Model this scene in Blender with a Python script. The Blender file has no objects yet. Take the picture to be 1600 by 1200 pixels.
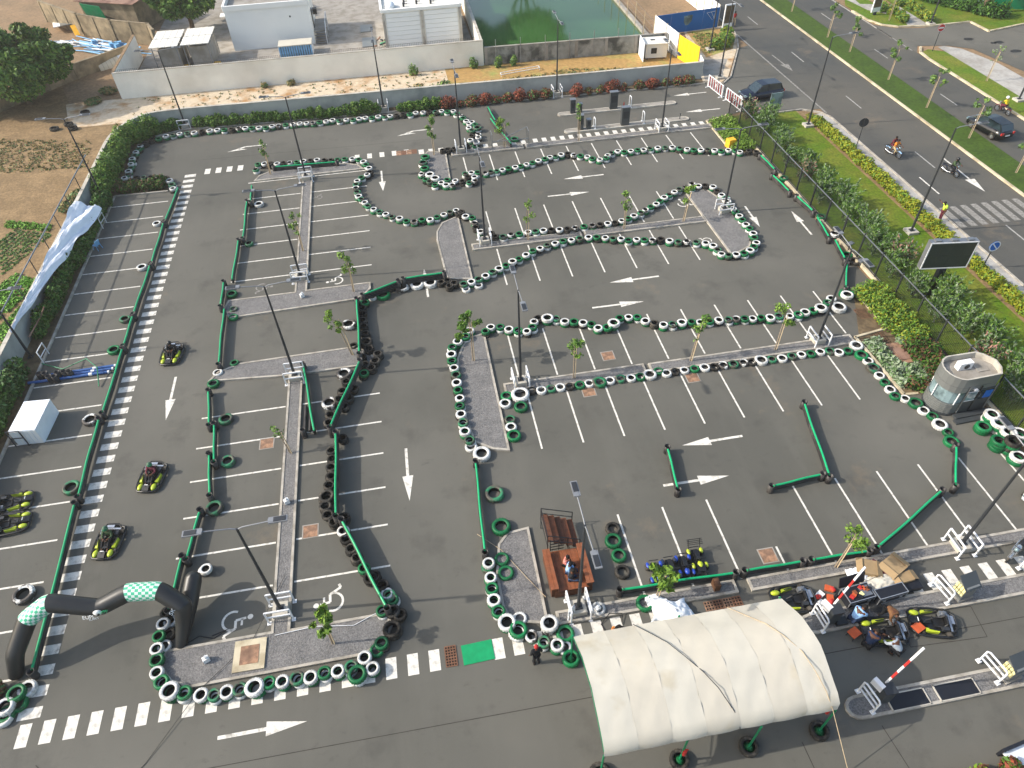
import bpy, math, random
import numpy as np
from mathutils import Vector, Matrix
random.seed(7); rng = np.random.default_rng(7)
sc = bpy.context.scene
col = sc.collection
R_ = math.radians
# ---------------------------------------------------------------- camera
F_PX, PITCH, ROLL, YAW, CAMH = 1097.263, 0.787625, -0.038601, 0.147699, 31.8
_f = Vector((math.sin(YAW)*math.cos(PITCH), math.cos(YAW)*math.cos(PITCH), -math.sin(PITCH)))
_r = Vector((math.cos(YAW), -math.sin(YAW), 0)); _u = _r.cross(_f)
RX = math.cos(ROLL)*_r + math.sin(ROLL)*_u
UX = -math.sin(ROLL)*_r + math.cos(ROLL)*_u
cam = bpy.data.cameras.new("camera"); camo = bpy.data.objects.new("camera", cam); col.objects.link(camo)
camo.matrix_world = Matrix(((RX.x, UX.x, -_f.x, 0), (RX.y, UX.y, -_f.y, 0), (RX.z, UX.z, -_f.z, CAMH), (0, 0, 0, 1)))
cam.sensor_width = 36; cam.lens = F_PX*36/1600; cam.clip_end = 2000; cam.clip_start = .5
sc.camera = camo
def P(px, py, z=0.0):
    "ground position (x, y) of a spot surveyed in the photograph, at height z"
    d = RX*((px-800)/F_PX) + UX*(-(py-600)/F_PX) + _f
    t = (z-CAMH)/d.z
    return (d.x*t, d.y*t)
# ---------------------------------------------------------------- light
SUN_EL, SUN_AZ = R_(34), R_(-5.5)      # azimuth: direction the shadows run, measured from +X
w = bpy.data.worlds.new("World"); sc.world = w; w.use_nodes = True
nt = w.node_tree; nt.nodes.clear()
sky = nt.nodes.new("ShaderNodeTexSky"); sky.sky_type = 'NISHITA'; sky.sun_disc = False
sky.sun_elevation = SUN_EL; sky.sun_rotation = R_(275.5); sky.air_density = 1.3; sky.dust_density = 3.0; sky.ozone_density = 1.0
bg = nt.nodes.new("ShaderNodeBackground"); bg.inputs[1].default_value = 0.15
wo = nt.nodes.new("ShaderNodeOutputWorld")
nt.links.new(sky.outputs[0], bg.inputs[0]); nt.links.new(bg.outputs[0], wo.inputs[0])
sl = bpy.data.lights.new("sun", 'SUN'); sl.energy = 3.0; sl.angle = R_(0.6); sl.color = (1, .93, .83)
so = bpy.data.objects.new("sun", sl); col.objects.link(so)
ld = Vector((math.cos(SUN_EL)*math.cos(SUN_AZ), math.cos(SUN_EL)*math.sin(SUN_AZ), -math.sin(SUN_EL)))
so.rotation_euler = ld.to_track_quat('-Z', 'Y').to_euler()
sc.view_settings.view_transform = 'Standard'; sc.view_settings.look = 'None'
sc.view_settings.exposure = 0.8; sc.view_settings.gamma = 1.0; sc.view_settings.use_curve_mapping = False
sc.cycles.max_bounces = 5; sc.cycles.diffuse_bounces = 3; sc.cycles.glossy_bounces = 2
sc.cycles.transparent_max_bounces = 6; sc.cycles.transmission_bounces = 3
# ---------------------------------------------------------------- materials
def hx(h):
    h = h.lstrip('#'); o = []
    for i in (0, 2, 4):
        c = int(h[i:i+2], 16)/255
        o.append(c/12.92 if c < .04045 else ((c+.055)/1.055)**2.4)
    return o
MATS = {}
def mat(name, color, rough=.8, var=.18, scale=2.0, metal=0.0, bump=0.0, bscale=30.0, tint=None, tscale=.5, tfac=(.45, .62), spec=.3, objvar=0.0, alpha=None, detail=4, trans=0.0):
    "principled material; colour varies with noise, an optional second colour comes in blotches"
    if name in MATS: return MATS[name]
    m = bpy.data.materials.new(name); m.use_nodes = True; n = m.node_tree.nodes; l = m.node_tree.links
    b = n["Principled BSDF"]; c = hx(color) if isinstance(color, str) else color
    b.inputs['Roughness'].default_value = rough; b.inputs['Metallic'].default_value = metal
    b.inputs['Specular IOR Level'].default_value = spec
    tc = n.new("ShaderNodeTexCoord")
    nz = n.new("ShaderNodeTexNoise"); nz.inputs['Scale'].default_value = scale; nz.inputs['Detail'].default_value = detail
    l.new(tc.outputs['Object'], nz.inputs['Vector'])
    mp = n.new("ShaderNodeMapRange"); mp.inputs[1].default_value = .3; mp.inputs[2].default_value = .7
    mp.inputs[3].default_value = 1-var; mp.inputs[4].default_value = 1+var
    l.new(nz.outputs[0], mp.inputs[0])
    sclr = n.new("ShaderNodeVectorMath"); sclr.operation = 'SCALE'
    src = None
    if tint:
        t2 = n.new("ShaderNodeTexNoise"); t2.inputs['Scale'].default_value = tscale; t2.inputs['Detail'].default_value = 5; t2.inputs['Roughness'].default_value = .6
        l.new(tc.outputs['Object'], t2.inputs['Vector'])
        r = n.new("ShaderNodeMapRange"); r.inputs[1].default_value = tfac[0]; r.inputs[2].default_value = tfac[1]
        l.new(t2.outputs[0], r.inputs[0])
        mx = n.new("ShaderNodeMix"); mx.data_type = 'RGBA'
        mx.inputs[6].default_value = (*c, 1); mx.inputs[7].default_value = (*(hx(tint) if isinstance(tint, str) else tint), 1)
        l.new(r.outputs[0], mx.inputs[0]); src = mx.outputs[2]
        l.new(src, sclr.inputs[0])
    else:
        sclr.inputs[0].default_value = c
    if objvar:
        oi = n.new("ShaderNodeObjectInfo"); mr = n.new("ShaderNodeMapRange")
        mr.inputs[3].default_value = 1-objvar; mr.inputs[4].default_value = 1+objvar
        l.new(oi.outputs['Random'], mr.inputs[0])
        mu = n.new("ShaderNodeMath"); mu.operation = 'MULTIPLY'
        l.new(mp.outputs[0], mu.inputs[0]); l.new(mr.outputs[0], mu.inputs[1]); l.new(mu.outputs[0], sclr.inputs['Scale'])
    else:
        l.new(mp.outputs[0], sclr.inputs['Scale'])
    l.new(sclr.outputs[0], b.inputs['Base Color'])
    if bump:
        bn = n.new("ShaderNodeTexNoise"); bn.inputs['Scale'].default_value = bscale; bn.inputs['Detail'].default_value = 3
        l.new(tc.outputs['Object'], bn.inputs['Vector'])
        bp = n.new("ShaderNodeBump"); bp.inputs['Strength'].default_value = bump; bp.inputs['Distance'].default_value = .05
        l.new(bn.outputs[0], bp.inputs['Height']); l.new(bp.outputs[0], b.inputs['Normal'])
    if alpha is not None: b.inputs['Alpha'].default_value = alpha
    if trans: b.inputs['Transmission Weight'].default_value = trans
    MATS[name] = m
    return m
def asphalt(name, base, warm, dark, seams=False):
    m = bpy.data.materials.new(name); m.use_nodes = True; n = m.node_tree.nodes; l = m.node_tree.links
    b = n["Principled BSDF"]; b.inputs['Roughness'].default_value = .86; b.inputs['Specular IOR Level'].default_value = .25
    tc = n.new("ShaderNodeTexCoord")
    def noise(s, d=4, ro=.55, sy=1.0):
        mpg = n.new("ShaderNodeMapping"); mpg.inputs['Scale'].default_value = (1, sy, 1)
        l.new(tc.outputs['Object'], mpg.inputs[0])
        x = n.new("ShaderNodeTexNoise"); x.inputs['Scale'].default_value = s; x.inputs['Detail'].default_value = d; x.inputs['Roughness'].default_value = ro
        l.new(mpg.outputs[0], x.inputs['Vector']); return x.outputs[0]
    def rng_(o, a, bb, c=0., d=1.):
        x = n.new("ShaderNodeMapRange"); x.inputs[1].default_value = a; x.inputs[2].default_value = bb; x.inputs[3].default_value = c; x.inputs[4].default_value = d
        l.new(o, x.inputs[0]); return x.outputs[0]
    def mix(f, a, bb):
        x = n.new("ShaderNodeMix"); x.data_type = 'RGBA'
        l.new(f, x.inputs[0])
        for k, v in ((6, a), (7, bb)):
            if hasattr(v, 'node'): l.new(v, x.inputs[k])
            else: x.inputs[k].default_value = (*v, 1)
        return x.outputs[2]
    c = mix(rng_(noise(.07, 5), .38, .66), hx(base), hx(warm))
    c = mix(rng_(noise(.33, 6, .65), .55, .78, 0, .8), c, hx(dark))
    c = mix(rng_(noise(.9, 4, .6, .15), .52, .75, 0, .35), c, hx(warm))       # drawn-out wear along the aisles
    c = mix(rng_(noise(.55, 6, .7, 2.2), .62, .72, 0, .45), c, hx(dark))
    c = mix(rng_(noise(.16, 6, .7), .60, .76, 0, .55), c, hx('#80705c'))      # reddish dust blown into patches
    c = mix(rng_(noise(1.7, 5, .75), .60, .74, 0, .45), c, hx(dark))
    v = n.new("ShaderNodeTexNoise"); v.inputs['Scale'].default_value = 55; v.inputs['Detail'].default_value = 2
    l.new(tc.outputs['Object'], v.inputs['Vector'])
    sm = n.new("ShaderNodeVectorMath"); sm.operation = 'SCALE'; l.new(c, sm.inputs[0]); l.new(rng_(v.outputs[0], .3, .7, .84, 1.16), sm.inputs['Scale'])
    l.new(sm.outputs[0], b.inputs['Base Color'])
    bp = n.new("ShaderNodeBump"); bp.inputs['Strength'].default_value = .25; bp.inputs['Distance'].default_value = .02
    l.new(v.outputs[0], bp.inputs['Height']); l.new(bp.outputs[0], b.inputs['Normal'])
    MATS[name] = m; return m
asphalt('asphalt', '#54534d', '#64625b', '#454440')
asphalt('road_asphalt', '#484947', '#59564f', '#3d3e3c')
mat('paint', '#d2cec4', .75, .10, 6, tint='#8e8a81', tscale=3.5, tfac=(.5, .72))
mat('paint_worn', '#8f8c86', .8, .2, 5, tint='#6f6c66', tscale=4, tfac=(.4, .6))
mat('yellow_paint', '#d9c56a', .75, .1)
mat('kerb', '#a8a297', .9, .12, 2, bump=.3, tint='#8c867b', tscale=1.5)
mat('kerb_pale', '#c2b79d', .9, .12, 2, bump=.3, tint='#9c9077', tscale=1)
mat('concrete', '#97928a', .9, .08, .6, bump=.2, tint='#827c72', tscale=.8)
mat('concrete_pale', '#b5b0a4', .9, .1, 1.2, tint='#9a948a', tscale=.7)
mat('paving', '#a5a29c', .9, .12, 3, bump=.3, tint='#918d86', tscale=.4)
mat('gravel', '#787674', .95, .38, 14, bump=.9, bscale=26, tint='#686766', tscale=1.3, tfac=(.35, .7), detail=6)
mat('rubber', '#2b2a28', .85, .25, 5, tint='#45413b', tscale=2.5, objvar=.35, spec=.2)
mat('rubber_in', '#1c1b1a', .9, .2, 5)
mat('tyre_white', '#c9c9c5', .55, .12, 5, tint='#77746e', tscale=3.2, tfac=(.52, .74), objvar=.10)
mat('tyre_worn_white', '#cfcfcb', .6, .15, 5, tint='#4b4743', tscale=2.2, tfac=(.42, .5), objvar=.1)
mat('tyre_green', '#14653a', .5, .15, 5, tint='#2b3d31', tscale=3, tfac=(.56, .74), objvar=.28)
mat('tyre_worn_green', '#2c7350', .6, .2, 4, tint='#4d4a42', tscale=1.8, tfac=(.42, .56), objvar=.25)
mat('pipe_green', '#0b9a62', .35, .08, 3, spec=.5)
mat('pipe_green_dark', '#08724a', .4, .1, 3, spec=.5)
mat('pipe_black', '#211f1f', .5, .15, 3, tint='#393634', tscale=1.5, spec=.4)
mat('pipe_blue', '#2a5590', .4, .1, 3, spec=.5)
mat('pipe_light_blue', '#6fa6cf', .5, .15, 3)
mat('pole', '#33363a', .5, .1, 3, metal=.3, spec=.5)
mat('lamp_grey', '#7d8084', .45, .1, 3, metal=.2, spec=.5)
mat('white_steel', '#d9dadb', .5, .08, 3, spec=.5)
mat('black_metal', '#1b1b1c', .5, .15, 3, spec=.5)
mat('grey_metal', '#83868a', .4, .12, 3, metal=.6, spec=.5)
mat('bark', '#8b7d6a', .9, .2, 6)
mat('bark_dark', '#5b4c3c', .9, .25, 6)
mat('stake', '#b5a284', .9, .15, 5)
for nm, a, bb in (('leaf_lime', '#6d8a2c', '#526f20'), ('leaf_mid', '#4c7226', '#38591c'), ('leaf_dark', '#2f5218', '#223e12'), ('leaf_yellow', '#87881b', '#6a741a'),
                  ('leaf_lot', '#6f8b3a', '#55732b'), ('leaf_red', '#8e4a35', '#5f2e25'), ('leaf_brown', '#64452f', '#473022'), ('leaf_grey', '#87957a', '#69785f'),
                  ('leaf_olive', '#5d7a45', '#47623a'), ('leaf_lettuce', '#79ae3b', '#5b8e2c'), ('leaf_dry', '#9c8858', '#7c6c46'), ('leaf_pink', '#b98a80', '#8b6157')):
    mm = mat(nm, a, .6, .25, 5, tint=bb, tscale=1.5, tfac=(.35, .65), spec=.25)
mat('dirt', '#8d7458', .95, .2, 3, bump=.6, bscale=6, tint='#7a664d', tscale=.35, tfac=(.35, .65))
mat('soil', '#7a6548', .95, .25, 4, bump=.7, bscale=6, tint='#8a7353', tscale=.6)
mat('soil_dark', '#5a4c39', .95, .25, 3, bump=.6, bscale=6, tint='#716148', tscale=.8)
mat('sand', '#c4b49b', .95, .12, 2.5, bump=.5, bscale=6, tint='#a27c51', tscale=.45, tfac=(.48, .66))
mat('dry_soil', '#a38350', .95, .2, 2.5, bump=.5, bscale=6, tint='#8c9150', tscale=.3, tfac=(.5, .7))
mat('lawn', '#4f6a08', .9, .3, 5, bump=.6, bscale=22, tint='#6b6f22', tscale=.30, tfac=(.42, .68))
mat('lawn_dense', '#3b5110', .9, .28, 4, bump=.8, bscale=16, tint='#354a10', tscale=.4)
mat('water', '#27481c', .08, .15, .1, bump=.03, bscale=1.2, spec=.5, tint='#3a6030', tscale=.06)
mat('white_wall', '#e8e5da', .85, .05, .3, tint='#d3cfc3', tscale=.22, tfac=(.42, .7))
mat('white_panel', '#dfe0dd', .7, .03, .3)
mat('grey_wall', '#a3a6a2', .85, .08, .5, tint='#858b87', tscale=.35, tfac=(.45, .65))
mat('mouldy_wall', '#8e8d86', .9, .2, 1.5, tint='#4e4e49', tscale=.55, tfac=(.45, .62))
mat('old_wall', '#8a7d66', .9, .2, 1.5, tint='#6a604e', tscale=.6)
mat('roof_sheet', '#d8d5cb', .6, .06, 2)
mat('rust', '#8c6f5f', .85, .2, 1.5, tint='#6d5144', tscale=.5)
mat('wood', '#7d4c31', .6, .2, 6, tint='#7d4526', tscale=1.3, tfac=(.35, .65), spec=.4)
mat('wood_dark', '#573727', .65, .2, 6, tint='#5a3522', tscale=1.2)
mat('canvas', '#c0bbad', .8, .05, 1, tint='#ab9e82', tscale=.42, tfac=(.55, .78), bump=.15, bscale=2.5)
mat('canvas_shaded', '#b3aea1', .8, .05, 1, tint='#a59a82', tscale=.5, tfac=(.55, .78), bump=.15, bscale=2.5)  # darker copy of canvas: shading of the tilted panels put into the colour
mat('tarp_white', '#dfe4ea', .6, .05, 2, bump=.5, bscale=3)
mat('cardboard', '#97805f', .85, .12, 3)
mat('skin', '#5a3a28', .6, .08, 4)
mat('hair', '#14100e', .8, .1, 4)
for nm, h_ in (('c_black', '#17181c'), ('c_navy', '#1c2a44'), ('c_sky', '#8fb4dc'), ('c_pink', '#c97a70'), ('c_white', '#dcdcda'), ('c_grey', '#9aa3ab'), ('c_orange', '#d8832a'), ('c_maroon', '#5b2432'),
               ('c_yellow', '#d7c02a'), ('c_green', '#3d4f34'), ('c_hivis', '#b9d84a'), ('c_red', '#a52d2a'), ('c_brown', '#6b4a2e'), ('c_khaki', '#a39372'), ('c_denim', '#3a4a66')):
    mat(nm, h_, .8, .12, 6)
mat('kart_yellow', '#a9b82a', .35, .05, 4, spec=.5)
mat('plastic_black', '#191a1c', .4, .1, 5, spec=.5)
mat('chrome', '#b9bcc0', .25, .05, 5, metal=.8)
mat('glass', '#27343a', .08, .05, 2, spec=.8)
mat('glass_pale', '#7d9297', .12, .08, 1.2, spec=.7, tint='#4c5c60', tscale=1.0)
mat('car_navy', '#0c1226', .22, .03, 2, spec=.7)
mat('car_black', '#0f1114', .2, .03, 2, spec=.7)
mat('car_white', '#d9dde4', .25, .03, 2, spec=.6)
mat('red', '#b3302c', .55, .08, 3)
mat('sign_blue', '#1d5fae', .5, .05, 3)
mat('hoard_blue', '#1b5f9e', .6, .06, .8)
mat('hoard_yellow', '#f0c01d', .6, .06, .8)
mat('screen', '#2c3232', .35, .08, 1.0, spec=.5)
mat('paint_road', '#a3a19b', .8, .2, 5, tint='#7d7b77', tscale=3, tfac=(.4, .7))
mat('rust_lid', '#7d6250', .85, .25, 4, tint='#97755c', tscale=2)
mat('mesh_rust', '#6b4c3a', .8, .3, 6)
mat('carpet', '#0f8a57', .9, .12, 3)
mat('arch_black', '#242525', .42, .08, 1.5, spec=.5)
mat('kiosk_grey', '#787b7a', .4, .06, .8, metal=.35, spec=.5)
mat('kiosk_dark', '#45494b', .45, .06, .8, metal=.3, spec=.5)
mat('case_black', '#1d1f26', .5, .1, 3)
mat('alu', '#b4b6b8', .35, .08, 4, metal=.7)
mat('seat_yellow', '#dcd49a', .5, .05, 3)
mat('orange_plastic', '#b9552f', .6, .1, 4)
mat('yellow_box', '#e0a82c', .55, .08, 3)
mat('blue_kart', '#1d3f9e', .35, .08, 4, spec=.5)
def checker(name, c1, c2, s, axes='UV'):
    m = bpy.data.materials.new(name); m.use_nodes = True; n = m.node_tree.nodes; l = m.node_tree.links
    b = n["Principled BSDF"]; b.inputs['Roughness'].default_value = .45
    tc = n.new("ShaderNodeTexCoord"); ck = n.new("ShaderNodeTexChecker"); ck.inputs['Scale'].default_value = s
    ck.inputs[1].default_value = (*hx(c1), 1); ck.inputs[2].default_value = (*hx(c2), 1)
    l.new(tc.outputs[axes], ck.inputs[0]); l.new(ck.outputs[0], b.inputs['Base Color']); MATS[name] = m
checker('arch_check', '#cfdcd5', '#3fae86', 1.0)
# ---------------------------------------------------------------- mesh builder
class MB:
    def __init__(s): s.v = []; s.f = []; s.m = []; s.s = []; s.uv = None
    def add(s, vs, fs, mi=0, sm=False):
        o = len(s.v); s.v += [tuple(p) for p in vs]
        for f in fs: s.f.append(tuple(i+o for i in f)); s.m.append(mi); s.s.append(sm)
        return s
    def box(s, c, d, rz=0, mi=0, rx=0, ry=0):
        x, y, z = d[0]/2, d[1]/2, d[2]/2
        M_ = Matrix.Translation(c) @ Matrix.Rotation(rz, 4, 'Z') @ Matrix.Rotation(ry, 4, 'Y') @ Matrix.Rotation(rx, 4, 'X')
        vs = [M_ @ Vector((i*x, j*y, k*z)) for k in (-1, 1) for j in (-1, 1) for i in (-1, 1)]
        return s.add(vs, [(0, 2, 3, 1), (4, 5, 7, 6), (0, 1, 5, 4), (2, 6, 7, 3), (0, 4, 6, 2), (1, 3, 7, 5)], mi)
    def bar(s, a, b, wd, ht=None, mi=0):
        "box beam between two points"
        a = Vector(a); b = Vector(b); d = b-a; L = d.length
        if L < 1e-6: return s
        ht = ht or wd; q = d.to_track_quat('X', 'Z').to_matrix().to_4x4(); M_ = Matrix.Translation((a+b)/2) @ q
        vs = [M_ @ Vector((i*L/2, j*wd/2, k*ht/2)) for k in (-1, 1) for j in (-1, 1) for i in (-1, 1)]
        return s.add(vs, [(0, 2, 3, 1), (4, 5, 7, 6), (0, 1, 5, 4), (2, 6, 7, 3), (0, 4, 6, 2), (1, 3, 7, 5)], mi)
    def prism(s, poly, z0, z1, mi=0, bottom=False, top_mi=None):
        n = len(poly)
        area = sum(poly[i][0]*poly[(i+1) % n][1]-poly[(i+1) % n][0]*poly[i][1] for i in range(n))
        if area < 0: poly = poly[::-1]
        vs = [(p[0], p[1], z0) for p in poly]+[(p[0], p[1], z1) for p in poly]
        s.add(vs, [(i, (i+1) % n, (i+1) % n+n, i+n) for i in range(n)], mi)
        s.add([(p[0], p[1], z1) for p in poly], [tuple(range(n))], mi if top_mi is None else top_mi)
        if bottom: s.add([(p[0], p[1], z0) for p in poly], [tuple(range(n))[::-1]], mi)
        return s
    def sheet(s, poly, z, mi=0):
        n = len(poly); area = sum(poly[i][0]*poly[(i+1) % n][1]-poly[(i+1) % n][0]*poly[i][1] for i in range(n))
        if area < 0: poly = poly[::-1]
        return s.add([(p[0], p[1], z) for p in poly], [tuple(range(n))], mi)
    def tube(s, pts, r, n=8, mi=0, caps=True, sm=True, close=False):
        pts = [Vector(p) for p in pts]; N = len(pts); rs = r if isinstance(r, (list, tuple)) else [r]*N
        up = None; rings = []
        for i, p in enumerate(pts):
            a = pts[(i-1) % N] if (close or i) else p; b = pts[(i+1) % N] if (close or i < N-1) else p
            t = (b-a).normalized() if (b-a).length > 1e-9 else Vector((0, 0, 1))
            if up is None:
                up = Vector((0, 0, 1)) if abs(t.z) < .9 else Vector((0, 1, 0))
            x = t.cross(up).normalized(); up = x.cross(t).normalized()
            rings += [p + (x*math.cos(2*math.pi*k/n)+up*math.sin(2*math.pi*k/n))*rs[i] for k in range(n)]
        fs = []
        for i in range(N if close else N-1):
            j = (i+1) % N
            fs += [(i*n+k, i*n+(k+1) % n, j*n+(k+1) % n, j*n+k) for k in range(n)]
        s.add(rings, fs, mi, sm)
        if caps and not close:
            s.add(rings[:n], [tuple(range(n))[::-1]], mi); s.add(rings[-n:], [tuple(range(n))], mi)
        return s
    def cyl(s, a, b, r, r2=None, n=10, mi=0, caps=True): return s.tube([a, b], [r, r if r2 is None else r2], n, mi, caps)
    def lathe(s, prof, n=16, c=(0, 0, 0), mi=0, M_=None, close=False):
        vs = []
        for (r, z) in prof:
            for k in range(n):
                p = Vector((r*math.cos(2*math.pi*k/n), r*math.sin(2*math.pi*k/n), z))
                if M_: p = M_ @ p
                vs.append(p+Vector(c))
        N = len(prof); fs = []
        for i in range(N if close else N-1):
            j = (i+1) % N
            fs += [(i*n+k, i*n+(k+1) % n, j*n+(k+1) % n, j*n+k) for k in range(n)]
        mis = mi
        if isinstance(mi, (list, tuple)):
            for i in range(len(fs)//n): s.add(vs, [], 0) if False else None
            o = len(s.v); s.v += [tuple(p) for p in vs]
            for q, f in enumerate(fs): s.f.append(tuple(i+o for i in f)); s.m.append(mi[q//n]); s.s.append(True)
            return s
        return s.add(vs, fs, mi, True)
    def ball(s, c, r, n=10, mi=0, sc_=(1, 1, 1)):
        pr = [(math.sin(math.pi*i/6)*1.0+1e-4, -math.cos(math.pi*i/6)) for i in range(7)]
        o = len(s.v); s.lathe([(a*r, b*r) for a, b in pr], n, (0, 0, 0), mi)
        for i in range(o, len(s.v)):
            x, y, z = s.v[i]; s.v[i] = (x*sc_[0]+c[0], y*sc_[1]+c[1], z*sc_[2]+c[2])
        return s
    def quads(s, arr, mi=None):
        "arr: (N,4,3) numpy array of free quads; mi scalar or list"
        o = len(s.v); s.v += [tuple(p) for p in arr.reshape(-1, 3).tolist()]; N = len(arr)
        s.f += [(o+4*i, o+4*i+1, o+4*i+2, o+4*i+3) for i in range(N)]
        s.m += ([mi or 0]*N if not hasattr(mi, '__len__') else list(mi)); s.s += [False]*N
        return s
    def xf(s, M_):
        s.v = [tuple(M_ @ Vector(p)) for p in s.v]; return s
    def shift(s, x, y, z=0): s.v = [(a-x, b-y, c-z) for a, b, c in s.v]; return s
    def mesh(s, name, mats):
        me = bpy.data.meshes.new(name); me.from_pydata(s.v, [], s.f)
        for k in (mats if isinstance(mats, (list, tuple)) else [mats]): me.materials.append(MATS[k])
        me.polygons.foreach_set('material_index', s.m); me.polygons.foreach_set('use_smooth', s.s)
        me.update(); return me
    def build(s, name, mats, parent=None, label=None, kind=None):
        o = bpy.data.objects.new(name, s.mesh(name, mats)); col.objects.link(o)
        if parent is not None: o.parent = parent
        if label: o['label'] = label
        if kind: o['kind'] = kind
        return o
def thing(name, label, cat, loc=(0, 0, 0), rz=0, group=None):
    o = bpy.data.objects.new(name, None); col.objects.link(o); o.empty_display_size = .2
    o.location = (loc[0], loc[1], loc[2] if len(loc) > 2 else 0); o.rotation_euler = (0, 0, rz)
    o['label'] = label; o['category'] = cat
    if group: o['group'] = group
    return o
def tag(o, label, cat, group=None):
    o['label'] = label; o['category'] = cat
    if group: o['group'] = group
    return o
def copy_tree(o, parent=None):
    c = o.copy(); col.objects.link(c)
    if parent is not None: c.parent = parent
    for ch in o.children: copy_tree(ch, c)
    return c
def struct(mb, name, mats): return mb.build(name, mats, kind='structure')
ORD = 'first second third fourth fifth sixth seventh eighth ninth tenth eleventh twelfth thirteenth fourteenth fifteenth sixteenth seventeenth eighteenth nineteenth twentieth'.split()
def nth(i):
    i += 1
    if i <= 20: return ORD[i-1]
    t = {2: 'twent', 3: 'thirt', 4: 'fort', 5: 'fift', 6: 'sixt', 7: 'sevent', 8: 'eight', 9: 'ninet'}[i//10]
    return t+'ieth' if i % 10 == 0 else t+'y-'+ORD[i % 10-1]
def leaves(centers, radii, n, size, mats_n=2, squash=1.0, seed=0, up=.35):
    "n leaf quads spread through ellipsoids; denser near their skins"
    g = np.random.default_rng(seed); K = len(centers)
    c = np.array(centers, float); r = np.array(radii, float)
    if r.ndim == 1: r = np.stack([r, r, r*squash], 1)
    wgt = r.prod(1)**(2/3); idx = g.choice(K, n, p=wgt/wgt.sum())
    d = g.normal(size=(n, 3)); d /= np.linalg.norm(d, axis=1)[:, None]
    rad = g.random(n)**.35
    p = c[idx]+d*r[idx]*rad[:, None]
    nn = d*.6+g.normal(size=(n, 3))*.6; nn[:, 2] += up; nn /= np.linalg.norm(nn, axis=1)[:, None]
    t = np.cross(nn, g.normal(size=(n, 3))); t /= np.linalg.norm(t, axis=1)[:, None]; b = np.cross(nn, t)
    sz = size*(.6+.8*g.random(n))[:, None]
    q = np.stack([p-t*sz, p-b*sz*.45, p+t*sz, p+b*sz*.45], 1)
    return q, g.integers(0, mats_n, n)

def sprays(bases, nst, h, spread, n, leaf, nm, seed, bend=.5):
    "loose shrub: leaves set along arching stems"
    g = np.random.default_rng(seed); B = np.array(bases, float); i = g.integers(0, len(B), nst)
    a = g.random(nst)*6.283; L = h*(.55+.6*g.random(nst)); o = spread*(.2+.9*g.random(nst))
    k = g.integers(0, nst, n); s = g.random(n)**.6
    px = B[i[k], 0]+np.cos(a[k])*o[k]*s**1.4; py = B[i[k], 1]+np.sin(a[k])*o[k]*s**1.4; pz = L[k]*np.sin(s*1.45)
    p = np.stack([px, py, pz], 1)+g.normal(size=(n, 3))*leaf*.35
    t = np.stack([np.cos(a[k])*.5, np.sin(a[k])*.5, .75*np.ones(n)], 1)+g.normal(size=(n, 3))*.5; t /= np.linalg.norm(t, axis=1)[:, None]
    b = np.cross(t, g.normal(size=(n, 3))); b /= np.linalg.norm(b, axis=1)[:, None]
    sz = leaf*(.6+.8*g.random(n))[:, None]; p[:, 2] = np.maximum(p[:, 2], .03)
    return np.stack([p-t*sz, p-b*sz*.3, p+t*sz, p+b*sz*.3], 1), g.integers(0, nm, n)
# ================================================================ ground, roads, markings
g = MB(); g.sheet([(-400, -150), (500, -150), (500, 900), (-400, 900)], -.03); struct(g, 'ground', 'dirt')
lot = MB()
lot.sheet([(-26, -12), (39.6, -12), (39.6, 5), (32.2, 9), (32.2, 64.6), (34.5, 65.2), (37.2, 64), (42.3, 64), (42.3, 82), (40.8, 81.3), (36.6, 73.4), (35.4, 72.2), (33.4, 73.4), (-22, 74.3), (-24.6, 73.2), (-26.1, 71.2), (-26.1, 63)], 0)
LOT = struct(lot, 'parking_lot', 'asphalt')
road = MB(); road.sheet([(42.3, -60), (50.6, -60), (50.6, 300), (42.3, 300)], 0); ROAD = struct(road, 'main_road', 'road_asphalt')
r2 = MB(); r2.sheet([(54, -60), (60, -60), (60, 300), (54, 300)], 0)
ROAD2 = struct(r2, 'far_carriageway', 'road_asphalt')
def side_road():
    m = MB(); m.sheet([(60.0, 75.2), (61.2, 77.0), (64.5, 76.2), (66.6, 74.6), (70, 55), (74, 30), (110, 30), (110, 110), (77.1, 80.2), (71.8, 79.0), (71.7, 82.6), (64.8, 82.2), (62, 82.9), (60.0, 84.6)], .002)
    return struct(m, 'side_road', 'asphalt')
SIDE = side_road()
def mark(poly, name='road_marking', m='paint', parent=None, z=.004, kind=None):
    b = MB(); b.sheet(poly, z); return b.build(name, m, parent or LOT)
def seg(x0, y0, x1, y1, wd=.12):
    d = Vector((x1-x0, y1-y0)).normalized(); nx, ny = -d.y*wd/2, d.x*wd/2
    return [(x0+nx, y0+ny), (x1+nx, y1+ny), (x1-nx, y1-ny), (x0-nx, y0-ny)]
_line = {}
def line(x0, y0, x1, y1, wd=.105, m='paint', parent=None):
    "one painted bay line; equal lines share their mesh"
    L = round(math.hypot(x1-x0, y1-y0), 2); k = (L, wd, m)
    if k not in _line:
        b = MB(); b.sheet([(0, -wd/2), (L, -wd/2), (L, wd/2), (0, wd/2)], 0); _line[k] = b.mesh('bay_line', m)
    o = bpy.data.objects.new('bay_line', _line[k]); col.objects.link(o); o.parent = parent or LOT
    o.location = (x0, y0, .004); o.rotation_euler = (0, 0, math.atan2(y1-y0, x1-x0))
for k in range(-11, 9): line(-26, 42.26+2.52*k, -21.2, 42.26+2.52*k)
for k in range(-4, 3): pass
for y in (46.36, 48.8, 51.24, 53.68, 56.16, 58.65, 61.55):
    line(-8.6, y, -3.75, y); line(-9.6, y, -14.4, y)
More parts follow.
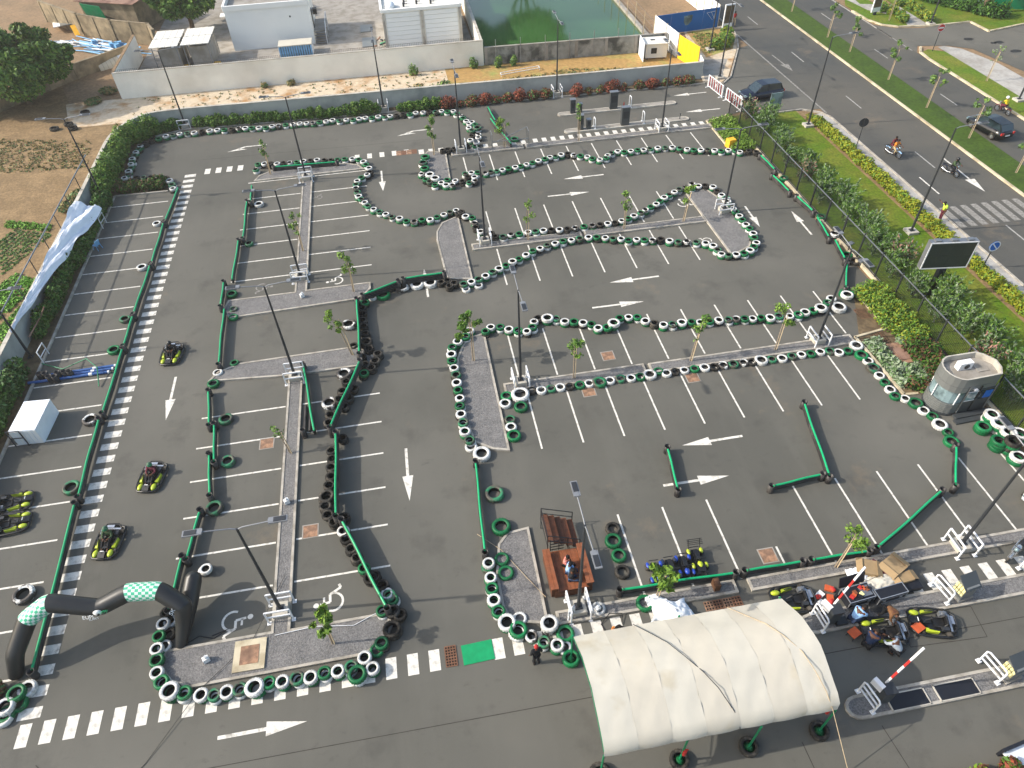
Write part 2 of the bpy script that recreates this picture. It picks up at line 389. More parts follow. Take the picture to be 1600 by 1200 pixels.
for y in (19.68, 22.2, 24.71, 27.22, 29.73, 32.2):
    line(-8.55, y, -3.72, y); line(-9.6, y, -14.7, y)
for k in range(7):
    x = 6.08+2.5*k; line(x, 47.6, x, 52.05); line(x+.03, 46.4, x+.03, 41.62)
for k in range(10): line(5.2+2.49*k, 31.55, 5.2+2.49*k, 36.25)
for k in range(9): line(5.45+2.49*k, 30.4, 5.45+2.49*k, 25.7)
for k in range(11): line(8.49+2.49*k, 15.6, 8.49+2.49*k, 20.45) if k != 3 else line(15.9, 15.6, 15.9, 17.0)
for k in range(10): line(5.4+2.49*k, 57.05, 5.4+2.49*k, 62.0)
_bar = {}
def bars(x0, y0, x1, y1, wx, wy, n, name='crossing_bar', m='paint', skip=(), parent=None, mats=None):
    for i in range(n):
        if i in skip: continue
        t = i/(n-1) if n > 1 else 0
        k = (wx, wy, m)
        if k not in _bar:
            b = MB(); b.sheet([(-wx/2, -wy/2), (wx/2, -wy/2), (wx/2, wy/2), (-wx/2, wy/2)], 0); _bar[k] = b.mesh(name, m)
        o = bpy.data.objects.new(name, _bar[k]); col.objects.link(o); o.parent = parent or LOT
        o.location = (x0+(x1-x0)*t, y0+(y1-y0)*t, .005)
bars(-19.9, 15.3, -19.9, 64.2, 1.0, .5, 51)
bars(-19.9, 14.35, 1.03, 14.35, .5, 1.0, 22, skip=(19, 20))
bars(1.95, 14.35, 9.6, 14.35, .5, .95, 9)
bars(20.55, 13.7, 30.4, 13.7, .5, .95, 11)
bars(-18.4, 64.7, -15.4, 64.7, .5, 1.0, 4); bars(-4.5, 64.3, .2, 64.3, .45, .95, 5, skip=())
bars(1.6, 64.0, 3.5, 63.9, .5, .9, 3); bars(6.9, 63.8, 11.5, 63.7, .45, .75, 6, skip=(3,)); bars(12.7, 63.8, 29.6, 63.65, .45, .75, 20)
# grates and lids let into the asphalt
def lid(x, y, sx, sy, m='rust_lid', name='manhole_cover', rz=0, parent=None):
    b = MB(); b.box((0, 0, .006), (sx, sy, .012), 0, 0)
    b.box((0, sy/2+.03, .005), (sx+.12, .06, .01), 0, 1); b.box((0, -sy/2-.03, .005), (sx+.12, .06, .01), 0, 1)
    b.box((sx/2+.03, 0, .005), (.06, sy, .01), 0, 1); b.box((-sx/2-.03, 0, .005), (.06, sy, .01), 0, 1)
    o = b.build(name, [m, 'concrete'], parent or LOT); o.location = (x, y, 0); o.rotation_euler = (0, 0, rz); return o
for q in ((417, 693), (485, 830), (950, 556), (920, 612), (1082, 590), (1200, 868)): x, y = P(*q); lid(x, y, .75, .75)
def grate(x, y, sx, sy, n, m='mesh_rust', nm='drain_grate'):
    b = MB()
    b.sheet([(-sx/2, -sy/2), (sx/2, -sy/2), (sx/2, sy/2), (-sx/2, sy/2)], .006, 1)
    for i in range(n+1):
        b.box((-sx/2+sx*i/n, 0, .02), (.05, sy, .02), 0, 0)
    k = max(2, int(n*sy/sx))
    for i in range(k+1): b.box((0, -sy/2+sy*i/k, .021), (sx, .05, .02), 0, 0)
    o = b.build(nm, [m, 'rubber_in'], LOT); o.location = (x, y, 0); return o
for i, x in enumerate((11.35, 11.8, 12.3, 12.75)): grate(x, 14.3, .42, .9, 3, 'mesh_rust' if i % 2 else 'rust_lid')
for i, x in enumerate((-2.35, -1.85, -1.3, -.8)): pass
grate(-1.2, 14.4, .5, .95, 4)
x, y = P(1390, 545); grate(29.6, 30.6, .8, 1.1, 5); grate(29.7, 33.2, .7, 1.0, 5)
for x in (0.75, 1.3, 1.85, 2.35)[:0]: pass
for i, x in enumerate((-1.55, -1.05, -.55, -.05)):
    b = MB(); b.sheet([(-.24, -.45), (.24, -.45), (.24, .45), (-.24, .45)], 0)
    o = b.build('drain_cover', 'mesh_rust' if i % 2 else 'rust_lid', LOT); o.location = (x+1.0, 64.2, .009)
# arrows: shaft + triangular head
def arrow(tx, ty, hx_, hy, w_=.28, hw=.62, hl=.46, parent=None, m_='paint'):
    "tail -> head"
    d = Vector((hx_-tx, hy-ty)); L = d.length; d.normalize(); nx = Vector((-d.y, d.x)); t = Vector((tx, ty)); h = Vector((hx_, hy)); mid = h-d*L*hl
    w_ = .16
    b = MB(); b.sheet([t+nx*w_/2, mid+nx*w_/2, mid-nx*w_/2, t-nx*w_/2], 0); b.sheet([mid+nx*hw/2, h, mid-nx*hw/2], 0)
    o = b.build('direction_arrow', m_, parent or LOT); o.location = (0, 0, .006); return o
for a in ((-2.35, 61.1, -2.35, 57.4), (-2.4, 27.3, -2.45, 23.5), (-16.9, 36.4, -16.9, 32.5), (-11.5, 12.7, -7.7, 12.7), (17.4, 55.9, 13.7, 55.9), (11.7, 53.3, 15.4, 53.25),
          (17.4, 40.3, 13.6, 40.3), (11.6, 37.7, 15.4, 37.65), (17.2, 24.35, 13.5, 24.35), (11.5, 21.8, 15.3, 21.75), (27.5, 48.1, 27.4, 44.9), (30.9, 43.0, 30.9, 46.6), (32.7, 70.5, 29.0, 70.45), (32.6, 66.35, 28.9, 66.4), (.2, 41.4, .2, 44.9)):
    arrow(*a)
def turn_arrow(x, y, s=1):
    b = MB(); b.sheet([(x+3.7, y+.08), (x+1.6, y+.08), (x+1.6, y-.08), (x+3.7, y-.08)], 0)
    b.sheet([(x+1.6, y+.08), (x+.9, y-.25), (x+1.15, y-.45), (x+1.75, y-.08)], 0)
    b.sheet([(x, y-.75), (x+1.3, y-.15), (x+1.15, y-.35), (x+1.9, y-.55)], 0)
    o = b.build('turn_arrow', 'paint', LOT); o.location = (0, 0, .006)
turn_arrow(-17.0, 69.0); turn_arrow(-.5, 68.6)
# wheelchair symbols
def wheelchair(x, y, rz, s=1.0, m='paint'):
    b = MB()
    def strip(pts, w_):
        for i in range(len(pts)-1):
            b.sheet(seg(*pts[i], *pts[i+1], w_), .0004*i)
    arc = [(.42*math.cos(a), .42*math.sin(a)) for a in [R_(t) for t in range(150, 371, 20)]]
    strip(arc, .1); strip([(0, .55), (.02, .12), (.38, .1), (.6, -.38), (.78, -.32)], .11); strip([(0, .38), (.3, .36)], .09)
    b.sheet([(.12*math.cos(a*math.pi/5), .72+.12*math.sin(a*math.pi/5)) for a in range(10)], .001)
    o = b.build('wheelchair_symbol', m, LOT); o.location = (x, y, .006); o.rotation_euler = (0, 0, rz); o.scale = (s*1.0,)*3
wheelchair(-6.4, 44.85, R_(95)); wheelchair(-12.0, 45.2, R_(-95), 1, 'paint_worn'); wheelchair(-11.4, 18.1, R_(-85), 1.15); wheelchair(-6.6, 18.2, R_(95), 1.15)
wheelchair(-8.0, 57.6, R_(95), .7, 'paint_worn'); wheelchair(22.6, 49.6, R_(5), 1); wheelchair(22.6, 44.0, R_(170), .8)
# shallow joints in the surface
def joint(x0, y0, x1, y1, wd=.045, m='kerb'):
    b = MB(); b.sheet(seg(x0, y0, x1, y1, wd), .002); b.build('surface_joint', m, LOT)
mat('joint_dark', '#35322e', .95, .3, 3); 
for q in ((-20, 11.6, 33, 11.2), (-19, 13.0, -8.5, 3.5), (16.5, 8.0, 16.9, 4.5), (19.6, 10.9, 19.9, 12.4), (23.3, 10.7, 23.5, 12.2), (19.6, 10.9, 23.3, 10.7), (19.9, 12.4, 23.5, 12.2), (12.9, 8, 13.0, 4), (-19.2, 67.2, 4, 66.4), (-3.6, 60.3, 3.2, 59.6), (33, 72.6, 42, 71.8)):
    joint(*q, m='joint_dark', wd=.035)
# main road markings
for y0 in np.arange(-20, 120, 12.6): line(46.35, y0+7.5, 46.35, y0+10.6, .13, 'paint_road', parent=ROAD)
for y0 in np.arange(-20, 130, 12.9): line(55.9, y0+4.1, 55.9, y0+7.0, .13, 'paint_road', parent=ROAD2)
for y0 in (46.8,): line(44.1, 46.4, 44.1, 49.3, .13, parent=ROAD); line(48.2, 37, 48.2, 40, .13, parent=ROAD)
bars(43.0, 42.9, 49.6, 42.9, .55, 3.0, 8, 'zebra_bar', 'paint_worn', parent=ROAD)
line(42.5, 120, 42.5, 63, .2, 'paint_worn', ROAD); line(59.75, 300, 59.75, 80, .22, 'kerb', ROAD2); line(59.8, 83.5, 59.8, 75.8, .2, 'paint_worn', ROAD2)
arrow(48.1, 52.0, 48.0, 45.9, parent=ROAD, hw=.9, hl=.35); arrow(43.8, 78.5, 44.0, 73.6, parent=ROAD, hw=1.0, hl=.4, m_='paint_worn')
for q in (P(1250, 128), P(1232, 122), P(1309, 120)): pass
mat('oil', '#2a2826', .6, .3, 4)
def stain(x, y, r, parent=SIDE):
    b = MB(); g_ = np.random.default_rng(int(abs(x*100)))
    b.sheet([(x+r*1.4*math.cos(a)*(.7+.5*g_.random()), y+r*math.sin(a)*(.7+.5*g_.random())) for a in np.linspace(0, 6.28, 14)[:-1]], .0075); b.build('oil_stain', 'oil', parent)
for q in ((1562, 66, .45), (1587, 80, .5), (1513, 61, .45), (1553, 67, .3)): stain(*P(q[0], q[1]), q[2])
# ---------------------------------------------------------------- kerbed islands with gravel
def inset(poly, d):
    n = len(poly); area = sum(poly[i][0]*poly[(i+1) % n][1]-poly[(i+1) % n][0]*poly[i][1] for i in range(n))
    if area < 0: poly = poly[::-1]
    out = []
    for i in range(n):
        a, b, c = Vector(poly[i-1]), Vector(poly[i]), Vector(poly[(i+1) % n])
        e1 = (b-a).normalized(); e2 = (c-b).normalized(); n1 = Vector((-e1.y, e1.x)); n2 = Vector((-e2.y, e2.x))
        k = n1+n2; den = max(.35, k.dot(n1)); out.append(tuple(b+k*(d/den)))
    return poly, out
def island(poly, kw=.13, h=.13, fill='gravel', km='kerb', name='gravel_island', fillname='gravel', split=True, z0=0):
    poly, inn = inset([tuple(p) for p in poly], kw); n = len(poly)
    base = MB(); base.sheet(inn, z0+h-.03, 0)
    o = base.build(name, fill, None, kind='structure')
    k = MB()
    for i in range(n):
        j = (i+1) % n; a, b, c, d = poly[i], poly[j], inn[j], inn[i]
        k.add([(*a, z0), (*b, z0), (*b, z0+h), (*a, z0+h)], [(0, 1, 2, 3)]); k.add([(*d, z0+h-.05), (*c, z0+h-.05), (*c, z0+h), (*d, z0+h)], [(3, 2, 1, 0)])
        k.add([(*a, z0+h), (*b, z0+h), (*c, z0+h), (*d, z0+h)], [(0, 1, 2, 3)])
    k.build('kerb', km, o)
    return o
def rect(x0, y0, x1, y1): return [(x0, y0), (x1, y0), (x1, y1), (x0, y1)]
def pp(s, z=0): return [P(float(a.split(',')[0]), float(a.split(',')[1]), z) for a in s.split()]
# island at the head of the first double row of bays, joined to its median
island([(-13.9, 61.65), (-13.5, 62.6), (-12.4, 63.3), (-5.6, 63.2), (-4.4, 62.6), (-3.9, 61.7), (-8.6, 61.7), (-8.6, 44.0), (-3.9, 44.0), (-3.9, 43.2), (-4.4, 42.5), (-5.2, 42.1), (-14.0, 41.8), (-14.6, 42.8), (-14.3, 43.95), (-9.5, 43.95), (-9.5, 61.65)])
island([(-14.7, 35.4), (-14.2, 36.2), (-12.8, 36.8), (-5.3, 36.9), (-4.3, 36.4), (-3.9, 35.5), (-4.1, 34.9), (-8.6, 34.9), (-8.6, 17.1), (-4.0, 17.1), (-3.75, 16.4), (-4.2, 15.5), (-5.3, 15.15), (-13.0, 15.1), (-14.0, 15.6), (-14.5, 16.4), (-14.4, 17.15), (-9.5, 17.15), (-9.5, 34.9)])
island(pp('716,337 739,436 698,436 682,375 682,362 690,348', .1)); island(rect(4.2, 46.5, 13.1, 47.35)); island(rect(13.35, 46.45, 23.5, 47.3))
island(pp('1068,297 1105,296 1137,318 1170,352 1176,368 1172,385 1144,400', .1))
island(rect(4.1, 30.45, 13.35, 31.35)); island(rect(13.65, 30.4, 27.7, 31.3))
island(pp('757,520 797,704 770,702 740,690 722,640 714,585 714,560 722,540 735,526', .1))
island(rect(4.35, 62.35, 11.3, 63.25)); island(rect(11.55, 62.3, 30.2, 63.15)); island(pp('697,238 705,285 682,285 664,275 660,245 668,236', .1))
island(rect(4.0, 14.9, 13.0, 15.6)); island(rect(13.65, 14.85, 40, 15.55))
island(pp('826,823 858,975 800,972 785,950 775,900 778,850 792,832', .1))
def capsule(x0, x1, y, w_, n=7):
    r = w_/2
    return [(x0-r*math.sin(a)*1.2+.0, y+r*math.cos(a)) for a in np.linspace(0, math.pi, n)]+[(x1+r*math.sin(a)*1.2, y-r*math.cos(a)) for a in np.linspace(0, math.pi, n)]
for y, x0, x1 in ((68.7, 16.5, 28.2), (64.85, 16.3, 28.2)): island(capsule(x0, x1, y, .8), fill='concrete', name='gate_island', km='concrete_pale')
for y, x0, x1 in ((12.75, 15.75, 36), (8.85, 15.9, 36)): island(capsule(x0, x1, y, 1.0), fill='gravel', name='gate_island')
# service lid framed in pale concrete on the big bottom island
b = MB(); b.box((-10.4, 16.15, .14), (1.45, 1.5, .06), R_(-1), 0); b.box((-10.4, 16.15, .175), (.85, .9, .02), R_(-1), 1); o = b.build('service_cover', ['kerb_pale', 'rust_lid'], LOT)
# kerb of the left bays and the planted edge
def kerbline(pts, wd=.16, h=.13, m='kerb', name='kerb', z0=-.01):
    b = MB()
    for i in range(len(pts)-1):
        a = Vector((*pts[i], z0+h/2)); c = Vector((*pts[i+1], z0+h/2)); d = (c-a).normalized()*wd*.4
        b.bar(a-d*(i > 0)*.5, c+d*.5, wd, h)
    o = b.build(name, m, kind='structure'); return o
kerbline([(-26.1, -12), (-26.1, 61.7)]); kerbline([(-26.1, 61.75), (-21.5, 61.6)]); kerbline([(-27.2, 72), (-24.6, 73.3), (-21.9, 74.35)][1:2]+[(-21.9, 74.3), (4.6, 73.3), (33.3, 72.6)], m='kerb')
b = MB(); b.sheet([(-27.7, -12), (-26.15, -12), (-26.15, 61.7), (-21.5, 61.6), (-21.7, 63.4), (-25.4, 63.6), (-26, 66), (-25.9, 71.4), (-24.6, 73.2), (-21.9, 74.2), (33.3, 72.7), (33.3, 74.1), (-22, 75.4), (-25.4, 74.3), (-27.6, 71.5)], .012); struct(b, 'planting_bed', 'soil_dark')
# entrance corner, pavement, verge, median
b = MB(); b.sheet([(33.4, 73.3), (35.2, 72.5), (36.4, 73.6), (40.6, 81.2), (42, 84.5), (42.4, 87.0), (42.4, 89), (36.6, 88.3), (34.4, 78.6), (33.5, 74.2)], .03); struct(b, 'corner_ground', 'sand')
b = MB(); b.sheet([(36.2, 79.6), (40.2, 81.4), (41.9, 84.8), (42.2, 88.3), (36.8, 88)], .04); struct(b, 'corner_lawn', 'dry_soil')
b = MB(); b.sheet([(33.7, 73.5), (35.1, 72.8), (38.4, 78.6), (35.2, 79.0)], .036); struct(b, 'corner_slab', 'concrete')
kerbline([(33.4, 73.2), (35.3, 72.2), (36.7, 73.6), (40.8, 81.3), (42.0, 84.4), (42.5, 86.6), (42.5, 120)], m='kerb')
b = MB(); b.sheet([(32.9, -12), (39.7, -12), (39.7, 64.0), (37.4, 63.9), (34.2, 64.5), (32.9, 64.2)], .05); struct(b, 'verge_lawn', 'lawn')
b = MB(); b.sheet([(39.6, -12), (41.2, -12), (41.2, 60.5), (40.7, 63.4), (39.6, 64.1)], .045); struct(b, 'hedge_bed', 'soil')
b = MB(); b.sheet([(41.0, -12), (42.3, -12), (42.3, 62.2), (41.7, 62.9), (40.9, 62.7)], .06); struct(b, 'pavement', 'paving')
kerbline([(42.36, -12), (42.36, 61.8), (41.9, 63.0), (40.4, 64.1), (37.3, 64.0), (34.6, 64.9)], h=.16, m='kerb')
kerbline([(32.55, 64.6), (32.55, 36.2)], m='kerb_pale', wd=.35, h=.22, name='fence_kerb'); kerbline([(32.6, 25.2), (32.6, 9)], m='kerb_pale', wd=.35, h=.22, name='fence_kerb')
b = MB(); b.sheet([(50.75, -60), (53.85, -60), (53.85, 300), (50.75, 300)], .12); struct(b, 'median_lawn', 'lawn_dense')
for x in (50.6,):
    kerbline([(x, -60), (x, 300)], .2, .16, 'kerb_pale' if x < 52 else 'kerb')
# far side
b = MB(); b.sheet([(60.1, -20), (63.1, -20), (63.1, 74.5), (61.6, 75.6), (60.4, 74.9), (60.1, 73)], .06); struct(b, 'far_verge', 'lawn')
b = MB(); b.sheet([(63.1, -20), (66.6, -20), (66.6, 70), (65.4, 74.8), (64, 76.1), (63.1, 76)], .055); struct(b, 'far_pavement', 'paving')
kerbline([(60.05, -20), (60.05, 73), (60.3, 75), (61.2, 76.4)], .25, .16, 'kerb_pale')
b = MB(); b.sheet([(60.2, 85.3), (61.3, 83.9), (63, 83.2), (64.2, 83.3), (64.2, 100), (60.2, 92)], .06); struct(b, 'corner_verge', 'lawn')
b = MB(); b.sheet([(62.3, 92), (66.6, 90.5), (66.3, 82.7), (63.6, 82.9), (64.8, 86), (62.0, 89.6), (61.5, 94), (63.0, 120), (66, 120)], .07); struct(b, 'corner_path', 'paving')
kerbline([(59.95, 89.8), (60.1, 86.2), (60.9, 84.2), (62.4, 83.1), (66.5, 82.4)], .25, .16, 'kerb_pale')
b = MB(); b.sheet([(66.4, 82.5), (71.7, 82.6), (71.8, 79.1), (77.3, 80.3), (95, 84), (95, 120), (66.5, 120)], .065); struct(b, 'garden_lawn', 'lawn')
kerbline([(66.5, 82.4), (71.7, 82.5), (71.8, 79.0), (77.3, 80.2)], .25, .16, 'kerb_pale')
# waste ground between the walls, field, compound floor
b = MB(); b.sheet([(-34, 77.5), (-24, 77.6), (-21, 75.0), (-5, 74.9), (6, 74.8), (6, 83.7), (-30, 84.1), (-36, 84)], .0); struct(b, 'sand_strip', 'sand')
b = MB(); b.sheet([(6, 74.7), (33.2, 74.4), (33.4, 78.4), (32.2, 83.3), (6, 83.7)], .003); struct(b, 'dry_strip', 'dry_soil')
b = MB(); b.sheet([(-70, 66), (-29, 63), (-28, 72), (-25, 77.4), (-34, 80), (-38, 90), (-75, 92)], -.012); struct(b, 'field_edge', 'soil')
b = MB(); b.sheet([(-70, 30), (-28.1, 30), (-28.2, 70), (-34, 73), (-70, 75)], -.008); struct(b, 'field', 'soil')
b = MB(); b.sheet([(-29.8, 84.1), (10.3, 84), (10.3, 130), (-29.8, 130)], .01); struct(b, 'compound_yard', 'concrete')
# ================================================================ tyres
CROPS = dict(A=(180, 160), B=(420, 150), C=(640, 150), D=(860, 150), E=(1000, 210), F=(540, 290), G=(740, 330), H=(500, 400), J=(440, 560), K=(440, 740), L=(460, 920),
             M=(200, 920), N=(680, 480), O=(900, 460), Q=(1340, 540), R=(680, 640), T=(700, 830), U=(1160, 220), V=(1120, 440))
# each row: name of the row, landmark it is counted from, tyres "x,y,colour[size][number high]"  (@ = survey sheet)
ROWS = [
 ('row along the wall hedge', 'corner bed', '@A 485,720,k 418,708,w 340,712,k 272,716,g 200,718,k 85,722,w 118,690,g 125,655,w 150,626,g 148,588,w 158,563,g 160,537,w 182,505,g 195,472,w 222,445,g 235,412,w 285,385,k 350,352,k 415,345,g 485,318,w 552,308,g 617,295,w 690,290,g 758,285,w 832,272,k 908,265,w 980,258,w 1047,257,g 1117,252,k 1185,242,w 1250,240,w 1312,240,g 1382,238,w 1447,238,g 1507,222,w 1570,217,w @B 160,270,g 230,265,w 295,258,w 362,255,w 425,252,w 487,245,g 550,238,w 612,225,w 680,230,g 745,222,w 810,222,g 868,212,w 928,203,w 992,203,g 1052,192,w 1112,190,g 1165,185,w 1228,178,k 1293,170,k 1355,170,g 1412,155,w 1483,152,w 1540,145,k @C 250,148,g 307,138,w 365,145,g 420,140,w'),
 ('wall end curve', 'wall hedge', '@C 455,165,g 490,183,w 515,208,g 545,234,w 572,264,w 600,246,w 630,268,g 652,298,gm 570,300,w 600,325,g 660,362,w 598,378,k 662,392,w 585,418,w 645,440,w 630,475,g 545,462,k 430,500,k 370,508,k 318,515,k'),
 ('curve below the corner bed', 'corner bed', '@A 518,745,w 543,785,g 552,822,w'),
 ('row by the tree island', 'top crossing', '@C 150,578,gm 130,632,gm 145,688,gm 115,745,w 195,747,wm 245,782,wm 155,797,g 190,817,g 245,850,g 305,828,w 362,800,g 352,848,w 410,848,w 440,808,w 507,814,k 535,740,g 595,732,w 560,772,k 625,772,w 575,828,g 628,808,w 655,730,g 730,733,w 782,722,g 840,715,g 893,703,w 950,690,g 1017,678,w 1070,668,g 1125,652,w 1183,635,g 1240,615,w 1303,598,g 1350,582,w 1403,575,g 1458,557,w 1522,548,k @D 226,560,w 290,568,g 357,577,w 405,595,g 477,605,w 537,590,g 553,565,w 588,540,g 650,525,w 712,533,g 775,522,w 840,513,g 898,510,w 960,500,g 1035,492,w 1105,490,g 1175,487,w 1247,497,g 1318,505,w 1380,512,g 1450,512,w 1515,510,g @E 720,146,w 783,153,g 852,145,w 920,150,g 962,162,w 1050,150,k 1120,162,k'),
 ('row above the top gravel island', 'bay corner', '@A 1350,640,g 1370,590,g 1435,583,w 1493,580,k @B 0,650,k 78,645,w 140,637,k 200,635,w 268,630,g 330,620,w 400,615,k 463,608,w 533,610,k 597,610,k 660,605,g 730,600,g 803,597,w 865,605,g 910,625,w 935,655,g 963,687,w 970,727,k 945,750,w 890,778,g 850,810,w 840,845,g 838,877,w 850,917,g 863,957,w 888,985,g 922,1018,w 953,1052,g 1008,1082,w 1065,1108,g 1125,1130,w 1183,1155,g @F 519,308,w 585,335,g 663,338,w 735,322,g 813,320,w 880,295,g 945,272,w 1005,250,g 1063,232,w 1085,258,k 1110,247,k'),
 ('row above the upper strip', 'gravel island', '@F 1155,288,w 1218,303,g 1242,352,w 1252,395,k 1300,435,w 1398,452,k 1440,482,k @G 285,238,g 360,218,w 440,212,g 525,195,w 597,187,g 672,178,w 750,172,k 827,170,w 903,165,k 977,153,w 1063,140,g 1143,130,w 1220,122,k 1292,112,w 1362,105,k 1425,85,w @D 750,1170,g 805,1145,w 872,1115,g 915,1087,w 968,1060,g 1020,1032,w 1055,1003,g 1098,968,w 1145,945,g 1195,915,w 1242,890,g 1300,872,w 1362,838,w 1365,878,g 1425,858,w 1490,855,k'),
 ('loop round the pointed island', 'lamp cage', '@E 705,497,w 745,537,k 787,577,w 830,605,g 845,638,w 870,672,g 898,710,w 922,738,g 958,777,w 987,815,g 1022,860,w 1058,898,g 1093,945,w 1103,987,g 1122,1035,w 1098,1072,g 1062,1107,w 1003,1137,g 928,1147,w 855,1155,g 787,1143,w 750,1105,g 708,1062,w'),
 ('long row below the pointed island', 'pointed island', '@E 635,1038,w 543,1030,g 453,1022,w 372,1027,g 288,1015,w 203,1000,k 122,1008,w 45,1008,g @G 1570,265,w 1490,272,g 1420,258,w 1343,257,g 1268,248,w 1185,243,g 1107,243,w 1022,255,g 942,270,w 862,280,g 785,302,w 708,320,g 640,350,w 570,375,g 505,412,w 437,452,g 375,475,w 312,515,g 245,545,w 183,577,g 115,615,w 50,647,g @F 1210,918,w 1280,955,w1 1135,940,g 1160,992,w1 1043,930,k 978,905,k 920,922,k 1000,957,k'),
 ('row beside the long rail', 'rail corner', '@H 430,440,g 408,495,k 405,548,k 407,612,k 420,668,k 430,738,k 442,815,km 470,883,k 555,932,k 530,998,k 490,1068,k 400,965,k 430,1035,k 420,1120,g @J 860,84,k 620,215,k 690,285,k 585,305,k 640,375,k 555,385,k 600,455,k 470,535,k 455,610,k 580,760,k 475,880,k 485,960,k 475,1040,k 475,1125,k @K 475,20,k 455,105,k 430,208,km 418,308,k 442,390,k 500,460,k 600,415,k 590,545,w 620,620,k 670,715,k 725,805,k 790,905,g 850,1000,k 890,975,k 965,1070,k 1010,1150,w'),
 ('curve at the long rail', 'rail end', '@L 910,60,g 935,95,g 845,205,g 945,210,k 1015,240,k 935,378,km 835,515,g 790,585,g1 672,655,w 750,760,w 600,815,gm 545,745,g'),
 ('row above the wide crossing', 'rail end', '@L 415,785,w 285,802,g 152,845,w 22,855,g @M 1480,885,w 1352,895,g 1210,940,wm 1068,957,g 945,985,w 825,1015,g 697,1015,w 535,995,g 392,975,wm 315,890,g 270,800,w 270,680,g 270,572,w 290,450,g 332,330,w 368,222,k 345,545,w1 390,432,k1 402,305,w1'),
 ('row round the fin-shaped island', 'big white tyre', '@N 485,225,g 330,218,w 292,275,g 215,323,w 165,378,g 155,445,w 162,510,g 182,577,w 200,643,g 207,718,w 220,790,g 237,868,w 235,942,g 248,1022,w 268,1102,g @R 285,203,w 330,285,g'),
 ('wavy row across the bays', 'leafy sapling', '@N 535,185,w 627,183,g 710,205,w 797,218,g 882,225,w 935,185,g 952,133,w 988,97,k 1080,95,wm 1165,103,g 1248,130,w 1337,133,g @O 70,265,w 150,280,g 215,315,w 303,310,g 365,265,wm 423,220,g 508,212,w 592,213,g 670,248,w 757,270,k 845,285,w 933,280,g 1020,262,w 1115,258,g 1200,262,w 1287,250,g 1378,240,w 1468,235,g @V 190,350,w 272,350,g 348,348,w 432,340,g 517,338,w 600,325,g 705,325,w 790,310,g 853,285,w 930,270,g 1005,242,wm 1070,195,g 1105,155,w'),
 ('row below the lower strips', 'huge white tyre', '@N 925,795,k1 1022,790,w1 1115,775,g1 1203,762,w1 1295,755,k1 1393,740,g1 1482,725,w1 1575,712,gm1 @O 232,835,gm1 328,820,w1 428,803,g1 530,797,w1 622,785,g1 712,762,wm1 795,730,g1 873,750,w1 955,735,k1 1045,722,w1 1143,708,g1 1240,695,w1 1333,690,k1 @V 65,795,w1 163,785,g1 258,770,w1 340,765,k1 430,745,wm1 533,740,g1 632,730,w1 728,710,g1 818,695,w1 910,687,g1 998,668,w1 1090,660,g1 1177,672,w1 1265,660,g1 1347,605,wm1 1397,697,gm1'),
 ('single tyres past the kiosk', 'planted corner', '@Q 105,140,w1 155,205,gm1 215,280,w1 268,347,g1 318,415,w1 367,478,g1 462,503,w1 565,543,gm1 640,617,w1 727,670,g1 798,748,wm1 877,827,g1 910,915,gm1'),
 ('row by the tent corner', 'short rail end', '@T 390,300,w 380,342,g1 410,438,w 423,543,g 442,655,w 485,765,g 567,868,wm 675,940,gm 690,835,w1 800,1002,w 925,1060,g 1052,1088,w 1120,1112,w1'),
]
def tyre_mesh(kind, R, H=.2):
    ri = R*.62; mi = []
    prof = [(ri, .03*H), (R*.93, 0.0), (R, .22*H), (R, .5*H), (R, .78*H), (R*.93, H), (R*.80, H*1.03), (ri+R*.04, H*.96), (ri, H*.90), (ri+R*.03, H*.80), (R*.88, H*.66), (R*.90, H*.4), (R*.84, H*.15), (ri, .03*H)]
    m = MB(); n = 20
    mi = [0]*8+[1]*5
    m.lathe(prof, n, (0, 0, 0), mi)
    # tread blocks: shallow grooves modelled as a ring of shoulder lugs
    for k in range(n):
        a = 2*math.pi*(k+.5)/n
        m.box((R*1.0*math.cos(a), R*1.0*math.sin(a), H*.5), (R*.05, R*.2, H*.72), a, 0)
    outer = {'w': 'tyre_white', 'v': 'tyre_worn_white', 'g': 'tyre_green', 'h': 'tyre_worn_green', 'k': 'rubber'}[kind]
    return m.mesh('tyre', [outer, 'rubber_in'])
TY = {}
def tyre_me(k, R, H):
    key = (k, R, H)
    if key not in TY: TY[key] = tyre_mesh(*key)
    return TY[key]
CN = {'w': 'white', 'v': 'worn white', 'g': 'green', 'h': 'faded green', 'k': 'black'}
tyres = []      # (x, y, z, R, H, colour, label, group, tilt)
g_ = random.Random(5)
